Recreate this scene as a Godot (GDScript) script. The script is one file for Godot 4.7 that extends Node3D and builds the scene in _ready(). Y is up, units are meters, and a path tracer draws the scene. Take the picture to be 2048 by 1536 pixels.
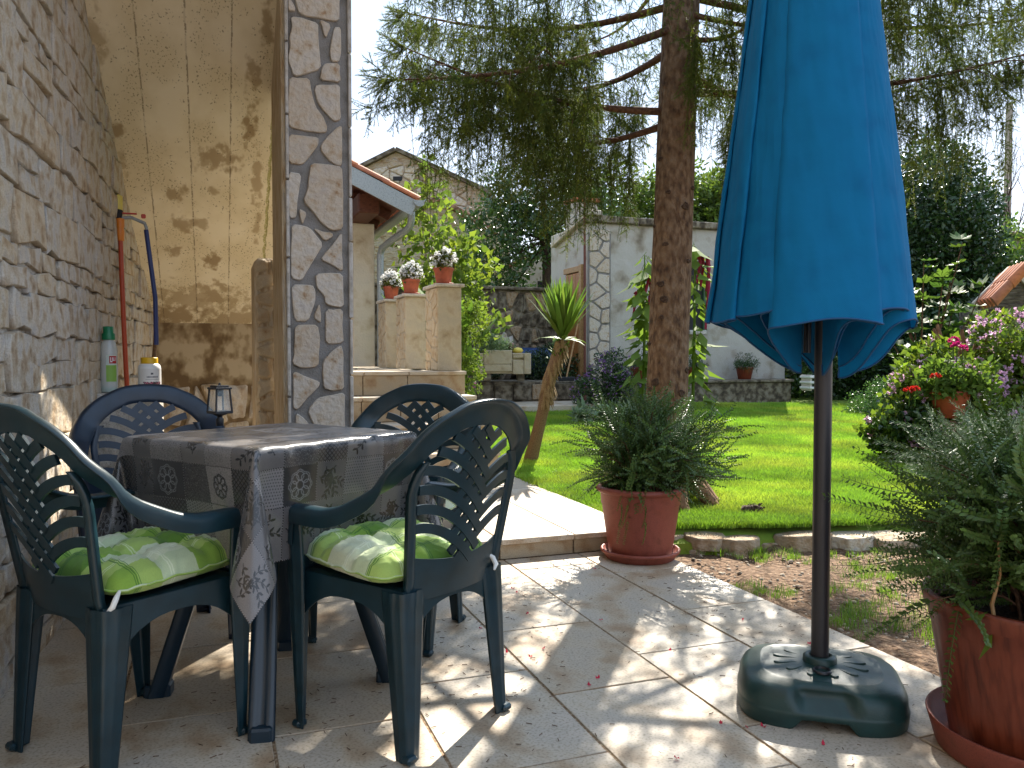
extends Node3D
# A shaded stone terrace with plastic garden chairs, looking out over a sunny lawn.
# Axes: x runs along the house steps, -z leads away into the garden, y is up; metres.

const YAW := 0.3473          # the viewer looks 19.9 degrees off the -z axis
const EYE := 0.98

var rng := RandomNumberGenerator.new()
var M := {}
var T := {}
var taken := {}


func _ready() -> void:
	rng.seed = 7
	view_and_light()
	textures()
	materials()
	build_ground()
	build_house_wall()
	build_staircase_and_pillar()
	build_garden_steps()
	build_porch()
	build_shed()
	build_rear_wall()
	build_far_houses()
	build_furniture()
	build_umbrella()
	build_pots()
	build_spruce()
	build_garden_plants()
	build_far_trees()
	build_grass()
	build_small_things()


func view_and_light() -> void:
	var cam := Camera3D.new()
	cam.name = "camera"
	cam.fov = 50.18
	cam.near = 0.05
	cam.far = 900.0
	cam.position = Vector3(0, EYE, 0)
	cam.rotation = Vector3(deg_to_rad(-1.92), -YAW, 0)
	add_child(cam)
	var sun := DirectionalLight3D.new()
	sun.name = "sun"
	sun.light_energy = 1.6
	sun.light_angular_distance = 0.5
	sun.light_color = Color(1.0, 0.97, 0.915)
	sun.shadow_enabled = true
	var h := deg_to_rad(41.0)
	var flat := spot(0.30, 0.954, 0.0).normalized() * cos(h)
	sun.look_at_from_position(Vector3(flat.x, sin(h), flat.z) * 30.0, Vector3.ZERO)
	add_child(sun)
	var sky := ProceduralSkyMaterial.new()
	sky.sky_top_color = Color(0.72, 0.82, 0.95)
	sky.sky_horizon_color = Color(0.97, 0.98, 1.0)
	sky.sky_curve = 0.16
	sky.ground_bottom_color = Color(0.30, 0.30, 0.25)
	sky.ground_horizon_color = Color(0.62, 0.64, 0.62)
	sky.sun_angle_max = 1.0
	sky.sky_energy_multiplier = 0.80
	var e := Environment.new()
	e.background_mode = Environment.BG_SKY
	e.sky = Sky.new()
	e.sky.sky_material = sky
	e.tonemap_mode = Environment.TONE_MAPPER_LINEAR
	e.tonemap_exposure = 3.05
	e.sdfgi_enabled = true
	e.ssao_enabled = true
	e.ssil_enabled = true
	var w := WorldEnvironment.new()
	w.name = "surroundings"
	w.environment = e
	add_child(w)


# metres to the side of and ahead of the place one stands
func spot(r: float, d: float, y: float) -> Vector3:
	return Vector3(r * cos(YAW) + d * sin(YAW), y, r * sin(YAW) - d * cos(YAW))


func rf(a: float, b: float) -> float:
	return rng.randf_range(a, b)


func rdir() -> Vector3:
	var z := rf(-1, 1)
	var t := rf(0, TAU)
	var s := sqrt(1 - z * z)
	return Vector3(s * cos(t), z, s * sin(t))


# ---------------------------------------------------------------- mesh building
class MB:
	var v := PackedVector3Array()
	var uv := PackedVector2Array()
	var col := PackedColorArray()
	var ix := PackedInt32Array()
	var xf := Transform3D.IDENTITY
	var tint := Color(1, 1, 1)
	var colored := false

	func vert(p: Vector3, t := Vector2.ZERO) -> int:
		v.append(xf * p)
		uv.append(t)
		if colored:
			col.append(tint)
		return v.size() - 1

	func tri(a: int, b: int, c: int) -> void:
		ix.append(a)
		ix.append(b)
		ix.append(c)

	func tri3(a: Vector3, b: Vector3, c: Vector3) -> void:
		var i := vert(a)
		vert(b)
		vert(c)
		tri(i, i + 1, i + 2)

	func quad(a: Vector3, b: Vector3, c: Vector3, d: Vector3, r := Rect2(0, 0, 1, 1)) -> void:
		var i := vert(a, r.position)
		vert(b, Vector2(r.end.x, r.position.y))
		vert(c, r.end)
		vert(d, Vector2(r.position.x, r.end.y))
		tri(i, i + 1, i + 2)
		tri(i, i + 2, i + 3)

	# rows of points, shared so that they shade smoothly
	func grid(rows: Array, loop_u := false, loop_v := false, uvs := true, flip := false) -> int:
		var n: int = rows.size()
		var m: int = rows[0].size()
		var at := v.size()
		for i in n:
			for j in m:
				vert(rows[i][j], Vector2(float(j) / maxf(1, m - 1), float(i) / maxf(1, n - 1)) if uvs else Vector2.ZERO)
		for i in (n if loop_v else n - 1):
			for j in (m if loop_u else m - 1):
				var a := at + i * m + j
				var b := at + i * m + (j + 1) % m
				var c := at + ((i + 1) % n) * m + (j + 1) % m
				var d := at + ((i + 1) % n) * m + j
				if flip:
					tri(a, c, b)
					tri(a, d, c)
				else:
					tri(a, b, c)
					tri(a, c, d)
		return at

	func fan(ring: Array, flip := false) -> void:
		var c := Vector3.ZERO
		for p in ring:
			c += p
		c /= ring.size()
		var o := vert(c)
		for p in ring:
			vert(p)
		for i in ring.size():
			var a := o + 1 + i
			var b := o + 1 + (i + 1) % ring.size()
			if flip:
				tri(o, b, a)
			else:
				tri(o, a, b)

	func box(c: Vector3, s: Vector3, bev := 0.0) -> void:
		var h := s * 0.5
		if bev <= 0.0:
			for ax in 3:
				for sg in [-1.0, 1.0]:
					var n := Vector3.ZERO
					n[ax] = sg * h[ax]
					var a := Vector3.ZERO
					a[(ax + 1) % 3] = h[(ax + 1) % 3]
					var b := Vector3.ZERO
					b[(ax + 2) % 3] = h[(ax + 2) % 3] * sg
					quad(c + n - a - b, c + n - a + b, c + n + a + b, c + n + a - b)
			return
		var i := h - Vector3(bev, bev, bev)
		for ax in 3:
			var p := (ax + 1) % 3
			var q := (ax + 2) % 3
			for sg in [-1.0, 1.0]:
				var n := Vector3.ZERO
				n[ax] = sg * h[ax]
				var a := Vector3.ZERO
				a[p] = i[p]
				var b := Vector3.ZERO
				b[q] = i[q] * sg
				quad(c + n - a - b, c + n - a + b, c + n + a + b, c + n + a - b)
			for sp in [-1.0, 1.0]:
				for sq in [-1.0, 1.0]:
					var e1 := Vector3.ZERO
					e1[p] = sp * h[p]
					e1[q] = sq * i[q]
					var e2 := Vector3.ZERO
					e2[p] = sp * i[p]
					e2[q] = sq * h[q]
					var l := Vector3.ZERO
					l[ax] = i[ax]
					if sp * sq > 0:
						quad(c + e1 - l, c + e1 + l, c + e2 + l, c + e2 - l)
					else:
						quad(c + e2 - l, c + e2 + l, c + e1 + l, c + e1 - l)
		for sx in [-1.0, 1.0]:
			for sy in [-1.0, 1.0]:
				for sz in [-1.0, 1.0]:
					var a := c + Vector3(sx * h.x, sy * i.y, sz * i.z)
					var b := c + Vector3(sx * i.x, sy * h.y, sz * i.z)
					var d := c + Vector3(sx * i.x, sy * i.y, sz * h.z)
					if sx * sy * sz > 0:
						tri3(a, d, b)
					else:
						tri3(a, b, d)

	# a tube along a path; rad is one number or one per point
	func tube(path: Array, rad, sides := 8, caps := true) -> void:
		var n := path.size()
		var rows := []
		var t: Vector3 = (path[1] - path[0]).normalized()
		var u := t.cross(Vector3.UP if absf(t.y) < 0.9 else Vector3.RIGHT).normalized()
		for i in n:
			var nt: Vector3 = (path[mini(i + 1, n - 1)] - path[maxi(i - 1, 0)]).normalized()
			u = (u - nt * u.dot(nt)).normalized()
			var w := nt.cross(u)
			var r: float = rad if rad is float or rad is int else rad[i]
			var row := []
			for k in sides:
				var an := TAU * k / sides
				row.append(path[i] + (u * cos(an) + w * sin(an)) * r)
			rows.append(row)
		grid(rows, true, false)
		if caps:
			fan(rows[0], true)
			fan(rows[n - 1])

	# profile points are (radius, height)
	func lathe(prof: Array, sides := 32, o := Vector3.ZERO, sharp := false) -> void:
		var rows := []
		for p in prof:
			var row := []
			for k in sides:
				var an := TAU * k / sides
				row.append(o + Vector3(cos(an) * p.x, p.y, sin(an) * p.x))
			rows.append(row)
		if sharp:
			for i in rows.size() - 1:
				grid([rows[i], rows[i + 1]], true)
		else:
			grid(rows, true)

	# a stone with an uneven outline lying on a face: o origin, ux uy along the face, n out of it
	func slab(poly: Array, o: Vector3, ux: Vector3, uy: Vector3, n: Vector3, out: float, bev: float, dome := 0.0, back := 0.004) -> void:
		var c := Vector2.ZERO
		for p in poly:
			c += p
		c /= poly.size()
		var r0 := []
		var r1 := []
		var r2 := []
		for p in poly:
			var q: Vector2 = p
			var inn := q + (c - q).limit_length(bev)
			r0.append(o + ux * q.x + uy * q.y - n * back)
			r1.append(o + ux * q.x + uy * q.y + n * (out - bev * 0.7))
			r2.append(o + ux * inn.x + uy * inn.y + n * out)
		grid([r0, r1, r2], true, false, false)
		var top := vert(o + ux * c.x + uy * c.y + n * (out + dome))
		var first := v.size()
		for p in r2:
			vert(p)
		for i in poly.size():
			tri(top, first + i, first + (i + 1) % poly.size())

	func mesh(m: Material = null) -> ArrayMesh:
		var nn := PackedVector3Array()
		nn.resize(v.size())
		for k in range(0, ix.size(), 3):
			var a := ix[k]
			var b := ix[k + 1]
			var c := ix[k + 2]
			var f := (v[c] - v[a]).cross(v[b] - v[a])
			nn[a] += f
			nn[b] += f
			nn[c] += f
		for k in nn.size():
			nn[k] = nn[k].normalized() if nn[k].length_squared() > 1e-20 else Vector3.UP
		var arr := []
		arr.resize(Mesh.ARRAY_MAX)
		arr[Mesh.ARRAY_VERTEX] = v
		arr[Mesh.ARRAY_NORMAL] = nn
		arr[Mesh.ARRAY_TEX_UV] = uv
		if colored:
			arr[Mesh.ARRAY_COLOR] = col
		arr[Mesh.ARRAY_INDEX] = ix
		var am := ArrayMesh.new()
		am.add_surface_from_arrays(Mesh.PRIMITIVE_TRIANGLES, arr)
		if m:
			am.surface_set_material(0, m)
		return am


# ---------------------------------------------------------------- naming
func numbered(called: String) -> String:
	taken[called] = taken.get(called, -1) + 1
	return called if taken[called] == 0 else "%s_%03d" % [called, taken[called]]


func tag(o: Node3D, label: String, category: String, group := "") -> Node3D:
	o.set_meta("label", label)
	o.set_meta("category", category)
	if group:
		o.set_meta("group", group)
	return o


func thing(called: String, label: String, category: String, at := Vector3.ZERO, turn := 0.0, group := "") -> Node3D:
	var o := Node3D.new()
	o.name = numbered(called)
	o.position = at
	o.rotation.y = turn
	add_child(o)
	tag(o, label, category, group)
	return o


func part(called: String, b, m: Material, parent: Node3D, xf := Transform3D.IDENTITY) -> MeshInstance3D:
	var o := MeshInstance3D.new()
	o.name = called
	o.mesh = b.mesh(m) if b is MB else b
	if not b is MB:
		o.material_override = m
	o.transform = xf
	parent.add_child(o, true)
	return o


func solo(called: String, b: MB, m: Material, label: String, category: String, at := Vector3.ZERO, group := "") -> MeshInstance3D:
	var o := MeshInstance3D.new()
	o.name = numbered(called)
	o.mesh = b.mesh(m)
	o.position = at
	add_child(o)
	tag(o, label, category, group)
	return o


func setting(called: String, b: MB, m: Material) -> MeshInstance3D:
	var o := MeshInstance3D.new()
	o.name = numbered(called)
	o.mesh = b.mesh(m)
	add_child(o)
	o.set_meta("kind", "structure")
	return o


func many(called: String, mesh: Mesh, xfs: Array, m: Material, parent: Node3D, tints = null) -> MultiMeshInstance3D:
	var mm := MultiMesh.new()
	mm.transform_format = MultiMesh.TRANSFORM_3D
	mm.use_colors = tints != null
	mm.mesh = mesh
	mm.instance_count = xfs.size()
	var st := 16 if tints != null else 12
	var buf := PackedFloat32Array()
	buf.resize(xfs.size() * st)
	var k := 0
	for i in xfs.size():
		var t: Transform3D = xfs[i]
		buf[k] = t.basis.x.x
		buf[k + 1] = t.basis.y.x
		buf[k + 2] = t.basis.z.x
		buf[k + 3] = t.origin.x
		buf[k + 4] = t.basis.x.y
		buf[k + 5] = t.basis.y.y
		buf[k + 6] = t.basis.z.y
		buf[k + 7] = t.origin.y
		buf[k + 8] = t.basis.x.z
		buf[k + 9] = t.basis.y.z
		buf[k + 10] = t.basis.z.z
		buf[k + 11] = t.origin.z
		if tints != null:
			var c: Color = tints[i]
			buf[k + 12] = c.r
			buf[k + 13] = c.g
			buf[k + 14] = c.b
			buf[k + 15] = 1.0
		k += st
	mm.buffer = buf
	var o := MultiMeshInstance3D.new()
	o.name = called
	o.multimesh = mm
	o.material_override = m
	o.set_meta("kind", "stuff")
	parent.add_child(o, true)
	return o


# ---------------------------------------------------------------- outlines of stones
# cells of a scatter of points inside a w x h face, with joints of the given width
func cells(w: float, h: float, sites: Array, joint: float, wob := 0.006) -> Array:
	var out := []
	for i in sites.size():
		var poly := [Vector2(joint * 0.5, joint * 0.5), Vector2(w - joint * 0.5, joint * 0.5), Vector2(w - joint * 0.5, h - joint * 0.5), Vector2(joint * 0.5, h - joint * 0.5)]
		for j in sites.size():
			if i == j:
				continue
			var dir: Vector2 = sites[j] - sites[i]
			var len := dir.length()
			if len > 1.2:
				continue
			dir /= len
			var lim: float = dir.dot(sites[i]) + len * 0.5 - joint * 0.5
			var nxt := []
			for k in poly.size():
				var a: Vector2 = poly[k]
				var b: Vector2 = poly[(k + 1) % poly.size()]
				var da := dir.dot(a) - lim
				var db := dir.dot(b) - lim
				if da <= 0:
					nxt.append(a)
				if da * db < 0:
					nxt.append(a + (b - a) * (da / (da - db)))
			poly = nxt
			if poly.size() < 3:
				break
		if poly.size() >= 3:
			out.append(rough_edge(poly, wob))
	return out


func rough_edge(poly: Array, wob: float) -> Array:
	var out := []
	for k in poly.size():
		var a: Vector2 = poly[k]
		var b: Vector2 = poly[(k + 1) % poly.size()]
		var l := a.distance_to(b)
		if l < 0.012:
			continue
		var cut := minf(0.18, 0.012 / l)
		out.append(a.lerp(b, cut))
		if l > 0.07:
			out.append(a.lerp(b, rf(0.35, 0.65)) + (b - a).orthogonal().normalized() * rf(-wob, wob))
		out.append(a.lerp(b, 1.0 - cut))
	return out


# stones of a face as parts; three tones of one material family
func stones(polys: Array, o: Vector3, ux: Vector3, uy: Vector3, mats: Array, parent: Node3D, out_a: float, out_b: float, bev: float, dome: float, called := "stone") -> void:
	var n := ux.cross(uy).normalized()
	for p in polys:
		var c := Vector2.ZERO
		for q in p:
			c += q
		c /= p.size()
		var b := MB.new()
		var loc := []
		for q in p:
			loc.append(q - c)
		b.slab(loc, Vector3.ZERO, ux, uy, n, rf(out_a, out_b), bev, dome * rf(0.3, 1.0))
		part(called, b, mats[rng.randi() % mats.size()], parent, Transform3D(Basis.IDENTITY, o + ux * c.x + uy * c.y))


# ---------------------------------------------------------------- textures and materials
func noise(sd: int, freq: float, oct := 4, kind := FastNoiseLite.TYPE_SIMPLEX_SMOOTH) -> FastNoiseLite:
	var n := FastNoiseLite.new()
	n.seed = sd
	n.frequency = freq
	n.noise_type = kind
	n.fractal_octaves = oct
	return n


func ntex(sd: int, freq: float, ramp: Array, oct := 4, size := 512, kind := FastNoiseLite.TYPE_SIMPLEX_SMOOTH) -> NoiseTexture2D:
	var t := NoiseTexture2D.new()
	t.width = size
	t.height = size
	t.seamless = true
	t.noise = noise(sd, freq, oct, kind)
	if ramp:
		var g := Gradient.new()
		var off := PackedFloat32Array()
		var cs := PackedColorArray()
		for r in ramp:
			off.append(r[0])
			cs.append(r[1])
		g.offsets = off
		g.colors = cs
		t.color_ramp = g
	return t


func textures() -> void:
	T.mottle = ntex(3, 0.012, [[0.0, Color(0.72, 0.70, 0.66)], [0.5, Color(0.93, 0.91, 0.88)], [1.0, Color(1, 1, 1)]], 5)
	T.speck = ntex(5, 0.11, [[0.0, Color(0.70, 0.69, 0.66)], [0.45, Color(0.96, 0.95, 0.94)], [1.0, Color(1, 1, 1)]], 3)
	T.tile = ntex(11, 0.010, [[0.0, Color(0.78, 0.67, 0.55)], [0.28, Color(0.90, 0.84, 0.76)], [0.5, Color(0.97, 0.95, 0.91)], [0.75, Color(0.94, 0.93, 0.91)], [1.0, Color(1.0, 0.98, 0.96)]], 6)
	T.stone = ntex(17, 0.012, [[0.0, Color(0.70, 0.58, 0.45)], [0.3, Color(0.88, 0.81, 0.71)], [0.55, Color(0.98, 0.95, 0.90)], [1.0, Color(0.86, 0.86, 0.88)]], 6)
	T.flag = ntex(19, 0.010, [[0.0, Color(0.74, 0.58, 0.42)], [0.16, Color(0.93, 0.87, 0.79)], [0.5, Color(1.0, 0.98, 0.95)], [1.0, Color(0.94, 0.93, 0.93)]], 6)
	T.rough = ntex(23, 0.03, [], 5)
	T.fine = ntex(29, 0.13, [], 4)
	T.soil = ntex(31, 0.05, [[0.0, Color(0.45, 0.36, 0.28)], [0.4, Color(0.78, 0.66, 0.54)], [0.7, Color(0.95, 0.87, 0.78)], [1.0, Color(1, 1, 1)]], 5)
	T.plaster = ntex(37, 0.012, [[0.0, Color(0.76, 0.70, 0.62)], [0.2, Color(0.92, 0.89, 0.84)], [0.5, Color(1, 0.99, 0.97)], [1.0, Color(0.95, 0.95, 0.95)]], 6)
	T.lichen = ntex(41, 0.02, [[0.0, Color(0.34, 0.31, 0.27)], [0.35, Color(0.60, 0.56, 0.50)], [0.6, Color(0.86, 0.83, 0.77)], [1.0, Color(1, 1, 0.98)]], 6)
	T.bark = ntex(43, 0.022, [[0.0, Color(0.38, 0.29, 0.22)], [0.4, Color(0.78, 0.66, 0.54)], [0.7, Color(1, 0.92, 0.82)], [1.0, Color(0.85, 0.82, 0.80)]], 6)
	T.grain = ntex(47, 0.03, [[0.0, Color(0.55, 0.42, 0.30)], [0.5, Color(0.9, 0.82, 0.7)], [1.0, Color(1, 1, 1)]], 4)
	T.turf = ntex(53, 0.02, [[0.0, Color(0.62, 0.66, 0.42)], [0.35, Color(0.85, 0.95, 0.6)], [0.65, Color(1, 1, 0.8)], [1.0, Color(1, 0.9, 0.66)]], 5)
	T.weather = ntex(67, 0.014, [[0.0, Color(0.62, 0.58, 0.51)], [0.24, Color(0.86, 0.83, 0.78)], [0.45, Color(0.97, 0.96, 0.94)], [1.0, Color(1, 1, 1)]], 6)
	T.weave = weave_tex()
	T.fade = ntex(59, 0.015, [[0.0, Color(0.86, 0.88, 0.90)], [0.5, Color(0.96, 0.97, 0.97)], [1.0, Color(1, 1, 1)]], 5)


func weave_tex() -> ImageTexture:
	var im := Image.create(64, 64, false, Image.FORMAT_RGB8)
	for y in 64:
		for x in 64:
			var k := 0.5 + 0.5 * sin(x * TAU / 4.0) * (1.0 if (y / 2) % 2 == 0 else -1.0)
			k = 0.86 + 0.14 * k
			im.set_pixel(x, y, Color(k, k, k))
	return ImageTexture.create_from_image(im)


# colour values are the real reflectances of the surface
func mat(lin: Color, rough: float, o := {}) -> StandardMaterial3D:
	var m := StandardMaterial3D.new()
	var c := Color(lin.r, lin.g, lin.b)
	m.albedo_color = c.linear_to_srgb()
	m.roughness = rough
	m.metallic = o.get("metal", 0.0)
	m.metallic_specular = o.get("spec", 0.5)
	if o.has("tex"):
		m.albedo_texture = o.tex
	if o.has("tex") or o.has("bump"):
		if not o.get("uv", false):
			m.uv1_triplanar = true
			m.uv1_world_triplanar = o.get("world", true)
		var s = o.get("scale", 1.0)
		m.uv1_scale = s if s is Vector3 else Vector3(s, s, s)
		m.uv1_offset = o.get("offset", Vector3.ZERO)
	if o.has("bump"):
		m.heightmap_enabled = true
		m.heightmap_texture = o.bump
		m.heightmap_scale = o.get("relief", 0.2)
	if o.has("tex2"):
		m.detail_enabled = true
		m.detail_albedo = o.tex2
		m.detail_blend_mode = BaseMaterial3D.BLEND_MODE_MUL
		m.detail_uv_layer = BaseMaterial3D.DETAIL_UV_2
		m.uv2_triplanar = true
		m.uv2_world_triplanar = o.get("world", true)
		var s2: float = o.get("scale2", 1.0)
		m.uv2_scale = Vector3(s2, s2, s2)
	if o.has("back"):
		m.backlight_enabled = true
		m.backlight = (o.back as Color).linear_to_srgb()
	if o.get("vc", false):
		m.vertex_color_use_as_albedo = true
	if o.has("sheen"):
		m.rim_enabled = true
		m.rim = o.sheen
		m.rim_tint = 0.6
	if o.has("alpha"):
		m.transparency = BaseMaterial3D.TRANSPARENCY_ALPHA
		m.albedo_color.a = o.alpha
	m.cull_mode = BaseMaterial3D.CULL_DISABLED
	return m


func materials() -> void:
	M.tiles = []
	for k in 4:
		var tone: Color = [Color(0.56, 0.49, 0.405), Color(0.545, 0.49, 0.42), Color(0.51, 0.44, 0.355), Color(0.58, 0.52, 0.445)][k]
		M.tiles.append(mat(tone, 0.55, {"tex": T.tile, "scale": Vector3(0.75, 0.75, 0.6), "offset": Vector3(0.31 * k, 0.17 * k, 0.43 * k), "tex2": T.speck, "scale2": 1.6, "bump": T.rough, "relief": 0.12}))
	M.grout = mat(Color(0.36, 0.315, 0.25), 0.9, {"tex": T.soil, "scale": 2.0})
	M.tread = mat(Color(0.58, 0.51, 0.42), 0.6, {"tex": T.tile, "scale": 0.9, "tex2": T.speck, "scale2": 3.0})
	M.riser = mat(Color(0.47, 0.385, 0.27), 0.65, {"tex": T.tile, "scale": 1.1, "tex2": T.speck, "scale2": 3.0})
	M.rubble = []
	for k in 5:
		var tone: Color = [Color(0.55, 0.54, 0.525), Color(0.57, 0.54, 0.49), Color(0.52, 0.51, 0.50), Color(0.58, 0.53, 0.455), Color(0.57, 0.555, 0.535)][k]
		M.rubble.append(mat(tone, 0.9, {"tex": T.stone, "scale": 1.6, "offset": Vector3(0.2, 0.37, 0.11) * k, "tex2": T.speck, "scale2": 2.6, "bump": T.rough, "relief": 0.5}))
	M.mortar = mat(Color(0.53, 0.52, 0.50), 0.95, {"tex": T.mottle, "scale": 1.2, "tex2": T.speck, "scale2": 2.2, "bump": T.rough, "relief": 0.9})
	M.grey_mortar = mat(Color(0.26, 0.26, 0.265), 0.95, {"tex": T.mottle, "scale": 1.5, "tex2": T.speck, "scale2": 5.0, "bump": T.fine, "relief": 0.25})
	M.flag = []
	for k in 3:
		var tone: Color = [Color(0.55, 0.51, 0.465), Color(0.58, 0.545, 0.50), Color(0.53, 0.475, 0.41)][k]
		M.flag.append(mat(tone, 0.85, {"tex": T.flag, "scale": 2.2, "offset": Vector3(0.3, 0.13, 0.4) * k, "tex2": T.speck, "scale2": 5.0, "bump": T.rough, "relief": 0.5}))
	M.warm_flag = []
	for k in 2:
		M.warm_flag.append(mat([Color(0.56, 0.48, 0.35), Color(0.52, 0.43, 0.30)][k], 0.85, {"tex": T.flag, "scale": 2.0, "offset": Vector3(0.4, 0.2, 0.1) * k, "tex2": T.speck, "scale2": 5.0, "bump": T.rough, "relief": 0.5}))
	M.pale_edge = mat(Color(0.52, 0.50, 0.48), 0.85, {"tex": T.mottle, "scale": 2.0, "bump": T.rough, "relief": 0.5})
	M.sandstone_side = mat(Color(0.60, 0.525, 0.41), 0.9, {"tex": T.stone, "scale": Vector3(4.0, 0.7, 4.0), "bump": T.rough, "relief": 1.2})
	M.concrete = mat(Color(0.40, 0.38, 0.34), 0.9, {"tex": T.mottle, "scale": 0.8, "tex2": T.speck, "scale2": 2.5, "bump": T.rough, "relief": 0.4})
	M.old_concrete = mat(Color(0.29, 0.265, 0.225), 0.95, {"tex": T.lichen, "scale": 0.7, "tex2": T.speck, "scale2": 2.0, "bump": T.rough, "relief": 0.8})
	M.white_wall = mat(Color(0.47, 0.46, 0.435), 0.9, {"tex": T.weather, "scale": 0.28, "tex2": T.speck, "scale2": 1.6, "bump": T.rough, "relief": 0.8})
	M.cream_wall = mat(Color(0.62, 0.56, 0.46), 0.9, {"tex": T.plaster, "scale": 0.5, "tex2": T.speck, "scale2": 3.0, "bump": T.fine, "relief": 0.3})
	M.plinth = mat(Color(0.52, 0.45, 0.34), 0.9, {"tex": T.plaster, "scale": 1.0, "tex2": T.speck, "scale2": 3.0, "bump": T.rough, "relief": 0.4})
	M.coping = mat(Color(0.55, 0.50, 0.43), 0.75, {"tex": T.mottle, "scale": 2.0})
	M.terracotta = mat(Color(0.27, 0.062, 0.038), 0.55, {"tex": T.plaster, "scale": 2.4, "tex2": T.speck, "scale2": 3.0, "bump": T.fine, "relief": 0.05})
	M.brown_pot = mat(Color(0.21, 0.05, 0.026), 0.42, {"tex": T.grain, "scale": Vector3(3.0, 0.5, 3.0), "world": false})
	M.small_pot = mat(Color(0.40, 0.085, 0.035), 0.5, {"tex": T.mottle, "scale": 3.0})
	M.soil = mat(Color(0.055, 0.04, 0.028), 0.98, {"tex": T.soil, "scale": 4.0, "bump": T.rough, "relief": 1.5})
	M.dirt = mat(Color(0.235, 0.18, 0.13), 0.98, {"tex": T.soil, "scale": 1.4, "tex2": T.speck, "scale2": 2.6, "bump": T.rough, "relief": 2.0})
	M.turf = mat(Color(0.17, 0.235, 0.03), 0.95, {"tex": T.turf, "scale": 0.5, "tex2": T.speck, "scale2": 3.0})
	M.gravel = mat(Color(0.42, 0.37, 0.30), 0.9, {"vc": true})
	M.edging = []
	for k in 3:
		M.edging.append(mat([Color(0.46, 0.40, 0.32), Color(0.50, 0.465, 0.41), Color(0.40, 0.33, 0.25)][k], 0.92, {"tex": T.stone, "scale": 2.0, "offset": Vector3(0.3, 0.2, 0.1) * k, "tex2": T.speck, "scale2": 5.0, "bump": T.rough, "relief": 0.9}))
	M.green_plastic = mat(Color(0.009, 0.033, 0.048), 0.33, {"tex": T.mottle, "scale": 2.0, "bump": T.fine, "relief": 0.012})
	M.blue_plastic = mat(Color(0.008, 0.022, 0.048), 0.36, {"tex": T.mottle, "scale": 2.0, "bump": T.fine, "relief": 0.012})
	M.base_plastic = mat(Color(0.010, 0.045, 0.044), 0.42, {"tex": T.mottle, "scale": 2.5, "bump": T.fine, "relief": 0.03})
	M.table_leg = mat(Color(0.008, 0.022, 0.036), 0.32)
	M.canopy = mat(Color(0.004, 0.20, 0.44), 0.8, {"tex": T.fade, "scale": 1.3, "bump": T.rough, "relief": 0.10, "tex2": T.weave, "scale2": 14.0, "back": Color(0.5, 0.5, 0.5), "spec": 0.3})
	M.hem = mat(Color(0.004, 0.06, 0.16), 0.8)
	M.pole = mat(Color(0.028, 0.026, 0.030), 0.38, {"tex": T.speck, "scale": 6.0})
	M.dark_metal = mat(Color(0.012, 0.013, 0.018), 0.4)
	M.zinc = mat(Color(0.34, 0.38, 0.40), 0.45, {"metal": 0.3, "tex": T.speck, "scale": 1.0})
	M.roof_tile = []
	for k in 2:
		M.roof_tile.append(mat([Color(0.50, 0.16, 0.06), Color(0.42, 0.15, 0.075)][k], 0.8, {"tex": T.mottle, "scale": 2.0}))
	M.old_tile = mat(Color(0.36, 0.20, 0.14), 0.85, {"tex": T.lichen, "scale": 0.8})
	M.brown_wood = mat(Color(0.12, 0.035, 0.018), 0.6, {"tex": T.grain, "scale": Vector3(1.0, 6.0, 6.0)})
	M.door_wood = mat(Color(0.40, 0.19, 0.06), 0.55, {"tex": T.grain, "scale": Vector3(8.0, 0.8, 8.0)})
	M.pale_wood = mat(Color(0.45, 0.31, 0.17), 0.6, {"tex": T.grain, "scale": Vector3(6.0, 1.0, 6.0)})
	M.stick = mat(Color(0.20, 0.13, 0.07), 0.7, {"tex": T.grain, "scale": 6.0})
	M.rust = mat(Color(0.15, 0.05, 0.035), 0.8, {"tex": T.mottle, "scale": 5.0})
	M.black = mat(Color(0.012, 0.012, 0.014), 0.8)
	M.bark = mat(Color(0.225, 0.18, 0.14), 0.95, {"tex": T.bark, "scale": Vector3(2.2, 0.9, 2.2), "tex2": T.speck, "scale2": 3.5, "bump": T.rough, "relief": 1.6})
	M.knot = mat(Color(0.085, 0.06, 0.045), 0.95, {"tex": T.bark, "scale": 6.0, "bump": T.rough, "relief": 0.8})
	M.twig = mat(Color(0.13, 0.075, 0.045), 0.9, {"tex": T.bark, "scale": 3.0})
	M.drift = mat(Color(0.24, 0.15, 0.09), 0.9, {"tex": T.bark, "scale": Vector3(3.0, 1.0, 3.0), "bump": T.rough, "relief": 1.0})
	M.dark_bark = mat(Color(0.05, 0.04, 0.033), 0.95, {"tex": T.bark, "scale": 3.0})
	var leaf := func(c: Color, rough: float, back: Color) -> StandardMaterial3D: return mat(c, rough, {"vc": true, "back": back})
	M.needles = leaf.call(Color(0.090, 0.132, 0.021), 0.65, Color(1.0, 1.0, 1.0))
	M.boxleaf = leaf.call(Color(0.068, 0.130, 0.026), 0.40, Color(0.6, 0.6, 0.6))
	M.leaf = leaf.call(Color(0.085, 0.145, 0.022), 0.55, Color(0.9, 0.9, 0.9))
	M.gloss_leaf = leaf.call(Color(0.03, 0.06, 0.018), 0.28, Color(0.5, 0.5, 0.5))
	M.lime_leaf = leaf.call(Color(0.14, 0.22, 0.025), 0.75, Color(1.0, 1.0, 1.0))
	M.yucca_leaf = leaf.call(Color(0.11, 0.195, 0.022), 0.5, Color(0.95, 0.95, 0.95))
	M.grass = leaf.call(Color(0.205, 0.37, 0.026), 0.55, Color(0.85, 0.85, 0.85))
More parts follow.
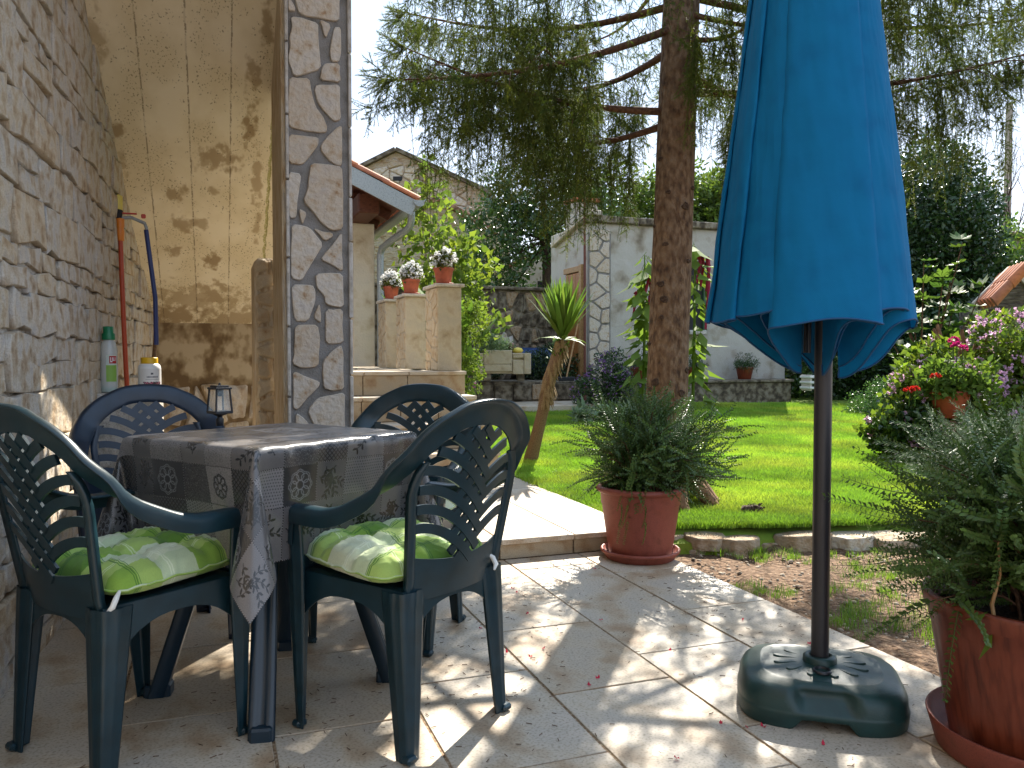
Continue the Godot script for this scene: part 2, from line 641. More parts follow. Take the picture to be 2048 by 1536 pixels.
	M.silver_leaf = leaf.call(Color(0.22, 0.27, 0.20), 0.8, Color(0.5, 0.5, 0.5))
	M.petal = leaf.call(Color(0.75, 0.75, 0.75), 0.6, Color(0.8, 0.8, 0.8))
	M.dry_leaf = mat(Color(0.30, 0.23, 0.13), 0.9, {"tex": T.grain, "scale": 8.0})


# ---------------------------------------------------------------- ground
func lawn_height(p: Vector3) -> float:
	var d := p.x * sin(YAW) - p.z * cos(YAW)
	return 0.085 + 0.020 * maxf(0.0, d - 4.6) + 0.005 * sin(p.x * 1.7 + p.z) + 0.004 * sin(p.z * 2.3)


func build_ground() -> void:
	# the terrain reaches far beyond the gardens
	var b := MB.new()
	b.quad(Vector3(-400, -0.32, 400), Vector3(-400, -0.32, -400), Vector3(400, -0.32, -400), Vector3(400, -0.32, 400))
	setting("terrain", b, M.dirt)
	# bare soil beside the terrace
	b = MB.new()
	var rows := []
	var n := noise(5, 1.3, 3)
	for i in 46:
		var row := []
		for j in 40:
			var x := 2.07 + 4.2 * j / 39.0
			var z := 1.6 - 5.6 * i / 45.0
			var dip := 0.0 if j == 0 else 1.0
			row.append(Vector3(x, -0.035 + dip * 0.045 * n.get_noise_2d(x * 2.0, z * 2.0) + 0.012 * (x - 2.07), z))
		rows.append(row)
	b.grid(rows)
	setting("soil_bed", b, M.dirt)
	# lawn
	b = MB.new()
	rows = []
	for i in 60:
		var row := []
		for j in 60:
			var x := 2.05 + 13.0 * j / 59.0
			var z0 := -3.66 + 0.30 * clampf((x - 2.05) / 1.6, 0.0, 1.0)
			var z := lerpf(z0, -11.9, i / 59.0)
			var p := Vector3(x, 0, z)
			p.y = lawn_height(p)
			if i == 0:
				p.y -= 0.06
			row.append(p)
		rows.append(row)
	b.grid(rows)
	# the front edge of the lawn drops to the soil
	var top: Array = rows[0]
	for j in 59:
		b.quad(top[j], top[j + 1], top[j + 1] + Vector3(0, -0.2, 0.05), top[j] + Vector3(0, -0.2, 0.05))
	setting("lawn", b, M.turf)
	# lower garden beside the steps, hidden behind them
	# terrace paving: a bed of grout with tiles let into it
	b = MB.new()
	b.box(Vector3(0.60, -0.12, -0.85), Vector3(2.94, 0.2435, 5.68))
	b.box(Vector3(-0.15, -0.12, -4.86), Vector3(1.44, 0.2415, 2.34))
	var floor_o := setting("terrace_floor", b, M.grout)
	var tw := 0.388
	var tl := 0.563
	var joint := 0.008
	var col := 0
	var x1 := 2.068
	while x1 > -0.86:
		var x0 := maxf(x1 - tw, -0.87)
		var zz := 3.688 - (0.205 if col % 2 == 1 else 0.41) + tl
		if x1 < 0.55:
			zz += tl * 4.0
		while zz > -1.6:
			var a1 := minf(zz, 3.686 if x1 > 0.55 else 5.92)
			var a0 := zz - tl
			if a1 - a0 > 0.02:
				var w := x1 - x0 - joint
				var l := a1 - a0 - joint
				var t := MB.new()
				t.box(Vector3.ZERO, Vector3(w, 0.012, l), 0.0016)
				part("tile", t, M.tiles[rng.randi() % 4], floor_o, Transform3D(Basis(Vector3.RIGHT, rf(-0.002, 0.002)), Vector3((x0 + x1) * 0.5, rf(-0.0016, 0.0006), -(a0 + a1) * 0.5)))
			zz -= tl
		x1 -= tw
		col += 1


func build_garden_steps() -> void:
	# raised paving in front of the garden steps
	var b := MB.new()
	b.box(Vector3(1.27, 0.035, -4.66), Vector3(1.53, 0.10, 1.90))
	var o := setting("raised_paving", b, M.grout)
	var x1 := 2.05
	var c := 0
	while x1 > 0.5:
		var x0 := maxf(x1 - 0.388, 0.5)
		var a := 3.672
		var first := 0.30 if c % 2 == 0 else 0.56
		while a < 5.60:
			var l := first if a < 3.7 else 0.563
			var a1 := minf(a + l, 5.62)
			var t := MB.new()
			t.box(Vector3.ZERO, Vector3(x1 - x0 - 0.005, 0.026, a1 - a - 0.005), 0.003)
			part("tile", t, M.tiles[rng.randi() % 4], o, Transform3D(Basis.IDENTITY, Vector3((x0 + x1) * 0.5, 0.090, -(a + a1) * 0.5)))
			a = a1
		# riser facing
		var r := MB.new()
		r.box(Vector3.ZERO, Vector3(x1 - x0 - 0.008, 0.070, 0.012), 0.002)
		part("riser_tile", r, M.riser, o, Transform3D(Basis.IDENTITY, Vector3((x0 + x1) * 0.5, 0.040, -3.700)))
		x1 -= 0.388
		c += 1
	# steps
	var s := thing("garden_steps", "limestone garden steps climbing to three plinths with flowerpots", "steps", Vector3(1.2, 0.1, -5.7))
	var off := -s.position
	for k in 4:
		var y0 := 0.10 + 0.19 * k
		var a0 := 5.635 + 0.283 * k
		var a_end := 6.8 if k < 3 else 11.2
		var core := MB.new()
		core.box(Vector3(1.20, y0 + 0.075, -(a0 + a_end) * 0.5 - 0.02), Vector3(1.44, 0.15, a_end - a0 - 0.02))
		part("core", core, M.grout, s, Transform3D(Basis.IDENTITY, off))
		var x := 1.935 - 0.12 * (k % 2)
		var xs := [1.937]
		while x > 0.5:
			x -= 0.30 + 0.06 * ((k * 3) % 2)
			xs.append(maxf(x, 0.48))
		for j in xs.size() - 1:
			var r := MB.new()
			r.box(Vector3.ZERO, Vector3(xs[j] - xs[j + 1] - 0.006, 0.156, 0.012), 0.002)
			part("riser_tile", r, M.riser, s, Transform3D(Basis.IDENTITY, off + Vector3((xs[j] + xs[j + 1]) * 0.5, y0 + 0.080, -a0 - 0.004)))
		var deep := 0.30 if k < 3 else 0.34
		for j in xs.size() - 1:
			var t := MB.new()
			t.box(Vector3.ZERO, Vector3(xs[j] - xs[j + 1] - 0.004, 0.030, deep), 0.004)
			part("tread", t, M.tread, s, Transform3D(Basis.IDENTITY, off + Vector3((xs[j] + xs[j + 1]) * 0.5 + 0.006, y0 + 0.175, -a0 - deep * 0.5 + 0.026)))
		if k == 3:
			var p := MB.new()
			p.box(Vector3(1.2, y0 + 0.162, -(6.80 + 11.2) * 0.5), Vector3(1.46, 0.03, 4.38))
			part("landing", p, M.tread, s, Transform3D(Basis.IDENTITY, off))
	# side wall of the steps
	# three plinths
	var spots := [[6.58, 0.0, 0.205, 0.695], [7.69, 0.03, 0.20, 0.69], [8.48, 0.06, 0.20, 0.69]]
	var words := ["cream plinth with stone-clad side beside the top tread edge", "cream plinth standing between two other plinths with a rusty stain", "cream plinth nearest the zinc downpipe behind two others"]
	words = ["cream plinth closest to the step edge, under the tallest flowerpot", "cream rust-stained plinth in the middle of the three above the steps", "cream plinth beside the zinc downpipe, hindmost of the three above the steps"]
	for k in 3:
		var q: Array = spots[k]
		var y := 0.86
		var xr: float = 1.935 - q[1]
		var w: float = q[2]
		var p := thing("stone_plinth", words[k], "plinth", Vector3(xr - w * 0.5, y, -q[0] - 0.2), 0.0, "plinths above the garden steps")
		var m := MB.new()
		m.box(Vector3(0, q[3] * 0.5, 0), Vector3(w, q[3], 0.40), 0.006)
		part("shaft", m, M.plinth, p)
		m = MB.new()
		m.box(Vector3(0, q[3] + 0.0135, 0), Vector3(w + 0.045, 0.027, 0.45), 0.004)
		part("coping", m, M.coping, p)
		var sites := []
		for i in 16:
			sites.append(Vector2(0.08 + 0.22 * (i % 2) + rf(-0.06, 0.06), (i / 2 + 0.5) * q[3] / 8.0 + rf(-0.03, 0.03)))
		stones(cells(0.396, q[3] - 0.004, sites, 0.012, 0.003), Vector3(-w * 0.5, 0.002, -0.198), Vector3(0, 0, 1), Vector3(0, 1, 0), M.warm_flag, p, 0.004, 0.008, 0.003, 0.0)


# ---------------------------------------------------------------- the house wall beside the terrace
func build_house_wall() -> void:
	var o := thing("house_wall", "rough rubble stone house wall with smeared grey mortar", "wall", Vector3(-0.68, 0, -2.4), 0.0)
	# the wall runs a few degrees off the terrace
	var dir := Vector3(0.064, 0, -1).normalized()
	var nrm := dir.cross(Vector3.UP) * -1.0
	nrm = Vector3(0, 1, 0).cross(dir) * -1.0
	nrm = Vector3(1, 0, 0.064).normalized()
	var start := Vector3(-0.76, 0, 0) - dir * 1.6
	var len := 8.2
	var off := -o.position
	var b := MB.new()
	var basis := Basis(-dir, Vector3.UP, nrm.cross(Vector3.ZERO) if false else nrm)
	b.xf = Transform3D(Basis(dir, Vector3.UP, -nrm), start)
	b.box(Vector3(len * 0.5, 2.4, 0.25), Vector3(len, 5.6, 0.48))
	b.xf = Transform3D.IDENTITY
	part("mortar_bed", b, M.mortar, o, Transform3D(Basis.IDENTITY, off))
	# rubble: rough courses of uneven stones, nearly flush in smeared mortar
	var count := 0
	var rest := MB.new()
	var y := -0.02
	while y < 2.75:
		var h := rf(0.07, 0.20)
		var s := rf(-0.15, 0.0)
		while s < 3.55:
			var l := rf(0.10, 0.36) if h > 0.11 else rf(0.12, 0.26)
			# a tall course is sometimes made of two thin stones
			var parts := 2 if h > 0.145 and rng.randf() < 0.35 else 1
			for k in parts:
				var hh := h / parts
				var j := 0.012
				var base := [Vector2(0.004, 0.004), Vector2(l * rf(0.3, 0.7), rf(-0.006, 0.012)), Vector2(l - 0.004, 0.004), Vector2(l - rf(-0.004, 0.014), hh * 0.5), Vector2(l - 0.004, hh - 0.004), Vector2(l * rf(0.3, 0.7), hh - rf(-0.006, 0.012)), Vector2(0.004, hh - 0.004), Vector2(rf(-0.004, 0.014), hh * 0.5)]
				var ctr := Vector2(l * 0.5, hh * 0.5)
				var loc := []
				for q in base:
					loc.append(q + Vector2(rf(-j, j), rf(-j, j)) - ctr)
				var bed := start + dir * (4.05 + s + l * 0.5) + Vector3.UP * (y + hh * (k + 0.5))
				if count >= 299 or y > 1.95 - 0.637 * (4.05 + s - 1.6 - 4.94):
					rest.slab(loc, off + bed, dir, Vector3.UP, nrm, rf(0.002, 0.013), 0.006, 0.002, 0.03)
					continue
				var st := MB.new()
				st.slab(loc, Vector3.ZERO, dir, Vector3.UP, nrm, rf(0.002, 0.016), rf(0.004, 0.009), rf(-0.003, 0.005), 0.03)
				var tilt := Basis(Vector3.UP, rf(-0.035, 0.035)) * Basis(dir, rf(-0.05, 0.05)) * Basis(nrm, rf(-0.05, 0.05))
				part("stone", st, M.rubble[rng.randi() % 5], o, Transform3D(tilt, off + bed))
				count += 1
			s += l
		y += h
	print("wall stones ", count)
	# the same masonry goes on towards the viewer
	y = 0.0
	while y < 2.75:
		var h := rf(0.09, 0.16)
		var s := rf(-0.2, 0.0)
		while s < 4.0:
			var l := rf(0.14, 0.34)
			rest.slab(rough_edge([Vector2(0.008, 0.008), Vector2(l - 0.008, rf(0.0, 0.02)), Vector2(l - rf(0.0, 0.02), h - 0.008), Vector2(0.01, h - rf(0.0, 0.02))], 0.012), off + start + dir * s + Vector3.UP * y, dir, Vector3.UP, nrm, rf(0.004, 0.02), 0.012, rf(0.0, 0.006), 0.03)
			s += l
		y += h
	part("further_stones", rest, M.rubble[0], o).set_meta("kind", "stuff")


# ---------------------------------------------------------------- the outdoor staircase above, its pillar and what stands under it
func stain_image() -> ImageTexture:
	var w := 420
	var h := 1000
	var im := Image.create(w, h, false, Image.FORMAT_RGB8)
	var n1 := noise(61, 0.006, 5)
	var n2 := noise(62, 0.03, 4)
	var n3 := noise(63, 0.16, 2)
	# stains: centre and size across and along the slab, depth of colour
	var spots := [[0.62, 0.485, 0.15, 0.030, 0.75], [0.55, 0.495, 0.07, 0.030, 0.6], [0.36, 0.583, 0.075, 0.028, 0.7], [0.585, 0.572, 0.045, 0.014, 0.6], [0.40, 0.668, 0.10, 0.026, 0.7], [0.50, 0.66, 0.06, 0.016, 0.6],
		[0.32, 0.745, 0.07, 0.022, 0.7], [0.58, 0.772, 0.075, 0.028, 0.9], [0.87, 0.214, 0.035, 0.05, 0.7], [0.82, 0.315, 0.05, 0.045, 0.65], [0.80, 0.411, 0.055, 0.06, 0.9], [0.855, 0.53, 0.04, 0.09, 0.65],
		[0.87, 0.64, 0.035, 0.08, 0.6], [0.03, 0.27, 0.05, 0.05, 0.5], [0.05, 0.44, 0.06, 0.03, 0.8], [0.08, 0.52, 0.03, 0.05, 0.5], [0.45, 0.905, 0.55, 0.055, 0.6], [0.60, 0.90, 0.14, 0.05, 0.75], [0.20, 0.97, 0.4, 0.05, 0.9], [0.7, 0.98, 0.4, 0.05, 0.7]]
	var pale := Color(0.84, 0.79, 0.67)
	var brown := Color(0.47, 0.37, 0.23)
	for y in h:
		for x in w:
			var s := float(x) / w
			var t := float(y) / h
			var a := n1.get_noise_2d(x, y)
			var f := n2.get_noise_2d(x, y)
			var c := pale.lerp(Color(0.89, 0.85, 0.75), clampf(0.5 + a * 1.6, 0, 1))
			var k := 0.0
			for p in spots:
				var dx: float = (s - p[0]) / p[2]
				var dy: float = (t - p[1]) / p[3]
				if absf(dx) < 2.0 and absf(dy) < 2.0:
					var e := 1.0 - sqrt(dx * dx + dy * dy) + f * 0.9 + a * 0.6
					k = maxf(k, smoothstep(-0.05, 0.65, e) * p[4])
			c = c.lerp(brown, k * 0.70)
			# dark specks and the seams of the formwork boards
			var g := n3.get_noise_2d(x, y)
			if g < -0.40 and f + a < -0.12:
				c = c.lerp(Color(0.30, 0.26, 0.19), clampf((-0.40 - g) * 3.0, 0.0, 0.6))
			for line in [0.218, 0.46, 0.69, 0.935]:
				var near := absf(s - line - 0.004 * f)
				if near < 0.004:
					c = c.lerp(Color(0.34, 0.29, 0.21), 0.5 if f + 0.5 * g > 0.0 else 0.12)
			# a green line of algae along the drip groove
			if absf(s - 0.93 - 0.01 * f) < 0.009 and g > -0.3:
				c = c.lerp(Color(0.52, 0.52, 0.24), 0.6)
			im.set_pixel(x, y, c)
	return ImageTexture.create_from_image(im)


func end_wall_image() -> ImageTexture:
	var im := Image.create(256, 384, false, Image.FORMAT_RGB8)
	var n1 := noise(71, 0.012, 5)
	var n2 := noise(72, 0.05, 3)
	for y in 384:
		for x in 256:
			var a := n1.get_noise_2d(x, y)
			var f := n2.get_noise_2d(x * 1.0, y * 0.5)
			var k := clampf(0.40 + a * 1.7 + f * 0.6, 0.0, 1.0)
			var c := Color(0.82, 0.76, 0.64).lerp(Color(0.50, 0.41, 0.28), k)
			im.set_pixel(x, y, c)
	return ImageTexture.create_from_image(im)


func build_staircase_and_pillar() -> void:
	var o := thing("concrete_staircase", "concrete outdoor staircase seen from below, its sloping underside stained brown", "staircase", Vector3(-0.1, 0, -5.9))
	var off := -o.position
	var soff := func(x: float, a: float) -> Vector3: return Vector3(x, 1.832 - 0.637 * (a - 4.94), -a) + off
	var b := MB.new()
	# underside from the landing to the end wall
	var rows := []
	for i in 24:
		var a := lerpf(3.40, 5.93, i / 23.0)
		var row := []
		for j in 14:
			row.append(soff.call(lerpf(-0.50, 0.35, j / 13.0), a))
		rows.append(row)
	b.grid(rows, false, false, true, true)
	var sm := mat(Color(0.95, 0.94, 0.92), 0.92, {"tex": stain_image(), "uv": true, "bump": T.fine, "relief": 0.1})
	sm.heightmap_enabled = false
	part("underside", b, sm, o)
	# end wall under the lowest steps
	b = MB.new()
	b.quad(Vector3(-0.52, 1.21, -5.925) + off, Vector3(0.36, 1.21, -5.925) + off, Vector3(0.36, 0, -5.925) + off, Vector3(-0.52, 0, -5.925) + off)
	part("end_wall", b, mat(Color(0.60, 0.56, 0.50), 0.95, {"tex": end_wall_image(), "uv": true}), o)
	b = MB.new()
	b.quad(Vector3(-0.52, 1.21, -6.1) + off, Vector3(-0.52, 0, -6.1) + off, Vector3(0.36, 0, -6.1) + off, Vector3(0.36, 1.21, -6.1) + off)
	b.quad(Vector3(0.35, 1.21, -6.1) + off, Vector3(0.35, 0, -6.1) + off, Vector3(0.35, 0, -5.93) + off, Vector3(0.35, 1.21, -5.93) + off)
	part("backing", b, M.concrete, o)
	# rough stones showing at the foot of the end wall
	var sites := []
	for i in 18:
		sites.append(Vector2(0.07 + 0.146 * (i % 6) + rf(-0.05, 0.05), 0.10 + 0.27 * (i / 6) + rf(-0.07, 0.07)))
	stones(cells(0.84, 0.80, sites, 0.02, 0.012), Vector3(-0.50, 0.0, -5.925) + off, Vector3(1, 0, 0), Vector3(0, 1, 0), [M.rubble[1], M.rubble[3], M.sandstone_side], o, 0.01, 0.05, 0.03, 0.02)
	# slab side, landing above and the steps that climb over it
	b = MB.new()
	b.quad(soff.call(0.35, 3.40), soff.call(0.35, 5.93), soff.call(0.35, 5.93) + Vector3(0, 0.17, 0), soff.call(0.35, 3.40) + Vector3(0, 0.17, 0))
	b.quad(soff.call(-0.55, 3.40) + Vector3(0, 0.17, 0), soff.call(0.35, 3.40) + Vector3(0, 0.17, 0), soff.call(0.35, 5.93) + Vector3(0, 0.17, 0), soff.call(-0.55, 5.93) + Vector3(0, 0.17, 0))
	part("slab", b, M.concrete, o)
	for k in 11:
		var a := 3.45 + 0.27 * k
		var st := MB.new()
		var yy := 1.832 - 0.637 * (a - 4.94) + 0.16
		st.box(Vector3(-0.10, yy - 0.02, -a - 0.13) + off, Vector3(0.86, 0.19, 0.262), 0.004)
		part("step", st, M.concrete, o)
	b = MB.new()
	b.box(Vector3(-0.15, 2.96, -2.95) + off, Vector3(1.45, 0.20, 1.0), 0.01)
	part("landing_slab", b, M.concrete, o)
	# pillar faced with crazy paving
	var px0 := 0.295
	var pw := 0.268
	var p := thing("stone_pillar", "tall square pillar faced with crazy-paving slabs in grey mortar", "pillar", Vector3(px0 + pw * 0.5, 0, -3.93))
	off = -p.position
	b = MB.new()
	b.box(Vector3(px0 + pw * 0.5, 1.43, -3.935) + off, Vector3(pw - 0.004, 2.86, 0.62))
	part("core", b, M.grey_mortar, p)
	b = MB.new()
	b.box(Vector3(px0 - 0.009, 1.43, -3.94) + off, Vector3(0.022, 2.86, 0.60), 0.004)
	part("side_facing", b, M.sandstone_side, p)
	var traced := [
		[130, 50, 150, -70, 445, -70, 430, 195, 290, 190, 155, 180, 130, 100], [85, 65, 140, 165, 80, 170], [75, -60, 140, -60, 130, 10, 95, 20],
		[100, 200, 285, 225, 285, 300, 305, 535, 120, 612, 80, 500, 95, 400, 90, 340, 110, 270], [290, 195, 375, 225, 335, 330], [395, 235, 440, 230, 445, 400, 430, 470, 375, 478, 362, 400],
		[335, 490, 435, 480, 440, 615, 295, 612, 310, 520], [90, 612, 225, 605, 240, 700, 265, 790, 345, 915, 345, 965, 290, 975, 85, 955, 85, 700], [270, 645, 435, 625, 442, 870, 395, 890, 280, 770, 258, 690],
		[448, 900, 450, 1190, 400, 1190, 305, 1105, 300, 1060, 350, 990], [85, 1000, 288, 1005, 285, 1060, 180, 1205, 85, 1200], [235, 1185, 450, 1195, 456, 1630, 380, 1647, 310, 1602, 180, 1450, 210, 1370, 220, 1280],
		[85, 1255, 170, 1265, 135, 1570, 90, 1575], [150, 1502, 208, 1532, 175, 1620], [105, 1610, 225, 1627, 320, 1742, 170, 2002, 100, 1987, 95, 1802], [245, 1632, 385, 1662, 385, 1687, 330, 1722],
		[450, 1647, 458, 1932, 300, 1847, 330, 1802], [265, 1947, 455, 1940, 462, 2182, 335, 2162, 325, 2102, 270, 2042], [105, 2027, 245, 2027, 265, 2062, 265, 2142, 215, 2282, 125, 2282, 105, 2142],
		[292, 2147, 305, 2242, 300, 2292, 250, 2252], [335, 2192, 455, 2187, 462, 2432, 335, 2437], [125, 2307, 280, 2302, 297, 2402, 285, 2597, 170, 2607, 105, 2577, 120, 2452],
		[440, 2437, 460, 2502, 465, 2757, 380, 2767, 320, 2747, 315, 2552], [110, 2622, 295, 2702, 290, 2732, 140, 2897, 110, 2882], [470, 2777, 475, 3120, 330, 3130, 235, 2972, 212, 2897, 280, 2812],
		[130, 2912, 195, 2962, 310, 3150, 290, 3290, 120, 3240], [330, 3170, 470, 3150, 472, 3420, 350, 3450, 310, 3330], [110, 3280, 290, 3320, 330, 3470, 250, 3600, 115, 3560], [345, 3480, 470, 3450, 472, 3720, 280, 3720, 290, 3600], [115, 3600, 240, 3640, 260, 3760, 115, 3770],
		[280, 3760, 470, 3750, 470, 3990, 300, 3990], [115, 3800, 255, 3800, 265, 3990, 115, 3990]]
	var polys := []
	for t in traced:
		var poly := []
		for k in range(0, t.size(), 2):
			var u: float = 560.0 + 0.2862 * t[k]
			var v: float = 0.2862 * t[k + 1]
			# verticals lean inward by a hair on the photograph's plate; the face is plumb
			poly.append(Vector2((u - 578.0 - 0.007 * v) / 125.0 * pw, 2.52 - v * 0.002159))
		poly.reverse()
		polys.append(rough_edge(poly, 0.004))
	stones(polys, Vector3(px0, 0.02, -3.625) + off, Vector3(1, 0, 0), Vector3(0, 1, 0), M.flag, p, 0.008, 0.013, 0.004, 0.001)
	for side in [0, 1]:
		var y := 0.0
		while y < 2.86:
			var l := rf(0.18, 0.34)
			var e := MB.new()
			var wide := rf(0.010, 0.016) if side == 0 else rf(0.012, 0.018)
			e.box(Vector3(px0 + (0.002 if side == 0 else pw - 0.001), minf(y + l * 0.5, 2.82), -3.640) + off, Vector3(wide, l - 0.008, 0.058), 0.003)
			part("edge_stone", e, M.pale_edge, p)
			y += l
	# low stone post against the pillar
	var q := thing("stone_post", "low post of warm rounded stones beside the tall pillar", "post", Vector3(0.24, 0, -4.42))
	off = -q.position
	b = MB.new()
	b.box(Vector3(0.25, 0.735, -4.46) + off, Vector3(0.125, 1.47, 0.38), 0.02)
	part("core", b, M.sandstone_side, q)
	sites = []
	for i in 17:
		sites.append(Vector2(0.045 + (0.035 if i % 3 == 2 else 0.0) + rf(-0.012, 0.012), 0.05 + 0.087 * i + rf(-0.015, 0.015)))
		if i % 3 == 1:
			sites.append(Vector2(0.11, 0.05 + 0.087 * i))
	stones(cells(0.125, 1.47, sites, 0.014, 0.006), Vector3(0.1875, 0.0, -4.272) + off, Vector3(1, 0, 0), Vector3(0, 1, 0), M.warm_flag, q, 0.010, 0.022, 0.012, 0.006)
	# ledge with a pale slab by the house wall
	var l := thing("wall_ledge", "plastered ledge with a pale stone slab against the rubble wall", "ledge", Vector3(-0.385, 0, -4.25))
	b = MB.new()
	b.box(Vector3(0, 0.395, 0), Vector3(0.28, 0.79, 0.42), 0.01)
	part("block", b, M.mortar, l)
	b = MB.new()
	b.box(Vector3(0.01, 0.803, 0.01), Vector3(0.30, 0.026, 0.45), 0.004)
	part("slab", b, M.pale_edge, l)


# ---------------------------------------------------------------- porch beyond the steps
func build_porch() -> void:
	var o := thing("porch", "open porch with terracotta tiled roof, cream column and brown beam", "porch", Vector3(1.64, 0.85, -9.7))
	var off := -o.position
	var b := MB.new()
	b.box(Vector3(1.635, 1.69, -9.69) + off, Vector3(0.25, 1.66, 0.25), 0.008)
	part("column", b, M.cream_wall, o)
	b = MB.new()
	b.box(Vector3(1.635, 1.69, -12.4) + off, Vector3(0.25, 1.66, 0.25), 0.008)
	part("column", b, M.cream_wall, o)
	b = MB.new()
	b.box(Vector3(1.575, 2.625, -10.75) + off, Vector3(0.23, 0.215, 3.8), 0.012)
	part("beam", b, M.brown_wood, o)
	# house the porch leans on: side and rear walls
	b = MB.new()
	b.box(Vector3(-0.9, 2.2, -10.8) + off, Vector3(0.3, 3.6, 4.0))
	b.box(Vector3(0.45, 1.8, -12.75) + off, Vector3(2.6, 2.6, 0.25))
	part("wall", b, M.cream_wall, o)
	b = MB.new()
	b.box(Vector3(0.6, 1.75, -12.60) + off, Vector3(0.95, 1.75, 0.06), 0.01)
	part("door", b, M.brown_wood, o)
	# rafters, boarding and tiles; the roof falls towards +x
	var up := Vector3(-0.910, 0.4146, 0)
	var nrm := Vector3(0.4146, 0.910, 0)
	var eave := Vector3(1.985, 2.640, 0) + off
	for k in 6:
		var r := MB.new()
		r.xf = Transform3D(Basis(up, nrm, up.cross(nrm)), eave + Vector3(0, 0, -8.72 - 0.72 * k) - nrm * 0.075)
		r.box(Vector3(1.6, 0, 0), Vector3(3.1, 0.11, 0.09), 0.004)
		r.xf = Transform3D.IDENTITY
		part("rafter", r, M.brown_wood, o)
	for k in 9:
		var r := MB.new()
		r.xf = Transform3D(Basis(up, nrm, up.cross(nrm)), eave + Vector3(0, 0, -10.55))
		r.box(Vector3(0.19 + 0.34 * k, -0.008, 0), Vector3(0.335, 0.018, 3.9))
		r.xf = Transform3D.IDENTITY
		part("board", r, M.brown_wood, o)
	# curved tiles in rows
	var tile := MB.new()
	var rows := []
	for i in 3:
		var row := []
		for j in 7:
			var an := PI * j / 6.0
			row.append(Vector3(0.42 * i / 2.0, 0.055 * sin(an) + 0.01 * i / 2.0 * -1.0, -0.085 * cos(an)))
		rows.append(row)
	tile.grid(rows)
	tile.xf = Transform3D(Basis.IDENTITY, Vector3(0, -0.012, 0))
	tile.grid(rows, false, false, true, true)
	var tm := tile.mesh()
	for i in 8:
		for j in 22:
			var xf := Transform3D(Basis(up, nrm, up.cross(nrm)), eave + up * (-0.06 + 0.36 * i) + nrm * (0.022 + rf(-0.004, 0.004)) + Vector3(0, 0, -8.60 - 0.18 * j))
			part("roof_tile", tm, M.roof_tile[(i + j * 3) % 2], o, xf)
	# verge flashing on the gable end
	b = MB.new()
	b.xf = Transform3D(Basis(up, nrm, up.cross(nrm)), eave + Vector3(0, 0, -8.530) - nrm * 0.088)
	b.box(Vector3(1.5, 0, 0), Vector3(3.1, 0.17, 0.014), 0.003)
	b.xf = Transform3D.IDENTITY
	part("verge_flashing", b, M.zinc, o)
	# half-round gutter and downpipe
	b = MB.new()
	rows = []
	for i in 2:
		var row := []
		for j in 11:
			var an := PI + PI * j / 10.0
			row.append(Vector3(2.045 + 0.066 * cos(an), 2.625 + 0.066 * sin(an), -8.50 - 3.9 * i) + off)
		rows.append(row)
	b.grid(rows)
	var lip := []
	for j in 11:
		lip.append(rows[0][j])
	b.fan(lip)
	var g := part("gutter", b, M.zinc, o)
	b = MB.new()
	b.tube([Vector3(2.114, 2.63, -8.49) + off, Vector3(2.114, 2.63, -12.4) + off], 0.010, 8)
	part("bead", b, M.zinc, g)
	b = MB.new()
	var path := [Vector3(2.045, 2.57, -8.9), Vector3(2.045, 2.48, -8.9), Vector3(2.04, 2.42, -8.94), Vector3(2.00, 2.37, -9.04), Vector3(1.88, 2.28, -9.36), Vector3(1.835, 2.235, -9.50), Vector3(1.82, 2.15, -9.53), Vector3(1.82, 1.4, -9.53), Vector3(1.82, 0.87, -9.53)]
	for k in path.size():
		path[k] += off
	b.tube(path, 0.040, 14)
	part("downpipe", b, M.zinc, o)


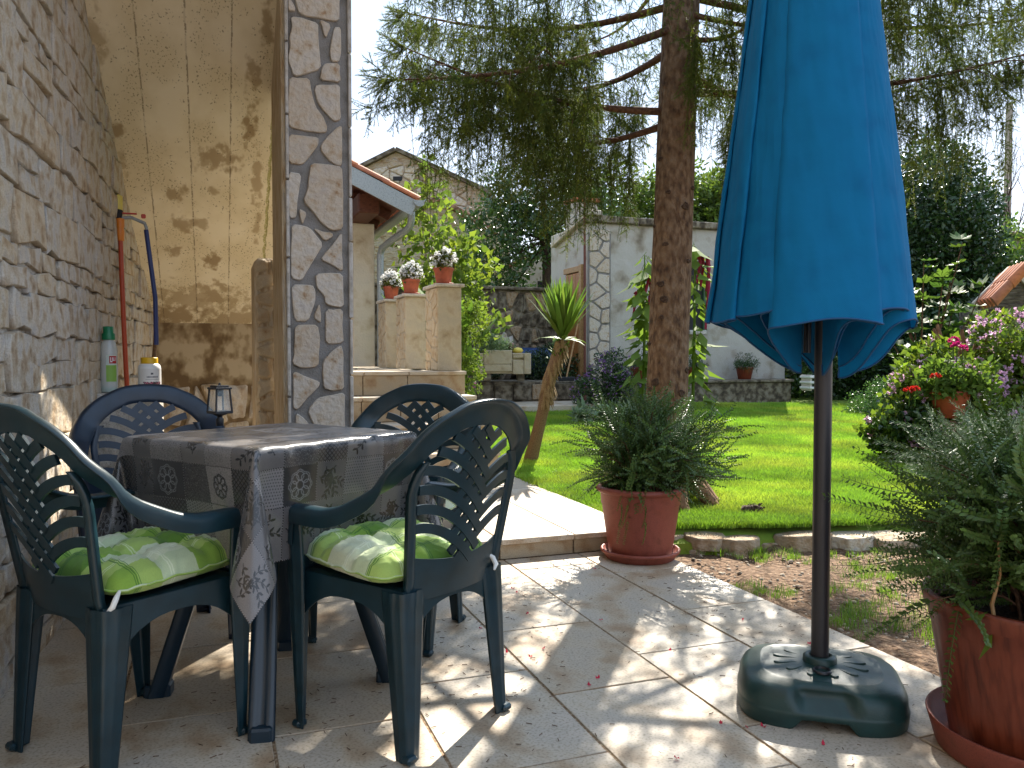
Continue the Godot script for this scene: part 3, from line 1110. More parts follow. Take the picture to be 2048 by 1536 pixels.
# ---------------------------------------------------------------- white shed across the lawn
func build_shed() -> void:
	var a0 := 11.30
	var x0 := 5.33
	var o := thing("garden_shed", "white plastered garden shed with stone quoins and a mossy coping", "shed", Vector3(7.1, 0.2, -11.9))
	var off := -o.position
	var b := MB.new()
	b.box(Vector3(7.13, 1.5, -a0 - 0.75) + off, Vector3(3.6, 3.0, 1.5), 0.01)
	part("wall", b, M.white_wall, o)
	b = MB.new()
	b.box(Vector3(7.13, 3.055, -a0 - 0.10) + off, Vector3(3.74, 0.11, 0.34), 0.015)
	part("coping", b, M.old_concrete, o)
	# the gable end falls to the rear
	b = MB.new()
	b.xf = Transform3D(Basis(Vector3.RIGHT, deg_to_rad(-13.0)), Vector3(x0 + 0.05, 2.98, -a0 - 0.62) + off)
	b.box(Vector3.ZERO, Vector3(0.26, 0.08, 1.45), 0.01)
	part("verge", b, M.coping, o)
	# corner stones set in the plaster
	var sites := []
	for i in 22:
		sites.append(Vector2(0.09 + 0.17 * (i % 2) + rf(-0.07, 0.07), (i + 0.5) * 0.128 + rf(-0.06, 0.06)))
	var cells_q := cells(0.36, 2.82, sites, 0.028, 0.010)
	b = MB.new()
	b.box(Vector3(x0 + 0.165, 1.43, -a0 - 0.0) + off, Vector3(0.375, 2.84, 0.03))
	part("quoin_mortar", b, M.grey_mortar, o)
	stones(cells_q, Vector3(x0 - 0.015, 0.10, -a0 + 0.015) + off, Vector3(1, 0, 0), Vector3(0, 1, 0), M.flag, o, 0.008, 0.016, 0.006, 0.0)
	# chimney
	b = MB.new()
	b.box(Vector3(x0 + 0.22, 3.14, -a0 - 0.75) + off, Vector3(0.40, 0.55, 0.36), 0.01)
	var ch := part("chimney", b, M.white_wall, o)
	b = MB.new()
	b.box(Vector3(x0 + 0.22, 3.455, -a0 - 0.75) + off, Vector3(0.46, 0.06, 0.42), 0.01)
	part("cap_tile", b, M.roof_tile[1], ch)
	# plank door and frame in the gable end
	for k in 4:
		b = MB.new()
		b.box(Vector3(x0 - 0.03, 1.30, -a0 - 0.32 - 0.13 * k) + off, Vector3(0.04, 1.95, 0.126), 0.006)
		part("door_plank", b, M.door_wood, o)
	b = MB.new()
	b.box(Vector3(x0 - 0.03, 1.34, -a0 - 0.20) + off, Vector3(0.07, 2.10, 0.09), 0.006)
	b.box(Vector3(x0 - 0.03, 2.33, -a0 - 0.53) + off, Vector3(0.07, 0.09, 0.60), 0.006)
	part("door_frame", b, M.pale_wood, o)
	# shuttered window with stone sill
	var wx := 7.0
	b = MB.new()
	b.box(Vector3(wx, 1.92, -a0 + 0.012) + off, Vector3(0.62, 1.05, 0.03))
	part("window_recess", b, M.black, o)
	var green := mat(Color(0.015, 0.06, 0.025), 0.5)
	b = MB.new()
	b.box(Vector3(wx + 0.33, 1.92, -a0 + 0.04) + off, Vector3(0.07, 1.10, 0.07), 0.006)
	b.box(Vector3(wx - 0.33, 1.92, -a0 + 0.04) + off, Vector3(0.07, 1.10, 0.07), 0.006)
	b.box(Vector3(wx, 2.45, -a0 + 0.04) + off, Vector3(0.72, 0.06, 0.07), 0.006)
	part("window_frame", b, green, o)
	for k in 2:
		b = MB.new()
		b.box(Vector3(wx - 0.16 + 0.32 * k, 1.36 + 0.0, -a0 + 0.07) + off, Vector3(0.31, 0.07, 0.16), 0.01)
		part("sill_stone", b, M.pale_edge, o)
	# low plinth wall in front
	var w := thing("bench_wall", "low mossy concrete bench wall along the foot of the white shed", "wall", Vector3(7.1, 0.2, -11.0))
	b = MB.new()
	b.box(Vector3(7.25, 0.36, -11.07) - w.position, Vector3(2.9, 0.44, 0.46), 0.02)
	part("body", b, M.old_concrete, w)
	b = MB.new()
	b.box(Vector3(7.25, 0.594, -11.07) - w.position, Vector3(2.96, 0.045, 0.52), 0.01)
	part("top_slab", b, M.old_concrete, w)
	# rusty stay pole at the corner
	b = MB.new()
	b.tube([Vector3(x0 - 0.12, 0.2, -a0 + 0.12), Vector3(x0 - 0.13, 2.4, -a0 + 0.12), Vector3(x0 - 0.14, 3.95, -a0 + 0.12)], [0.02, 0.02, 0.014], 8)
	solo("rusty_pole", b, M.rust, "thin rusty iron pole standing at the white shed corner", "pole")


func build_rear_wall() -> void:
	# higher garden behind the retaining wall
	var b := MB.new()
	b.box(Vector3(5.0, 0.75, -27.6), Vector3(30.0, 2.30, 30.0))
	setting("upper_ground", b, M.turf)
	var o := thing("retaining_wall", "weathered retaining wall, half plaster and half rounded stones, behind the trough", "wall", Vector3(3.6, 0.2, -12.5))
	var off := -o.position
	b = MB.new()
	b.box(Vector3(3.55, 1.12, -12.48) + off, Vector3(3.6, 1.84, 0.24), 0.01)
	part("body", b, M.old_concrete, o)
	b = MB.new()
	b.box(Vector3(3.55, 2.065, -12.46) + off, Vector3(3.64, 0.05, 0.32), 0.01)
	part("coping", b, M.old_concrete, o)
	var sites := []
	for i in 40:
		sites.append(Vector2(0.08 + 0.135 * (i % 8) + rf(-0.05, 0.05), 0.12 + 0.24 * (i / 8) + rf(-0.06, 0.06)))
	var keep := []
	for c in cells(1.1, 1.3, sites, 0.035, 0.015):
		keep.append(c)
	stones(keep, Vector3(4.22, 0.72, -12.36) + off, Vector3(1, 0, 0), Vector3(0, 1, 0), [M.old_concrete, M.edging[2], M.old_concrete], o, 0.010, 0.03, 0.02, 0.010)
	# raised kerb and path
	b = MB.new()
	b.box(Vector3(3.65, 0.21, -10.72), Vector3(3.4, 0.22, 1.0), 0.01)
	setting("path", b, M.tiles[3])
	var k := thing("kerb_wall", "low rough stone kerb carrying the stone trough", "wall", Vector3(3.7, 0.2, -11.4))
	off = -k.position
	b = MB.new()
	b.box(Vector3(3.66, 0.42, -11.8) + off, Vector3(3.36, 0.40, 1.1), 0.02)
	part("body", b, M.old_concrete, k)
	var x := 2.0
	while x < 5.3:
		var l := rf(0.22, 0.45)
		var s := MB.new()
		s.slab(rough_edge([Vector2(0, 0.01), Vector2(l - 0.02, 0.0), Vector2(l - 0.015, rf(0.22, 0.26)), Vector2(0.0, rf(0.22, 0.26))], 0.01), Vector3.ZERO, Vector3(1, 0, 0), Vector3(0, 1, 0), Vector3(0, 0, 1), rf(0.01, 0.05), 0.012, 0.004)
		part("stone", s, [M.old_concrete, M.edging[2], M.old_concrete][rng.randi() % 3], k, Transform3D(Basis.IDENTITY, Vector3(x, 0.335, -11.25) + off))
		x += l


func house(called: String, label: String, at: Vector3, turn: float, w: float, l: float, hw: float, hr: float, wall: Material, roof: Material) -> Node3D:
	var o := thing(called, label, "building", at, turn)
	var b := MB.new()
	b.box(Vector3(0, hw * 0.5, -l * 0.5), Vector3(w, hw, l))
	b.tri3(Vector3(-w * 0.5, hw, 0), Vector3(0, hr, 0), Vector3(w * 0.5, hw, 0))
	b.tri3(Vector3(w * 0.5, hw, -l), Vector3(0, hr, -l), Vector3(-w * 0.5, hw, -l))
	part("wall", b, wall, o)
	for s in [-1.0, 1.0]:
		var sl := Vector3(s * w * 0.5, hw - hr, 0)
		var e := sl.normalized()
		var n := Vector3(-e.y * s, e.x * s, 0)
		var r := MB.new()
		r.xf = Transform3D(Basis(e, n, e.cross(n)), Vector3(0, hr, -l * 0.5))
		r.box(Vector3(sl.length() * 0.5 + 0.1, 0.07, 0), Vector3(sl.length() + 0.25, 0.12, l + 0.3), 0.01)
		r.xf = Transform3D.IDENTITY
		part("roof", r, roof, o)
	return o


func build_far_houses() -> void:
	var far_stone := mat(Color(0.47, 0.41, 0.34), 0.95, {"tex": T.stone, "scale": Vector3(0.5, 1.6, 0.5), "tex2": T.speck, "scale2": 0.7, "bump": T.rough, "relief": 3.0})
	var slate := mat(Color(0.22, 0.19, 0.16), 0.9, {"tex": T.lichen, "scale": 0.4})
	var h := house("stone_house", "old stone house with a shallow gable beyond the porch roof", spot(-3.5, 25.0, 0.0), -YAW - 0.08, 5.4, 9.0, 5.9, 7.15, far_stone, slate)
	var b := MB.new()
	b.box(Vector3(0.05, 6.35, 0.02), Vector3(0.28, 0.13, 0.05))
	part("window", b, M.black, h)
	# coarse courses of the gable
	var sites := []
	var y := 0.0
	while y < 2.4:
		var x := rf(-0.1, 0.0)
		while x < 4.6:
			sites.append(Vector2(x + 0.2, y + 0.1))
			x += rf(0.3, 0.55)
		y += 0.2
	var keep := []
	for c in cells(4.6, 2.4, sites, 0.025, 0.01):
		var m := Vector2.ZERO
		for q in c:
			m += q
		m /= c.size()
		if 4.9 + m.y < 7.0 - absf(m.x - 2.3) * 0.463 - 0.12:
			keep.append(c)
	stones(keep, Vector3(-2.3, 4.9, 0.004), Vector3(1, 0, 0), Vector3(0, 1, 0), [far_stone, M.rubble[1], M.rubble[4]], h, 0.02, 0.05, 0.03, 0.0)
	h = house("tiled_house", "distant pale house with a weathered tiled roof behind the dark tree", spot(2.3, 30.0, 0.0), -0.9, 6.0, 8.0, 4.3, 5.3, M.white_wall, M.old_tile)
	for k in 2:
		b = MB.new()
		b.box(Vector3(-1.2 + 2.4 * k, 3.3, 0.02), Vector3(0.7, 1.0, 0.06))
		part("window", b, M.black, h)
	h = house("farmhouse", "stone farmhouse wall half hidden by vines and the dark tree", spot(-1.9, 21.0, 0.0), -YAW + 0.25, 3.6, 5.0, 4.0, 4.9, far_stone, M.old_tile)
	h = house("plastered_cottage", "pinkish plastered cottage with a dark window behind the fig bush", spot(10.6, 17.5, 0.0), -YAW - 0.5, 4.6, 5.0, 2.7, 3.5, mat(Color(0.46, 0.39, 0.33), 0.9, {"tex": T.plaster, "scale": 0.5}), M.old_tile)
	b = MB.new()
	b.box(Vector3(-1.35, 1.95, 0.02), Vector3(0.5, 0.8, 0.06))
	part("window", b, M.black, h)
	b = MB.new()
	b.box(Vector3(-0.55, 2.1, 0.02), Vector3(0.35, 0.5, 0.06))
	part("window", b, M.black, h)
	# little stone oven house at the garden edge
	var o := thing("stone_oven", "small stone oven house with pale gable copings and terracotta roof tiles", "oven", spot(6.98, 11.5, 0.2), -YAW - 0.30)
	o.scale = Vector3(0.80, 1.06, 0.9)
	b = MB.new()
	b.box(Vector3(0, 0.72, -0.7), Vector3(1.0, 1.44, 1.4), 0.02)
	b.tri3(Vector3(-0.5, 1.44, 0.0), Vector3(0, 1.86, 0.0), Vector3(0.5, 1.44, 0.0))
	part("wall", b, mat(Color(0.20, 0.18, 0.16), 0.95, {"tex": T.lichen, "scale": Vector3(0.8, 2.5, 0.8), "bump": T.rough, "relief": 2.0}), o)
	for s in [-1.0, 1.0]:
		var e := Vector3(s * 0.5, -0.42, 0).normalized()
		var n := Vector3(0.42 * s, 0.5, 0).normalized()
		b = MB.new()
		b.xf = Transform3D(Basis(e, n, e.cross(n)), Vector3(0, 1.86, 0))
		b.box(Vector3(0.36, 0.03, 0.02), Vector3(0.74, 0.10, 0.10), 0.01)
		part("gable_coping", b, M.coping, o)
		for i in 5:
			for j in 2:
				var t := MB.new()
				var path := [Vector3(0.02 + 0.33 * j, 0.025 - 0.012 * j, -0.16 - 0.20 * i), Vector3(0.36 + 0.33 * j, 0.01 - 0.012 * j, -0.16 - 0.20 * i)]
				t.xf = Transform3D(Basis(e, n, e.cross(n)), Vector3(0, 1.86, 0))
				t.tube(path, [0.07, 0.08], 10)
				part("roof_tile", t, M.roof_tile[(i + j) % 2], o)
	var mouth := MB.new()
	mouth.box(Vector3(0.0, 0.85, 0.01), Vector3(0.42, 0.45, 0.05))
	part("mouth", mouth, M.black, o)


# ---------------------------------------------------------------- plastic armchairs, table, cloth
func back_z(x: float, y: float) -> float:
	return -0.175 - 0.21 * (y - 0.42) - 0.035 * (1.0 - (x / 0.19) * (x / 0.19))


func half_open(y: float) -> float:
	if y < 0.64:
		return lerpf(0.150, 0.176, clampf((y - 0.42) / 0.22, 0, 1))
	return 0.176 * sqrt(maxf(0.0, 1.0 - pow((y - 0.64) / 0.162, 2)))


func chair_leg(top: Vector3, foot: Vector3, ex: Vector3, ez: Vector3, w0: float, w1: float) -> MB:
	# an L-shaped shell with two moulded ribs; ex and ez point outwards
	var b := MB.new()
	var prof := [Vector2(-1.0, -0.06), Vector2(-0.86, 0.0), Vector2(-0.62, 0.0), Vector2(-0.56, 0.07), Vector2(-0.40, 0.07), Vector2(-0.34, 0.0), Vector2(-0.16, 0.0), Vector2(-0.04, -0.04), Vector2(0.0, -0.16), Vector2(0.0, -0.36), Vector2(0.06, -0.42), Vector2(0.06, -0.58), Vector2(0.0, -0.64), Vector2(0.0, -0.9), Vector2(-0.05, -1.0)]
	var inner := []
	for k in range(prof.size() - 1, -1, -1):
		var p: Vector2 = prof[k]
		inner.append(Vector2(minf(p.x, -0.0) - (0.09 if p.x > -0.3 else 0.0), minf(p.y, 0.0) - (0.09 if p.y > -0.3 else 0.0)))
	var all := prof + inner
	var rows := []
	for i in 9:
		var t := i / 8.0
		var w := lerpf(w0, w1, t) if w0 > 0.08 and w0 < 0.09 else lerpf(w0, w1, maxf(0.0, (t - 0.28) / 0.72))
		var centre := top + (foot - top) * t
		var row := []
		for p in all:
			row.append(centre + ex * (p.x * w) + ez * (p.y * w))
		rows.append(row)
	b.grid(rows, true)
	b.fan(rows[8])
	return b


func rim_path() -> Array:
	var half := [Vector3(0.236, 0.50, 0.196), Vector3(0.237, 0.560, 0.187), Vector3(0.238, 0.583, 0.178), Vector3(0.239, 0.590, 0.160), Vector3(0.241, 0.591, 0.10), Vector3(0.242, 0.592, 0.04), Vector3(0.241, 0.603, -0.02), Vector3(0.239, 0.624, -0.075)]
	for y in [0.660, 0.700, 0.738, 0.772, 0.798, 0.817]:
		var k: float = clampf((y - 0.61) / 0.226, 0.0, 1.0)
		var x: float = 0.236 * sqrt(maxf(0.0, 1.0 - pow(k, 2.3)))
		half.append(Vector3(x, y, lerpf(-0.125, back_z(x, y) - 0.004, smoothstep(0.0, 0.6, k))))
	half.append(Vector3(0.064, 0.8305, back_z(0.06, 0.8305)))
	var path := []
	for p in half:
		path.append(p)
	path.append(Vector3(0, 0.836, back_z(0, 0.836)))
	for k in range(half.size() - 1, -1, -1):
		path.append(Vector3(-half[k].x, half[k].y, half[k].z))
	# smooth it
	var c := Curve3D.new()
	for i in path.size():
		var a: Vector3 = path[maxi(i - 1, 0)]
		var d: Vector3 = path[mini(i + 1, path.size() - 1)]
		c.add_point(path[i], (a - d) / 6.0, (d - a) / 6.0)
	var out := []
	for i in path.size() - 1:
		for k in 3:
			out.append(c.sample(i, k / 3.0))
	out.append(path[path.size() - 1])
	return out


func make_chair(label: String, m: Material, at: Vector3, face: Vector3) -> Node3D:
	var o := thing("garden_chair", label, "chair", at, atan2(face.x, face.z), "moulded plastic armchairs round the table")
	o.scale = Vector3(1.0, 1.0, 0.92)
	# arms and back edge: one continuous moulded band
	var path := rim_path()
	var n := path.size()
	var rows := []
	for i in n:
		var p: Vector3 = path[i]
		var t: Vector3 = (path[mini(i + 1, n - 1)] - path[maxi(i - 1, 0)]).normalized()
		var high := smoothstep(0.63, 0.72, p.y)
		var ctr := Vector3(0, lerpf(p.y, 0.62, high), lerpf(p.z, back_z(0, 0.62), high))
		var w := ctr - p
		w = (w - t * w.dot(t)).normalized()
		var f := w.cross(t).normalized()
		var wide := lerpf(0.026, 0.035, high)
		var lip := lerpf(0.040, 0.026, high)
		var row := []
		for q in [Vector2(1.0, 0.0), Vector2(0.6, -0.10), Vector2(0.0, -0.16), Vector2(-0.6, -0.10), Vector2(-0.92, 0.06), Vector2(-1.05, 0.4), Vector2(-1.1, 1.0), Vector2(-0.93, 1.0), Vector2(-0.86, 0.45), Vector2(-0.6, 0.18), Vector2(0.0, 0.10), Vector2(0.9, 0.16)]:
			row.append(p + w * (q.x * wide) + f * (q.y * lip))
		rows.append(row)
	var b := MB.new()
	b.grid(rows, true)
	part("arm_and_back_rim", b, m, o)
	# seat with a turned-down edge
	b = MB.new()
	rows = []
	for i in 13:
		var t := i / 12.0
		var row := []
		for j in 17:
			var s := j / 16.0 * 2.0 - 1.0
			var hw := lerpf(0.182, 0.216, t)
			var edge := maxf(absf(s), absf(t * 2.0 - 1.0))
			var y := 0.405 + 0.015 * t - 0.012 * (1.0 - s * s) * sin(t * PI)
			if edge > 0.93:
				y -= 0.010
			row.append(Vector3(s * hw, y, lerpf(-0.19, 0.205, t)))
		rows.append(row)
	b.grid(rows)
	part("seat", b, m, o)
	# aprons between the legs, arched below
	for side in 4:
		b = MB.new()
		var pa: Vector3 = [Vector3(0.186, 0.40, -0.19), Vector3(0.22, 0.41, 0.205), Vector3(-0.22, 0.41, 0.205), Vector3(-0.186, 0.40, -0.19)][side]
		var pb: Vector3 = [Vector3(0.22, 0.41, 0.205), Vector3(-0.22, 0.41, 0.205), Vector3(-0.186, 0.40, -0.19), Vector3(0.186, 0.40, -0.19)][side]
		var r0 := []
		var r1 := []
		for k in 15:
			var t := k / 14.0
			var drop := 0.038 + 0.115 * pow(absf(t * 2.0 - 1.0), 2.6)
			var p := pa.lerp(pb, t)
			r0.append(p + Vector3(0, 0.008, 0))
			r1.append(p - Vector3(0, drop, 0))
		var mid := (pa + pb) * 0.5
		var inw := Vector3(-mid.x, 0, -mid.z).normalized() * 0.006
		var r2 := []
		var r3 := []
		for k in 15:
			r2.append(r1[k] + inw)
			r3.append(r0[k] + inw)
		b.grid([r0, r1])
		b.grid([r1, r2])
		b.grid([r2, r3])
		part("apron", b, m, o)
	# legs
	for s in [-1.0, 1.0]:
		part("leg", chair_leg(Vector3(0.196 * s, 0.405, -0.196), Vector3(0.196 * s, 0.0, -0.212), Vector3(s, 0, 0), Vector3(0, 0, -1), 0.082, 0.044), m, o)
		part("leg", chair_leg(Vector3(0.262 * s, 0.585, 0.198), Vector3(0.224 * s, 0.0, 0.198), Vector3(s, 0, 0), Vector3(0, 0, 1), 0.070, 0.028), m, o)
		for e in [Vector3(0.187 * s, 0.010, -0.211), Vector3(0.215 * s, 0.010, 0.194)]:
			b = MB.new()
			b.box(e, Vector3(0.034, 0.019, 0.032), 0.006)
			part("foot", b, m, o)
	# stiles beside the lattice and the solid panel under it
	for s in [-1.0, 1.0]:
		b = MB.new()
		rows = []
		for i in 14:
			var y := lerpf(0.40, 0.722, i / 13.0)
			var hw := half_open(y)
			var x0: float = hw * s
			var x1: float = (hw + 0.024) * s
			var z0 := back_z(hw, y)
			rows.append([Vector3(x0, y, z0 + 0.004), Vector3(x1, y, z0 + 0.012), Vector3(x1, y, z0 - 0.010), Vector3(x0, y, z0 - 0.004)])
		b.grid(rows, true, false, false, s < 0)
		part("stile", b, m, o)
	b = MB.new()
	rows = []
	var rows2 := []
	for i in 8:
		var y := lerpf(0.375, 0.468, i / 7.0)
		var row := []
		var row2 := []
		for j in 15:
			var x := (j / 14.0 * 2.0 - 1.0) * (half_open(y) + 0.012)
			var yy := y + (0.020 * pow(x / 0.16, 2) if i == 7 else 0.0)
			row.append(Vector3(x, yy, back_z(x, y) + 0.003))
			row2.append(Vector3(x, yy, back_z(x, y) - 0.003))
		rows.append(row)
		rows2.append(row2)
	b.grid(rows)
	b.grid(rows2, false, false, true, true)
	b.grid([rows[7], rows2[7]])
	part("back_panel", b, m, o)
	# woven slats: two families falling towards the middle
	for fam in [-1.0, 1.0]:
		for k in 9:
			var y0 := 0.560 + 0.0475 * k
			var line := []
			for i in 23:
				var t := i / 22.0
				var x := lerpf(-0.172, 0.050, t)
				var y := y0 + 0.040 * t - 0.165 * pow(t, 1.7)
				var inside := y < 0.806 and absf(x) < half_open(y) + 0.010 and y > 0.452
				if inside:
					line.append(Vector3(x * fam, y, 0))
			if line.size() < 4:
				continue
			var top := []
			var bot := []
			for i in line.size():
				var p: Vector3 = line[i]
				var tn: Vector3 = (line[mini(i + 1, line.size() - 1)] - line[maxi(i - 1, 0)]).normalized()
				var nn := Vector3(-tn.y, tn.x, 0)
				for sgn in [1.0, -1.0]:
					var q: Vector3 = p + nn * (0.0120 * sgn)
					var z := back_z(q.x, q.y) + (0.0012 if fam > 0 else -0.0012)
					if sgn > 0:
						top.append(Vector3(q.x, q.y, z))
					else:
						bot.append(Vector3(q.x, q.y, z))
			rows = []
			for i in line.size():
				var d := Vector3(0, 0, 0.0042)
				rows.append([top[i] + d, bot[i] + d, bot[i] - d, top[i] - d])
			b = MB.new()
			for c in 4:
				var r := []
				for i in rows.size():
					r.append([rows[i][c], rows[i][(c + 1) % 4]])
				b.grid(r, false, false, false, fam < 0)
			part("slat", b, m, o)
	return o


func plaid_image() -> ImageTexture:
	var im := Image.create(512, 512, false, Image.FORMAT_RGB8)
	var nz := noise(81, 0.25, 2)
	var weft := func(t: float) -> Array:
		# tone of a stripe: 0 pale, 1 green; and thin lines
		var p := fposmod(t * 1.55 + 0.12, 1.0)
		var tone := 0.0
		if p < 0.34:
			tone = 1.0
		elif p < 0.60:
			tone = 0.45
		var line := 0.0
		for l in [0.30, 0.325, 0.35]:
			if absf(p - l) < 0.0055:
				line = 1.0
		if absf(p - 0.70) < 0.006 or absf(p - 0.725) < 0.006:
			line = -1.0
		return [tone, line]
	for y in 512:
		var wy: Array = weft.call(y / 512.0)
		for x in 512:
			var wx: Array = weft.call(x / 512.0 + 0.2)
			var g: float = (wx[0] + wy[0]) * 0.5
			var c := Color(0.85, 0.88, 0.74)
			if g > 0.2 and g <= 0.35:
				c = Color(0.79, 0.85, 0.68)
			elif g > 0.35 and g <= 0.6:
				c = Color(0.67, 0.78, 0.40)
			elif g > 0.6 and g <= 0.85:
				c = Color(0.53, 0.68, 0.25)
			elif g > 0.85:
				c = Color(0.39, 0.56, 0.17)
			if wx[1] > 0 or wy[1] > 0:
				c = c.lerp(Color(0.20, 0.40, 0.12), 0.6)
			elif wx[1] < 0 or wy[1] < 0:
				c = c.lerp(Color(0.96, 0.98, 0.88), 0.55)
			im.set_pixel(x, y, c.darkened(0.05 * (nz.get_noise_2d(x, y) + 0.5)))
	return ImageTexture.create_from_image(im)


func make_cushion(label: String, chair: Node3D, m: Material, shift: Vector3, spin: float, tilt: float) -> void:
	var o := thing("seat_cushion", label, "cushion", chair.position + Basis(Vector3.UP, chair.rotation.y) * shift, chair.rotation.y + spin, "plaid cushions on the chairs")
	o.rotation.x = tilt
	var b := MB.new()
	var hs := 0.195
	var n := noise(int(absf(shift.x) * 900.0) + 4, 9.0, 2)
	var top := []
	var low := []
	for i in 41:
		var rt := []
		var rl := []
		for j in 41:
			var s := j / 40.0 * 2.0 - 1.0
			var t := i / 40.0 * 2.0 - 1.0
			var e := pow(maxf(0.0, (1.0 - pow(absf(s), 5.0)) * (1.0 - pow(absf(t), 5.0))), 0.48)
			var dim := 0.0
			for c in [Vector2(-0.34, -0.34), Vector2(0.34, -0.34), Vector2(-0.34, 0.34), Vector2(0.34, 0.34)]:
				dim = maxf(dim, exp(-Vector2(s, t).distance_squared_to(c) / 0.030))
				# creases run from the buttons along the rows
				dim = maxf(dim, 0.42 * exp(-pow(minf(absf(s - c.x), absf(t - c.y)) / 0.075, 2)))
			var bow := 1.0 - 0.05 * (1.0 - pow(maxf(absf(s), absf(t)), 2)) + 0.012 * n.get_noise_2d(s, t)
			var x := s * hs * bow * (1.0 - 0.10 * pow(t, 6) * s * s)
			var z := t * hs * bow * (1.0 - 0.10 * pow(s, 6) * t * t)
			rt.append(Vector3(x, 0.034 + e * (0.060 - 0.042 * dim) + 0.006 * n.get_noise_2d(s * 1.5 + 7.0, t * 1.5), z))
			rl.append(Vector3(x, 0.034 - e * 0.031, z))
		top.append(rt)
		low.append(rl)
	b.grid(top)
	b.grid(low, false, false, true, true)
	part("cover", b, m, o)
	var seam := []
	for k in 4:
		for i in 20:
			var q := i * 2
			var p: Vector3 = [top[0][q], top[q][40], top[40][40 - q], top[40 - q][0]][k]
			seam.append(p)
	seam.append(seam[0])
	b = MB.new()
	b.tube(seam, 0.0035, 6, false)
	part("piping", b, m, o)
	b = MB.new()
	var p0: Vector3 = top[0][0]
	b.tube([p0, p0 + Vector3(-0.010, -0.012, -0.016), p0 + Vector3(-0.012, -0.028, -0.026), p0 + Vector3(0.0, -0.040, -0.032)], [0.004, 0.007, 0.007, 0.003], 6)
	part("tie", b, mat(Color(0.7, 0.7, 0.66), 0.8), o)


# ---- printed patchwork of the table cloth
func cloth_image() -> ImageTexture:
	var n := 1024
	var im := Image.create(n, n, false, Image.FORMAT_RGB8)
	var nz := noise(91, 0.35, 2)
	var swirl := noise(92, 0.03, 2)
	var r2 := RandomNumberGenerator.new()
	r2.seed = 12
	# patches of uneven size
	var cuts := [0, 120, 208, 330, 430, 520, 640, 716, 830, 912, 1024]
	for a in 10:
		for c in 10:
			var x0: int = cuts[a]
			var x1: int = cuts[a + 1]
			var y0: int = cuts[c]
			var y1: int = cuts[c + 1]
			var kind := (a * 3 + c * 7 + (a * c) % 3) % 7
			var g: float = [0.42, 0.28, 0.54, 0.20, 0.34, 0.48, 0.22][kind]
			g += r2.randf_range(-0.04, 0.04)
			for y in range(y0, y1):
				for x in range(x0, x1):
					var k := g + 0.05 * nz.get_noise_2d(x, y)
					var u := float(x - x0)
					var v := float(y - y0)
					if kind == 1:
						# trellis
						if fposmod(u + v, 12.0) < 2.5 or fposmod(u - v, 12.0) < 2.5:
							k -= 0.16
					elif kind == 5:
						if fposmod(u, 7.0) < 2.6 and fposmod(v + 3.0 * floorf(u / 7.0), 7.0) < 2.6:
							k -= 0.22
					elif kind == 6 or kind == 2:
						# scrolling damask
						var s := swirl.get_noise_2d(x * 1.3, y * 1.3)
						if fposmod(s * 9.0, 1.0) < 0.20:
							k += 0.22 if kind == 6 else -0.20
					if u < 2.0 or v < 2.0:
						k = 0.08 if fposmod(u + v, 6.0) < 3.5 else 0.62
					im.set_pixel(x, y, Color(k * 1.02, k * 0.99, k * 0.97))
			var mid := Vector2((x0 + x1) * 0.5, (y0 + y1) * 0.5)
			var rad := minf(x1 - x0, y1 - y0) * 0.40
			if kind == 0 or kind == 4:
				sprig(im, mid, rad, r2.randf() * TAU, 0.10, Rect2i(x0, y0, x1 - x0, y1 - y0))
			elif kind == 3:
				rosette(im, mid, rad, 0.50)
			elif kind == 2 and (a + c) % 2 == 0:
				rosette(im, mid, rad * 0.8, 0.08)
	return ImageTexture.create_from_image(im)


func dot(im: Image, p: Vector2, r: float, g: float) -> void:
	var q := int(ceil(r))
	for y in range(-q, q + 1):
		for x in range(-q, q + 1):
			if x * x + y * y <= r * r:
				var px := int(p.x) + x
				var py := int(p.y) + y
				if px >= 0 and py >= 0 and px < im.get_width() and py < im.get_height():
					im.set_pixel(px, py, Color(g, g, g))


func rosette(im: Image, c: Vector2, r: float, g: float) -> void:
	for k in 8:
		var an := TAU * k / 8.0
		for i in 40:
			var t := TAU * i / 40.0
			dot(im, c + Vector2(cos(an), sin(an)) * r * 0.58 + Vector2(cos(t), sin(t)) * r * 0.30, 1.3, g)
	for i in 90:
		var t := TAU * i / 90.0
		dot(im, c + Vector2(cos(t), sin(t)) * r * 0.30, 1.3, g)
		dot(im, c + Vector2(cos(t), sin(t)) * r * (0.95 + 0.05 * cos(8.0 * t)), 1.3, g)


func sprig(im: Image, c: Vector2, r: float, an: float, g: float, lim: Rect2i) -> void:
	var d := Vector2(cos(an), sin(an))
	for side in 3:
		var dd := d.rotated((side - 1) * 0.8)
		for i in 40:
			var t := i / 39.0 * 2.0 - 1.0
			var p := c + dd * (t * r) + dd.orthogonal() * (0.16 * r * sin(t * 3.0))
			dot(im, p, 1.0, g)
			if i % 7 == 3:
				for s in [-1.0, 1.0]:
					var q: Vector2 = dd.rotated(s * 0.7)
					for m in 9:
						dot(im, p + q * (2.0 + m * 1.6), 2.6 * sin(PI * (m + 0.6) / 9.5) + 0.3, g)


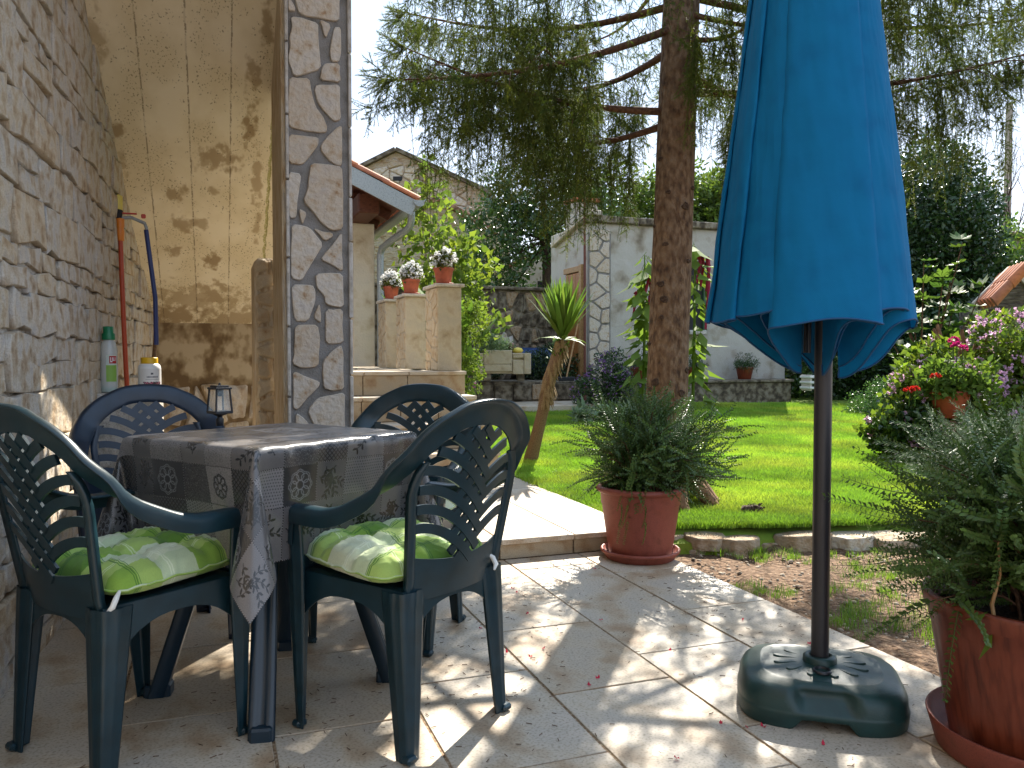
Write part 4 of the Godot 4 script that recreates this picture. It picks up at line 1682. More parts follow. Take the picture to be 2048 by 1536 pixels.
func build_furniture() -> void:
	# square plastic table with splayed channel legs
	var ctr := spot(-0.697, 2.395, 0.0)
	var turn := atan2(spot(0.575, 0.818, 0).x, spot(0.575, 0.818, 0).z)
	var t := thing("plastic_table", "dark green plastic table with splayed legs under the patchwork cloth", "table", ctr, turn)
	var b := MB.new()
	b.box(Vector3(0, 0.735, 0), Vector3(0.566, 0.03, 0.566), 0.008)
	part("top", b, M.green_plastic, t)
	for k in 4:
		var sx := 1.0 if k % 2 == 0 else -1.0
		var sz := 1.0 if k < 2 else -1.0
		b = MB.new()
		var rows := []
		var ax := Vector3(sx, 0, sz).normalized()
		var ay := Vector3(-sz, 0, sx).normalized()
		for i in 7:
			var f := i / 6.0
			var c := Vector3(sx * lerpf(0.07, 0.235, f), lerpf(0.72, 0.0, f), sz * lerpf(0.07, 0.235, f))
			var row := []
			for q in [Vector2(0.016, -0.034), Vector2(0.024, -0.028), Vector2(0.024, -0.012), Vector2(0.016, -0.008), Vector2(0.016, 0.008), Vector2(0.024, 0.012), Vector2(0.024, 0.028), Vector2(0.016, 0.034), Vector2(-0.022, 0.030), Vector2(-0.022, -0.030)]:
				row.append(c + ax * q.x + ay * q.y)
			rows.append(row)
		b.grid(rows, true)
		b.fan(rows[6])
		part("leg", b, M.table_leg, t)
		b = MB.new()
		b.xf = Transform3D(Basis(Vector3.UP, -PI / 4.0 if sx * sz > 0 else PI / 4.0), Vector3(sx * 0.232, 0.02, sz * 0.232))
		b.box(Vector3.ZERO, Vector3(0.074, 0.04, 0.056), 0.006)
		part("foot", b, M.table_leg, t)
	# cloth
	var cm := mat(Color(0.70, 0.70, 0.73), 0.27, {"tex": cloth_image(), "uv": true, "spec": 0.6, "sheen": 0.3})
	b = MB.new()
	var s := 0.288
	var over := 0.300
	var n := 65
	var nz := noise(97, 5.0, 3)
	var rows := []
	for i in n:
		var row := []
		for j in n:
			var p := (j / float(n - 1) * 2.0 - 1.0) * (s + over)
			var q := (i / float(n - 1) * 2.0 - 1.0) * (s + over)
			var dx := maxf(0.0, absf(p) - s)
			var dz := maxf(0.0, absf(q) - s)
			var sx := signf(p)
			var sz := signf(q)
			var v := Vector3(clampf(p, -s, s), 0.756 + 0.0022 * nz.get_noise_2d(p * 2.0, q * 2.0), clampf(q, -s, s))
			var rho := sqrt(dx * dx + dz * dz)
			if rho > 0.0:
				var soft := minf(rho, 0.012)
				if dx > 0 and dz > 0:
					var th := atan2(dz, dx) / (PI * 0.5)
					# a corner hangs as a deep fold that stands off on the diagonal
					var fold := sin(th * PI)
					var diag := Vector3(sx, 0, sz).normalized()
					var tang := Vector3(-sx, 0, sz).normalized()
					v += diag * (rho * 0.26 * fold * fold + soft * 0.5) + tang * (rho * 0.17 * sin(th * TAU) * -1.0)
					v += Vector3(sx * (1.0 - th), 0, sz * th) * (0.012 - 0.10 * rho) * (1.0 - fold)
					v.y -= rho * (0.985 - 0.05 * fold)
				elif dx > 0:
					var wave := 0.013 * sin(q * 17.0 + sx * 1.3) * (dx / over) + 0.006 * nz.get_noise_2d(q * 3.0, dx + sx * 9.0)
					v.x += sx * (soft - dx * 0.10 + wave)
					v.y -= dx - soft * 0.4
				else:
					var wave := 0.013 * sin(p * 16.0 + sz * 0.7) * (dz / over) + 0.006 * nz.get_noise_2d(p * 3.0, dz + sz * 5.0)
					v.z += sz * (soft - dz * 0.10 + wave)
					v.y -= dz - soft * 0.4
			row.append(v)
		rows.append(row)
	b.grid(rows)
	var cloth := solo("tablecloth", b, cm, "shiny grey patchwork tablecloth draped over the square table", "tablecloth", ctr)
	cloth.rotation.y = turn
	# lantern
	var l := thing("garden_lantern", "small black lantern with glass panes standing on the tablecloth", "lantern", spot(-0.935, 2.62, 0.759), 0.5)
	l.scale = Vector3.ONE * 0.86
	b = MB.new()
	b.lathe([Vector2(0.0, 0.0), Vector2(0.014, 0.0), Vector2(0.014, 0.026), Vector2(0.010, 0.028), Vector2(0.010, 0.036), Vector2(0.022, 0.040), Vector2(0.030, 0.046), Vector2(0.0, 0.047)], 20)
	part("stem", b, M.dark_metal, l)
	b = MB.new()
	b.box(Vector3(0, 0.050, 0), Vector3(0.070, 0.010, 0.070), 0.002)
	part("floor_plate", b, M.dark_metal, l)
	for k in 4:
		var sx := 1.0 if k % 2 == 0 else -1.0
		var sz := 1.0 if k < 2 else -1.0
		b = MB.new()
		b.tube([Vector3(sx * 0.032, 0.05, sz * 0.032), Vector3(sx * 0.026, 0.138, sz * 0.026)], 0.0042, 4)
		part("corner_bar", b, M.dark_metal, l)
		b = MB.new()
		var e := Vector3(sx, 0, 0) if k < 2 else Vector3(0, 0, sx)
		var f := Vector3(0, 0, 1) if k < 2 else Vector3(1, 0, 0)
		b.quad(e * 0.030 + f * -0.030 + Vector3(0, 0.055, 0), e * 0.025 + f * -0.025 + Vector3(0, 0.136, 0), e * 0.025 + f * 0.025 + Vector3(0, 0.136, 0), e * 0.030 + f * 0.030 + Vector3(0, 0.055, 0))
		part("pane", b, mat(Color(0.8, 0.9, 0.9), 0.08, {"alpha": 0.16}), l)
	b = MB.new()
	b.box(Vector3(0, 0.139, 0), Vector3(0.066, 0.008, 0.066), 0.002)
	b.box(Vector3(0, 0.146, 0), Vector3(0.050, 0.008, 0.050), 0.002)
	part("roof", b, M.dark_metal, l)
	b = MB.new()
	b.lathe([Vector2(0.0, 0.108), Vector2(0.012, 0.110), Vector2(0.013, 0.134), Vector2(0.0, 0.135)], 12)
	part("lamp_socket", b, M.dark_metal, l)
	b = MB.new()
	b.lathe([Vector2(0.005, 0.15), Vector2(0.004, 0.158), Vector2(0.0, 0.16)], 10)
	part("finial", b, M.dark_metal, l)
	# chairs
	var pm := mat(Color(0.86, 0.86, 0.86), 0.85, {"tex": plaid_image(), "uv": true, "sheen": 0.3})
	var c1 := make_chair("dark green plastic armchair close to the rubble house wall, holding a plaid cushion", M.green_plastic, spot(-0.972, 2.060, 0.007), spot(0.55, 0.835, 0))
	var c2 := make_chair("dark green plastic armchair with plaid cushion, turned away from the umbrella", M.green_plastic, spot(-0.288, 2.195, 0.007), spot(-0.80, 0.60, 0))
	make_chair("bluish plastic armchair by the pale ledge, without a cushion", M.blue_plastic, spot(-1.235, 2.85, 0.007), spot(0.50, -0.86, 0))
	var c4 := make_chair("dark green plastic armchair in front of the garden steps", M.green_plastic, spot(-0.425, 2.87, 0.007), spot(-0.30, -0.95, 0))
	make_cushion("plump green plaid cushion on the chair by the rubble wall", c1, pm, Vector3(0, 0.412, 0.030), 0.06, -0.02)
	make_cushion("green plaid cushion sticking out behind, on the chair turned away from the umbrella", c2, pm, Vector3(0.015, 0.412, 0.026), -0.12, -0.03)
	make_cushion("green plaid cushion mostly hidden on the chair in front of the steps", c4, pm, Vector3(0.02, 0.412, 0.02), 0.1, -0.02)


# ---------------------------------------------------------------- closed parasol
func build_umbrella() -> void:
	var at := spot(0.862, 2.27, 0.0)
	var o := thing("closed_umbrella", "closed blue parasol with hanging folds on a dark pole", "umbrella", at, 0.0)
	var b := MB.new()
	b.tube([Vector3(0, 0.09, 0), Vector3(0, 1.3, 0), Vector3(0, 2.42, 0)], 0.0238, 20)
	part("pole", b, M.pole, o)
	# cloth: each gore folds into a double flap that wraps round over the next one
	b = MB.new()
	var flaps := [[0.0, 0.66, 0.97, 0.006], [0.55, 0.68, 0.94, 0.020], [1.05, 0.72, 1.00, -0.012], [1.90, 0.70, 0.95, 0.016], [2.45, 0.66, 0.97, -0.008], [3.3, 0.7, 0.97, 0.02], [4.2, 0.7, 1.0, -0.01], [5.2, 0.7, 1.0, 0.0]]
	var lobes := flaps.size()
	var per := 60
	var cols := lobes * per
	var nz := noise(103, 1.0, 2)
	var front := atan2(-at.z, -at.x) + 1.95
	var rows := []
	var hem := []
	for i in 44:
		var t := i / 43.0
		var row := []
		for j in cols:
			var k := j / per
			var f := float(j % per) / per
			var a0: float = flaps[k][0]
			var beta: float = (flaps[(k + 1) % lobes][0] + (TAU if k == lobes - 1 else 0.0)) - a0
			var wrap: float = beta + flaps[k][1]
			var an := 0.0
			var lobe := 0.0
			if f < 0.62:
				var g := f / 0.62
				an = wrap * g
				lobe = smoothstep(0.0, 0.62, an) * (0.92 + 0.08 * g) - 0.02 * smoothstep(0.94, 1.0, g)
			else:
				var h := (f - 0.62) / 0.38
				an = wrap - (wrap - beta) * h
				lobe = lerpf(0.945, 0.0, smoothstep(0.30, 1.0, h))
			var y_hem: float = lerpf(0.940 + flaps[k][3], 1.075 + flaps[k][3], smoothstep(0.0, 1.0, lobe))
			y_hem += 0.010 * sin(an * 5.0 + k)
			var y := lerpf(2.46, y_hem, t)
			var drop := 2.46 - y
			var rout: float = (lerpf(0.03, 0.108, smoothstep(0.0, 0.16, drop)) + 0.126 * drop) * flaps[k][2]
			var rin := 0.027 + 0.030 * drop
			var r := lerpf(rin, rout, clampf(lobe, 0.0, 1.0)) + 0.006 * nz.get_noise_2d(j * 0.08, t * 4.0) * t + 0.0025 * nz.get_noise_2d(j * 0.35 + 40.0, t * 16.0)
			var ang := front - (a0 + an)
			row.append(Vector3(cos(ang) * r, y, sin(ang) * r) - spot(0.040, 0.0, 0.0) * smoothstep(0.2, 1.0, lobe))
		rows.append(row)
	hem = rows[43]
	b.grid(rows, true, false)
	part("canopy", b, M.canopy, o)
	var edge := []
	for p in hem:
		edge.append(p)
	edge.append(hem[0])
	b = MB.new()
	b.tube(edge, 0.0026, 5, false)
	part("hem", b, M.hem, o)
	for k in lobes:
		var an := TAU * k / lobes - 0.2
		b = MB.new()
		var d := Vector3(cos(an), 0, sin(an))
		b.tube([d * 0.03 + Vector3(0, 2.36, 0), d * 0.055 + Vector3(0, 1.5, 0), d * 0.062 + Vector3(0, 0.99, 0)], 0.0055, 6)
		part("rib", b, M.dark_metal, o)
	b = MB.new()
	b.lathe([Vector2(0.0, 2.47), Vector2(0.02, 2.46), Vector2(0.035, 2.42), Vector2(0.05, 2.385), Vector2(0.0, 2.38)], 16)
	part("finial", b, M.canopy, o)
	# water-filled foot
	var f := thing("umbrella_base", "dark green moulded plastic parasol foot with petal relief and hand grips", "umbrella base", at, -YAW - 0.28)
	b = MB.new()
	rows = []
	var prof := [[0.94, 0.0], [0.985, 0.012], [1.0, 0.045], [0.99, 0.050], [0.985, 0.055], [0.975, 0.080], [0.93, 0.100], [0.86, 0.112], [0.72, 0.120], [0.705, 0.122], [0.69, 0.119], [0.45, 0.124], [0.2, 0.128], [0.13, 0.129]]
	for p in prof:
		var row := []
		for j in 96:
			var an := TAU * j / 96.0
			var ca := cos(an)
			var sa := sin(an)
			var sq: float = 1.0 / pow(pow(absf(ca), 3.6) + pow(absf(sa), 3.6), 1.0 / 3.6)
			var hx: float = 0.222 * p[0]
			var hz: float = 0.195 * p[0]
			var y: float = p[1]
			var q := Vector3(ca * sq * hx, y, sa * sq * hz)
			# grips on both long sides: a scoop above and a cut-out at the floor
			if absf(q.x) < 0.085 and absf(sa) > 0.5:
				var w := smoothstep(0.085, 0.055, absf(q.x))
				if y > 0.060 and p[0] > 0.90:
					q.z -= signf(sa) * 0.030 * w * smoothstep(0.058, 0.082, y)
				if y < 0.03:
					q.y = lerpf(y, 0.032 + y * 0.3, w)
			row.append(q)
		rows.append(row)
	b.grid(rows, true, false, true)
	part("body", b, M.base_plastic, f)
	b = MB.new()
	b.lathe([Vector2(0.046, 0.126), Vector2(0.045, 0.142), Vector2(0.038, 0.147), Vector2(0.028, 0.147), Vector2(0.026, 0.12)], 28)
	part("socket", b, M.base_plastic, f)
	for k in 12:
		var an := TAU * (k + 0.5) / 12.0
		if k == 2 or k == 3:
			continue
		b = MB.new()
		var ring := []
		for i in 18:
			var t := TAU * i / 18.0
			var u := 0.090 + 0.038 * cos(t)
			var v := (0.006 + 0.006 * cos(t)) * 0.5 * sin(t) * 2.2 + 0.004 * sin(t)
			ring.append(Vector2(cos(an) * u - sin(an) * v, (sin(an) * u + cos(an) * v) * 0.86))
		b.slab(ring, Vector3(0, 0.1215, 0), Vector3(1, 0, 0), Vector3(0, 0, -1), Vector3(0, 1, 0), 0.0055, 0.003, 0.0, 0.006)
		part("petal_relief", b, M.base_plastic, f)
	b = MB.new()
	b.lathe([Vector2(0.024, 0.125), Vector2(0.024, 0.132), Vector2(0.019, 0.133), Vector2(0.018, 0.105), Vector2(0.0, 0.104)], 20, Vector3(0, 0, 0.076))
	part("filler_neck", b, M.dark_metal, f)


# ---------------------------------------------------------------- leaves and twigs
func leaf(b: MB, base: Vector3, dir: Vector3, side: Vector3, len: float, w: float, fold := 0.2, droop := 0.0, at := 0.45) -> void:
	var up := dir.cross(side).normalized()
	var mid := base + dir * (len * at) - up * (droop * len * 0.25)
	var o := b.vert(base)
	b.vert(mid + side * (w * 0.5) + up * (fold * w))
	b.vert(mid)
	b.vert(mid - side * (w * 0.5) + up * (fold * w))
	b.vert(base + dir * (len * (1.0 - 0.15 * droop)) - up * (droop * len))
	b.tri(o, o + 1, o + 2)
	b.tri(o, o + 2, o + 3)
	b.tri(o + 1, o + 4, o + 2)
	b.tri(o + 2, o + 4, o + 3)


# a frame whose y axis points along dir
func along(dir: Vector3, spin: float) -> Basis:
	var y := dir.normalized()
	var x := y.cross(Vector3.UP if absf(y.y) < 0.95 else Vector3.RIGHT).normalized()
	var z := x.cross(y)
	return Basis(x, y, z) * Basis(Vector3.UP, spin)


func box_twig(len: float, pairs: int, ll: float, lw: float) -> ArrayMesh:
	var b := MB.new()
	b.colored = true
	b.tint = Color(1.9, 0.95, 0.9)
	var path := []
	for i in 5:
		var t := i / 4.0
		path.append(Vector3(0.02 * sin(t * 2.2) * len / 0.25, len * t, 0.05 * t * t * len / 0.25))
	b.tube(path, [0.0017, 0.0015, 0.0012, 0.001, 0.0006], 4, false)
	for i in pairs:
		var t := (i + 1.0) / (pairs + 0.5)
		var p := Vector3(0.02 * sin(t * 2.2) * len / 0.25, len * t, 0.05 * t * t * len / 0.25)
		var sp := 0.5 * (i % 2) + rf(-0.25, 0.25)
		var sz := lerpf(1.05, 0.7, t)
		var g := rf(0.75, 1.25)
		b.tint = Color(g * rf(0.9, 1.35), g * rf(0.95, 1.15), g)
		for s in [-1.0, 1.0]:
			var d := Vector3(cos(sp) * s, 0.45, sin(sp) * s).normalized()
			leaf(b, p, d, d.cross(Vector3.UP).normalized(), ll * sz, lw * sz, 0.15, 0.1)
	return b.mesh()


func spruce_twig(len: float, sd: int) -> ArrayMesh:
	# hangs along -y: a thin shoot with short side shoots, all clad in needles
	rng.seed = sd
	var b := MB.new()
	b.colored = true
	var shoots := [[Vector3.ZERO, Vector3(rf(-0.1, 0.1), -1, rf(-0.1, 0.1)).normalized(), len]]
	for k in 8:
		var t := rf(0.05, 0.8)
		var an := rf(0, TAU)
		shoots.append([Vector3(0, -len * t, 0), Vector3(cos(an) * 0.75, -rf(0.35, 0.9), sin(an) * 0.75).normalized(), rf(0.05, 0.12) * (1.1 - 0.5 * t)])
	for s in shoots:
		var d: Vector3 = s[1]
		var l: float = s[2]
		b.tint = Color(1.5, 0.75, 0.5)
		b.tube([s[0], s[0] + d * l], [0.0016, 0.0008], 3, false)
		var n := int(l / 0.0036)
		for i in n:
			var p: Vector3 = s[0] + d * (l * i / n)
			var out := rdir()
			out = (out - d * out.dot(d)).normalized()
			var nd := (out + d * rf(0.5, 1.1)).normalized()
			var side := nd.cross(out).normalized() * 0.0019
			if side.length_squared() < 1e-9:
				side = nd.cross(Vector3.RIGHT).normalized() * 0.0019
			var g := rf(0.7, 1.3)
			b.tint = Color(g, g, g * 0.9)
			var o := b.vert(p - side)
			b.vert(p + side)
			b.vert(p + nd * rf(0.014, 0.022))
			b.tri(o, o + 1, o + 2)
	return b.mesh()


func leaf_clump(n: int, rad: float, ll: float, lw: float, up := 0.2, droop := 0.2) -> ArrayMesh:
	var b := MB.new()
	b.colored = true
	for i in n:
		var p := rdir() * rad * pow(rng.randf(), 0.5)
		var d := (rdir() + p.normalized() * 0.7 + Vector3.UP * up).normalized()
		var g := rf(0.7, 1.35)
		b.tint = Color(g * rf(0.9, 1.15), g, g * rf(0.8, 1.0))
		var s := d.cross(rdir()).normalized()
		leaf(b, p, d, s, ll * rf(0.7, 1.2), lw * rf(0.8, 1.15), 0.18, droop * rf(0.3, 1.3))
	return b.mesh()


func blossom(n: int, r: float, pr: float, c: Color) -> ArrayMesh:
	var b := MB.new()
	b.colored = true
	for i in n:
		var d := rdir()
		d.y = absf(d.y) * 0.8
		var p := d * r
		for k in 4:
			var g := rf(0.8, 1.15)
			b.tint = Color(c.r * g, c.g * g, c.b * g)
			var q := (d + rdir() * 0.8).normalized()
			leaf(b, p, q, q.cross(rdir()).normalized(), pr, pr * 0.8, 0.2, 0.2)
	return b.mesh()


func jitter_tints(n: int, a: Color, c: Color) -> Array:
	var out := []
	for i in n:
		var t := rng.randf()
		var g := rf(0.8, 1.2)
		out.append(Color(lerpf(a.r, c.r, t) * g, lerpf(a.g, c.g, t) * g, lerpf(a.b, c.b, t) * g))
	return out


# stems from a root to points in a volume, twigs along them
func bush(called: String, label: String, cat: String, at: Vector3, lo: Vector3, hi: Vector3, stems: int, per: int, twig: Mesh, size: float, lm: Material, group := "", outward := 0.7, wood: Material = null) -> Node3D:
	var o := thing(called, label, cat, at, 0.0, group)
	var b := MB.new()
	var xfs := []
	for i in stems:
		var tip := Vector3(rf(-1, 1), rf(0, 1), rf(-1, 1))
		while Vector2(tip.x, tip.z).length() > 1.0 or tip.length() > 1.15:
			tip = Vector3(rf(-1, 1), rf(0, 1), rf(-1, 1))
		tip = Vector3(lerpf(lo.x, hi.x, tip.x * 0.5 + 0.5), lerpf(lo.y, hi.y, tip.y), lerpf(lo.z, hi.z, tip.z * 0.5 + 0.5))
		var root := Vector3(tip.x * 0.18, 0, tip.z * 0.18) + Vector3(rf(-0.03, 0.03), 0, rf(-0.03, 0.03))
		var ctrl := Vector3(tip.x * 0.35, tip.y * 0.75 + 0.05, tip.z * 0.35)
		var path := []
		for k in 6:
			var t := k / 5.0
			path.append(root.lerp(ctrl, t).lerp(ctrl.lerp(tip, t), t))
		b.tube(path, [0.005, 0.0045, 0.004, 0.003, 0.0022, 0.0012], 5, false)
		for k in per:
			var t := 0.25 + 0.75 * (k + rng.randf()) / per
			var p: Vector3 = root.lerp(ctrl, t).lerp(ctrl.lerp(tip, t), t)
			var tan: Vector3 = ((ctrl - root) * (1.0 - t) + (tip - ctrl) * t).normalized()
			var d := (tan * outward + rdir() * 0.75 + Vector3.UP * 0.15).normalized()
			if k == per - 1:
				d = tan
				p = path[5]
			xfs.append(Transform3D(along(d, rf(0, TAU)).scaled(Vector3.ONE * size * rf(0.7, 1.2)), p))
	part("stems", b, wood if wood else M.twig, o)
	many("foliage", twig, xfs, lm, o, jitter_tints(xfs.size(), Color(0.8, 0.85, 0.8), Color(1.2, 1.15, 1.1)))
	return o


# ---------------------------------------------------------------- pots
func build_pots() -> void:
	var twig := box_twig(0.17, 13, 0.0185, 0.0115)
	var at := spot(0.622, 3.95, 0.0)
	var o := thing("terracotta_pot", "round terracotta plant pot with thick rolled rim standing in a saucer", "plant pot", at)
	var b := MB.new()
	b.lathe([Vector2(0.0, 0.012), Vector2(0.140, 0.012), Vector2(0.147, 0.016), Vector2(0.160, 0.09), Vector2(0.176, 0.20), Vector2(0.186, 0.272), Vector2(0.190, 0.274), Vector2(0.193, 0.325), Vector2(0.200, 0.328), Vector2(0.212, 0.336), Vector2(0.214, 0.348), Vector2(0.206, 0.357), Vector2(0.194, 0.358), Vector2(0.184, 0.350), Vector2(0.176, 0.26), Vector2(0.0, 0.26)], 56)
	part("pot", b, M.terracotta, o)
	b = MB.new()
	b.lathe([Vector2(0.0, 0.0), Vector2(0.145, 0.0), Vector2(0.165, 0.010), Vector2(0.182, 0.036), Vector2(0.190, 0.040), Vector2(0.192, 0.050), Vector2(0.186, 0.056), Vector2(0.178, 0.052), Vector2(0.162, 0.016), Vector2(0.0, 0.0115)], 56)
	part("saucer", b, M.terracotta, o)
	b = MB.new()
	var rows := []
	for i in 7:
		var row := []
		for j in 24:
			var an := TAU * j / 24
			row.append(Vector3(cos(an) * 0.181 * i / 6.0, 0.318 + 0.012 * (1.0 - i / 6.0) + rf(-0.004, 0.004), sin(an) * 0.181 * i / 6.0))
		rows.append(row)
	b.grid(rows, true)
	part("soil", b, M.soil, o)
	var s := bush("box_shrub", "sprawling small-leaved evergreen shrub growing in the round terracotta pot", "shrub", at + Vector3(0, 0.325, 0), Vector3(-0.28, 0.02, -0.34), Vector3(0.52, 0.46, 0.28), 95, 13, twig, 1.0, M.boxleaf)
	# two shoots hang over the rim
	var xfs := []
	for q in [spot(-0.115, -0.175, 0.0), spot(-0.01, -0.215, 0.0), spot(-0.09, -0.19, 0.0)]:
		for k in 3:
			xfs.append(Transform3D(along(Vector3(rf(-0.08, 0.08), -1, rf(-0.05, 0.05)), rf(0, 6)).scaled(Vector3.ONE * 0.65), q + Vector3(0, 0.05 - 0.075 * k, 0)))
	many("hanging_shoots", twig, xfs, M.boxleaf, s, jitter_tints(xfs.size(), Color(1.2, 1.3, 1), Color(1.5, 1.5, 1)))
	# wood-grained pot at the terrace edge
	at = spot(1.305, 1.98, 0.0)
	o = thing("ribbed_pot", "large brown wood-grained plant pot with saucer near the umbrella", "plant pot", at)
	b = MB.new()
	var prof := [Vector2(0.0, 0.02), Vector2(0.198, 0.02), Vector2(0.206, 0.026), Vector2(0.236, 0.20), Vector2(0.254, 0.318), Vector2(0.257, 0.320), Vector2(0.262, 0.352), Vector2(0.270, 0.356), Vector2(0.276, 0.386), Vector2(0.272, 0.396), Vector2(0.262, 0.397), Vector2(0.254, 0.388), Vector2(0.240, 0.28), Vector2(0.0, 0.28)]
	rows = []
	for p in prof:
		var row := []
		for j in 96:
			var an := TAU * j / 96
			var r: float = p.x
			if p.y > 0.05 and p.y < 0.319 and r > 0.2 and j % 8 == 0:
				r -= 0.0025
			row.append(Vector3(cos(an) * r, p.y, sin(an) * r))
		rows.append(row)
	b.grid(rows, true)
	part("pot", b, M.brown_pot, o)
	b = MB.new()
	b.lathe([Vector2(0.0, 0.0), Vector2(0.222, 0.0), Vector2(0.240, 0.010), Vector2(0.258, 0.072), Vector2(0.262, 0.084), Vector2(0.256, 0.086), Vector2(0.236, 0.022), Vector2(0.0, 0.018)], 64)
	part("saucer", b, M.terracotta, o)
	b = MB.new()
	rows = []
	for i in 9:
		var row := []
		for j in 30:
			var an := TAU * j / 30
			row.append(Vector3(cos(an) * 0.247 * i / 8.0, 0.345 + rf(-0.005, 0.006), sin(an) * 0.247 * i / 8.0))
		rows.append(row)
	b.grid(rows, true)
	part("soil", b, M.soil, o)
	var twig2 := box_twig(0.24, 17, 0.022, 0.0125)
	bush("arching_shrub", "arching small-leaved evergreen shrub growing in the brown wood-grained pot", "shrub", at + Vector3(0, 0.345, 0), Vector3(-0.36, 0.04, -0.36), Vector3(0.42, 0.42, 0.36), 95, 13, twig2, 0.85, M.boxleaf)
	# a pale seedling vine on the near rim
	var v := thing("seedling_vine", "pale green seedling with a bare root stem hanging over the brown pot rim", "plant", at + spot(-0.20, -0.13, 0.35))
	b = MB.new()
	b.tube([Vector3(0, 0, 0), spot(0.0, 0.02, 0.06), spot(0.012, 0.01, 0.13), spot(0.0, 0.0, 0.20), spot(0.005, 0.0, 0.26)], [0.004, 0.005, 0.003, 0.0025, 0.001], 6)
	part("stem", b, M.pale_wood, v)
	b = MB.new()
	b.colored = true
	for q in [[-0.03, 0.03, -0.8, 0.35, 0.085], [-0.02, 0.05, -0.6, -0.2, 0.075], [-0.01, 0.02, -0.3, -0.75, 0.09], [0.01, 0.24, 0.5, 0.8, 0.09], [0.0, 0.22, 0.2, 0.9, 0.06]]:
		b.tint = Color(1.3, 1.25, 1.3)
		leaf(b, spot(q[0], 0, q[1]), spot(q[2], -0.25, q[3]).normalized(), spot(0.3, 1.0, 0.1).normalized(), q[4], q[4] * 0.42, 0.15, 0.15)
	part("leaf", b, M.lime_leaf, v)


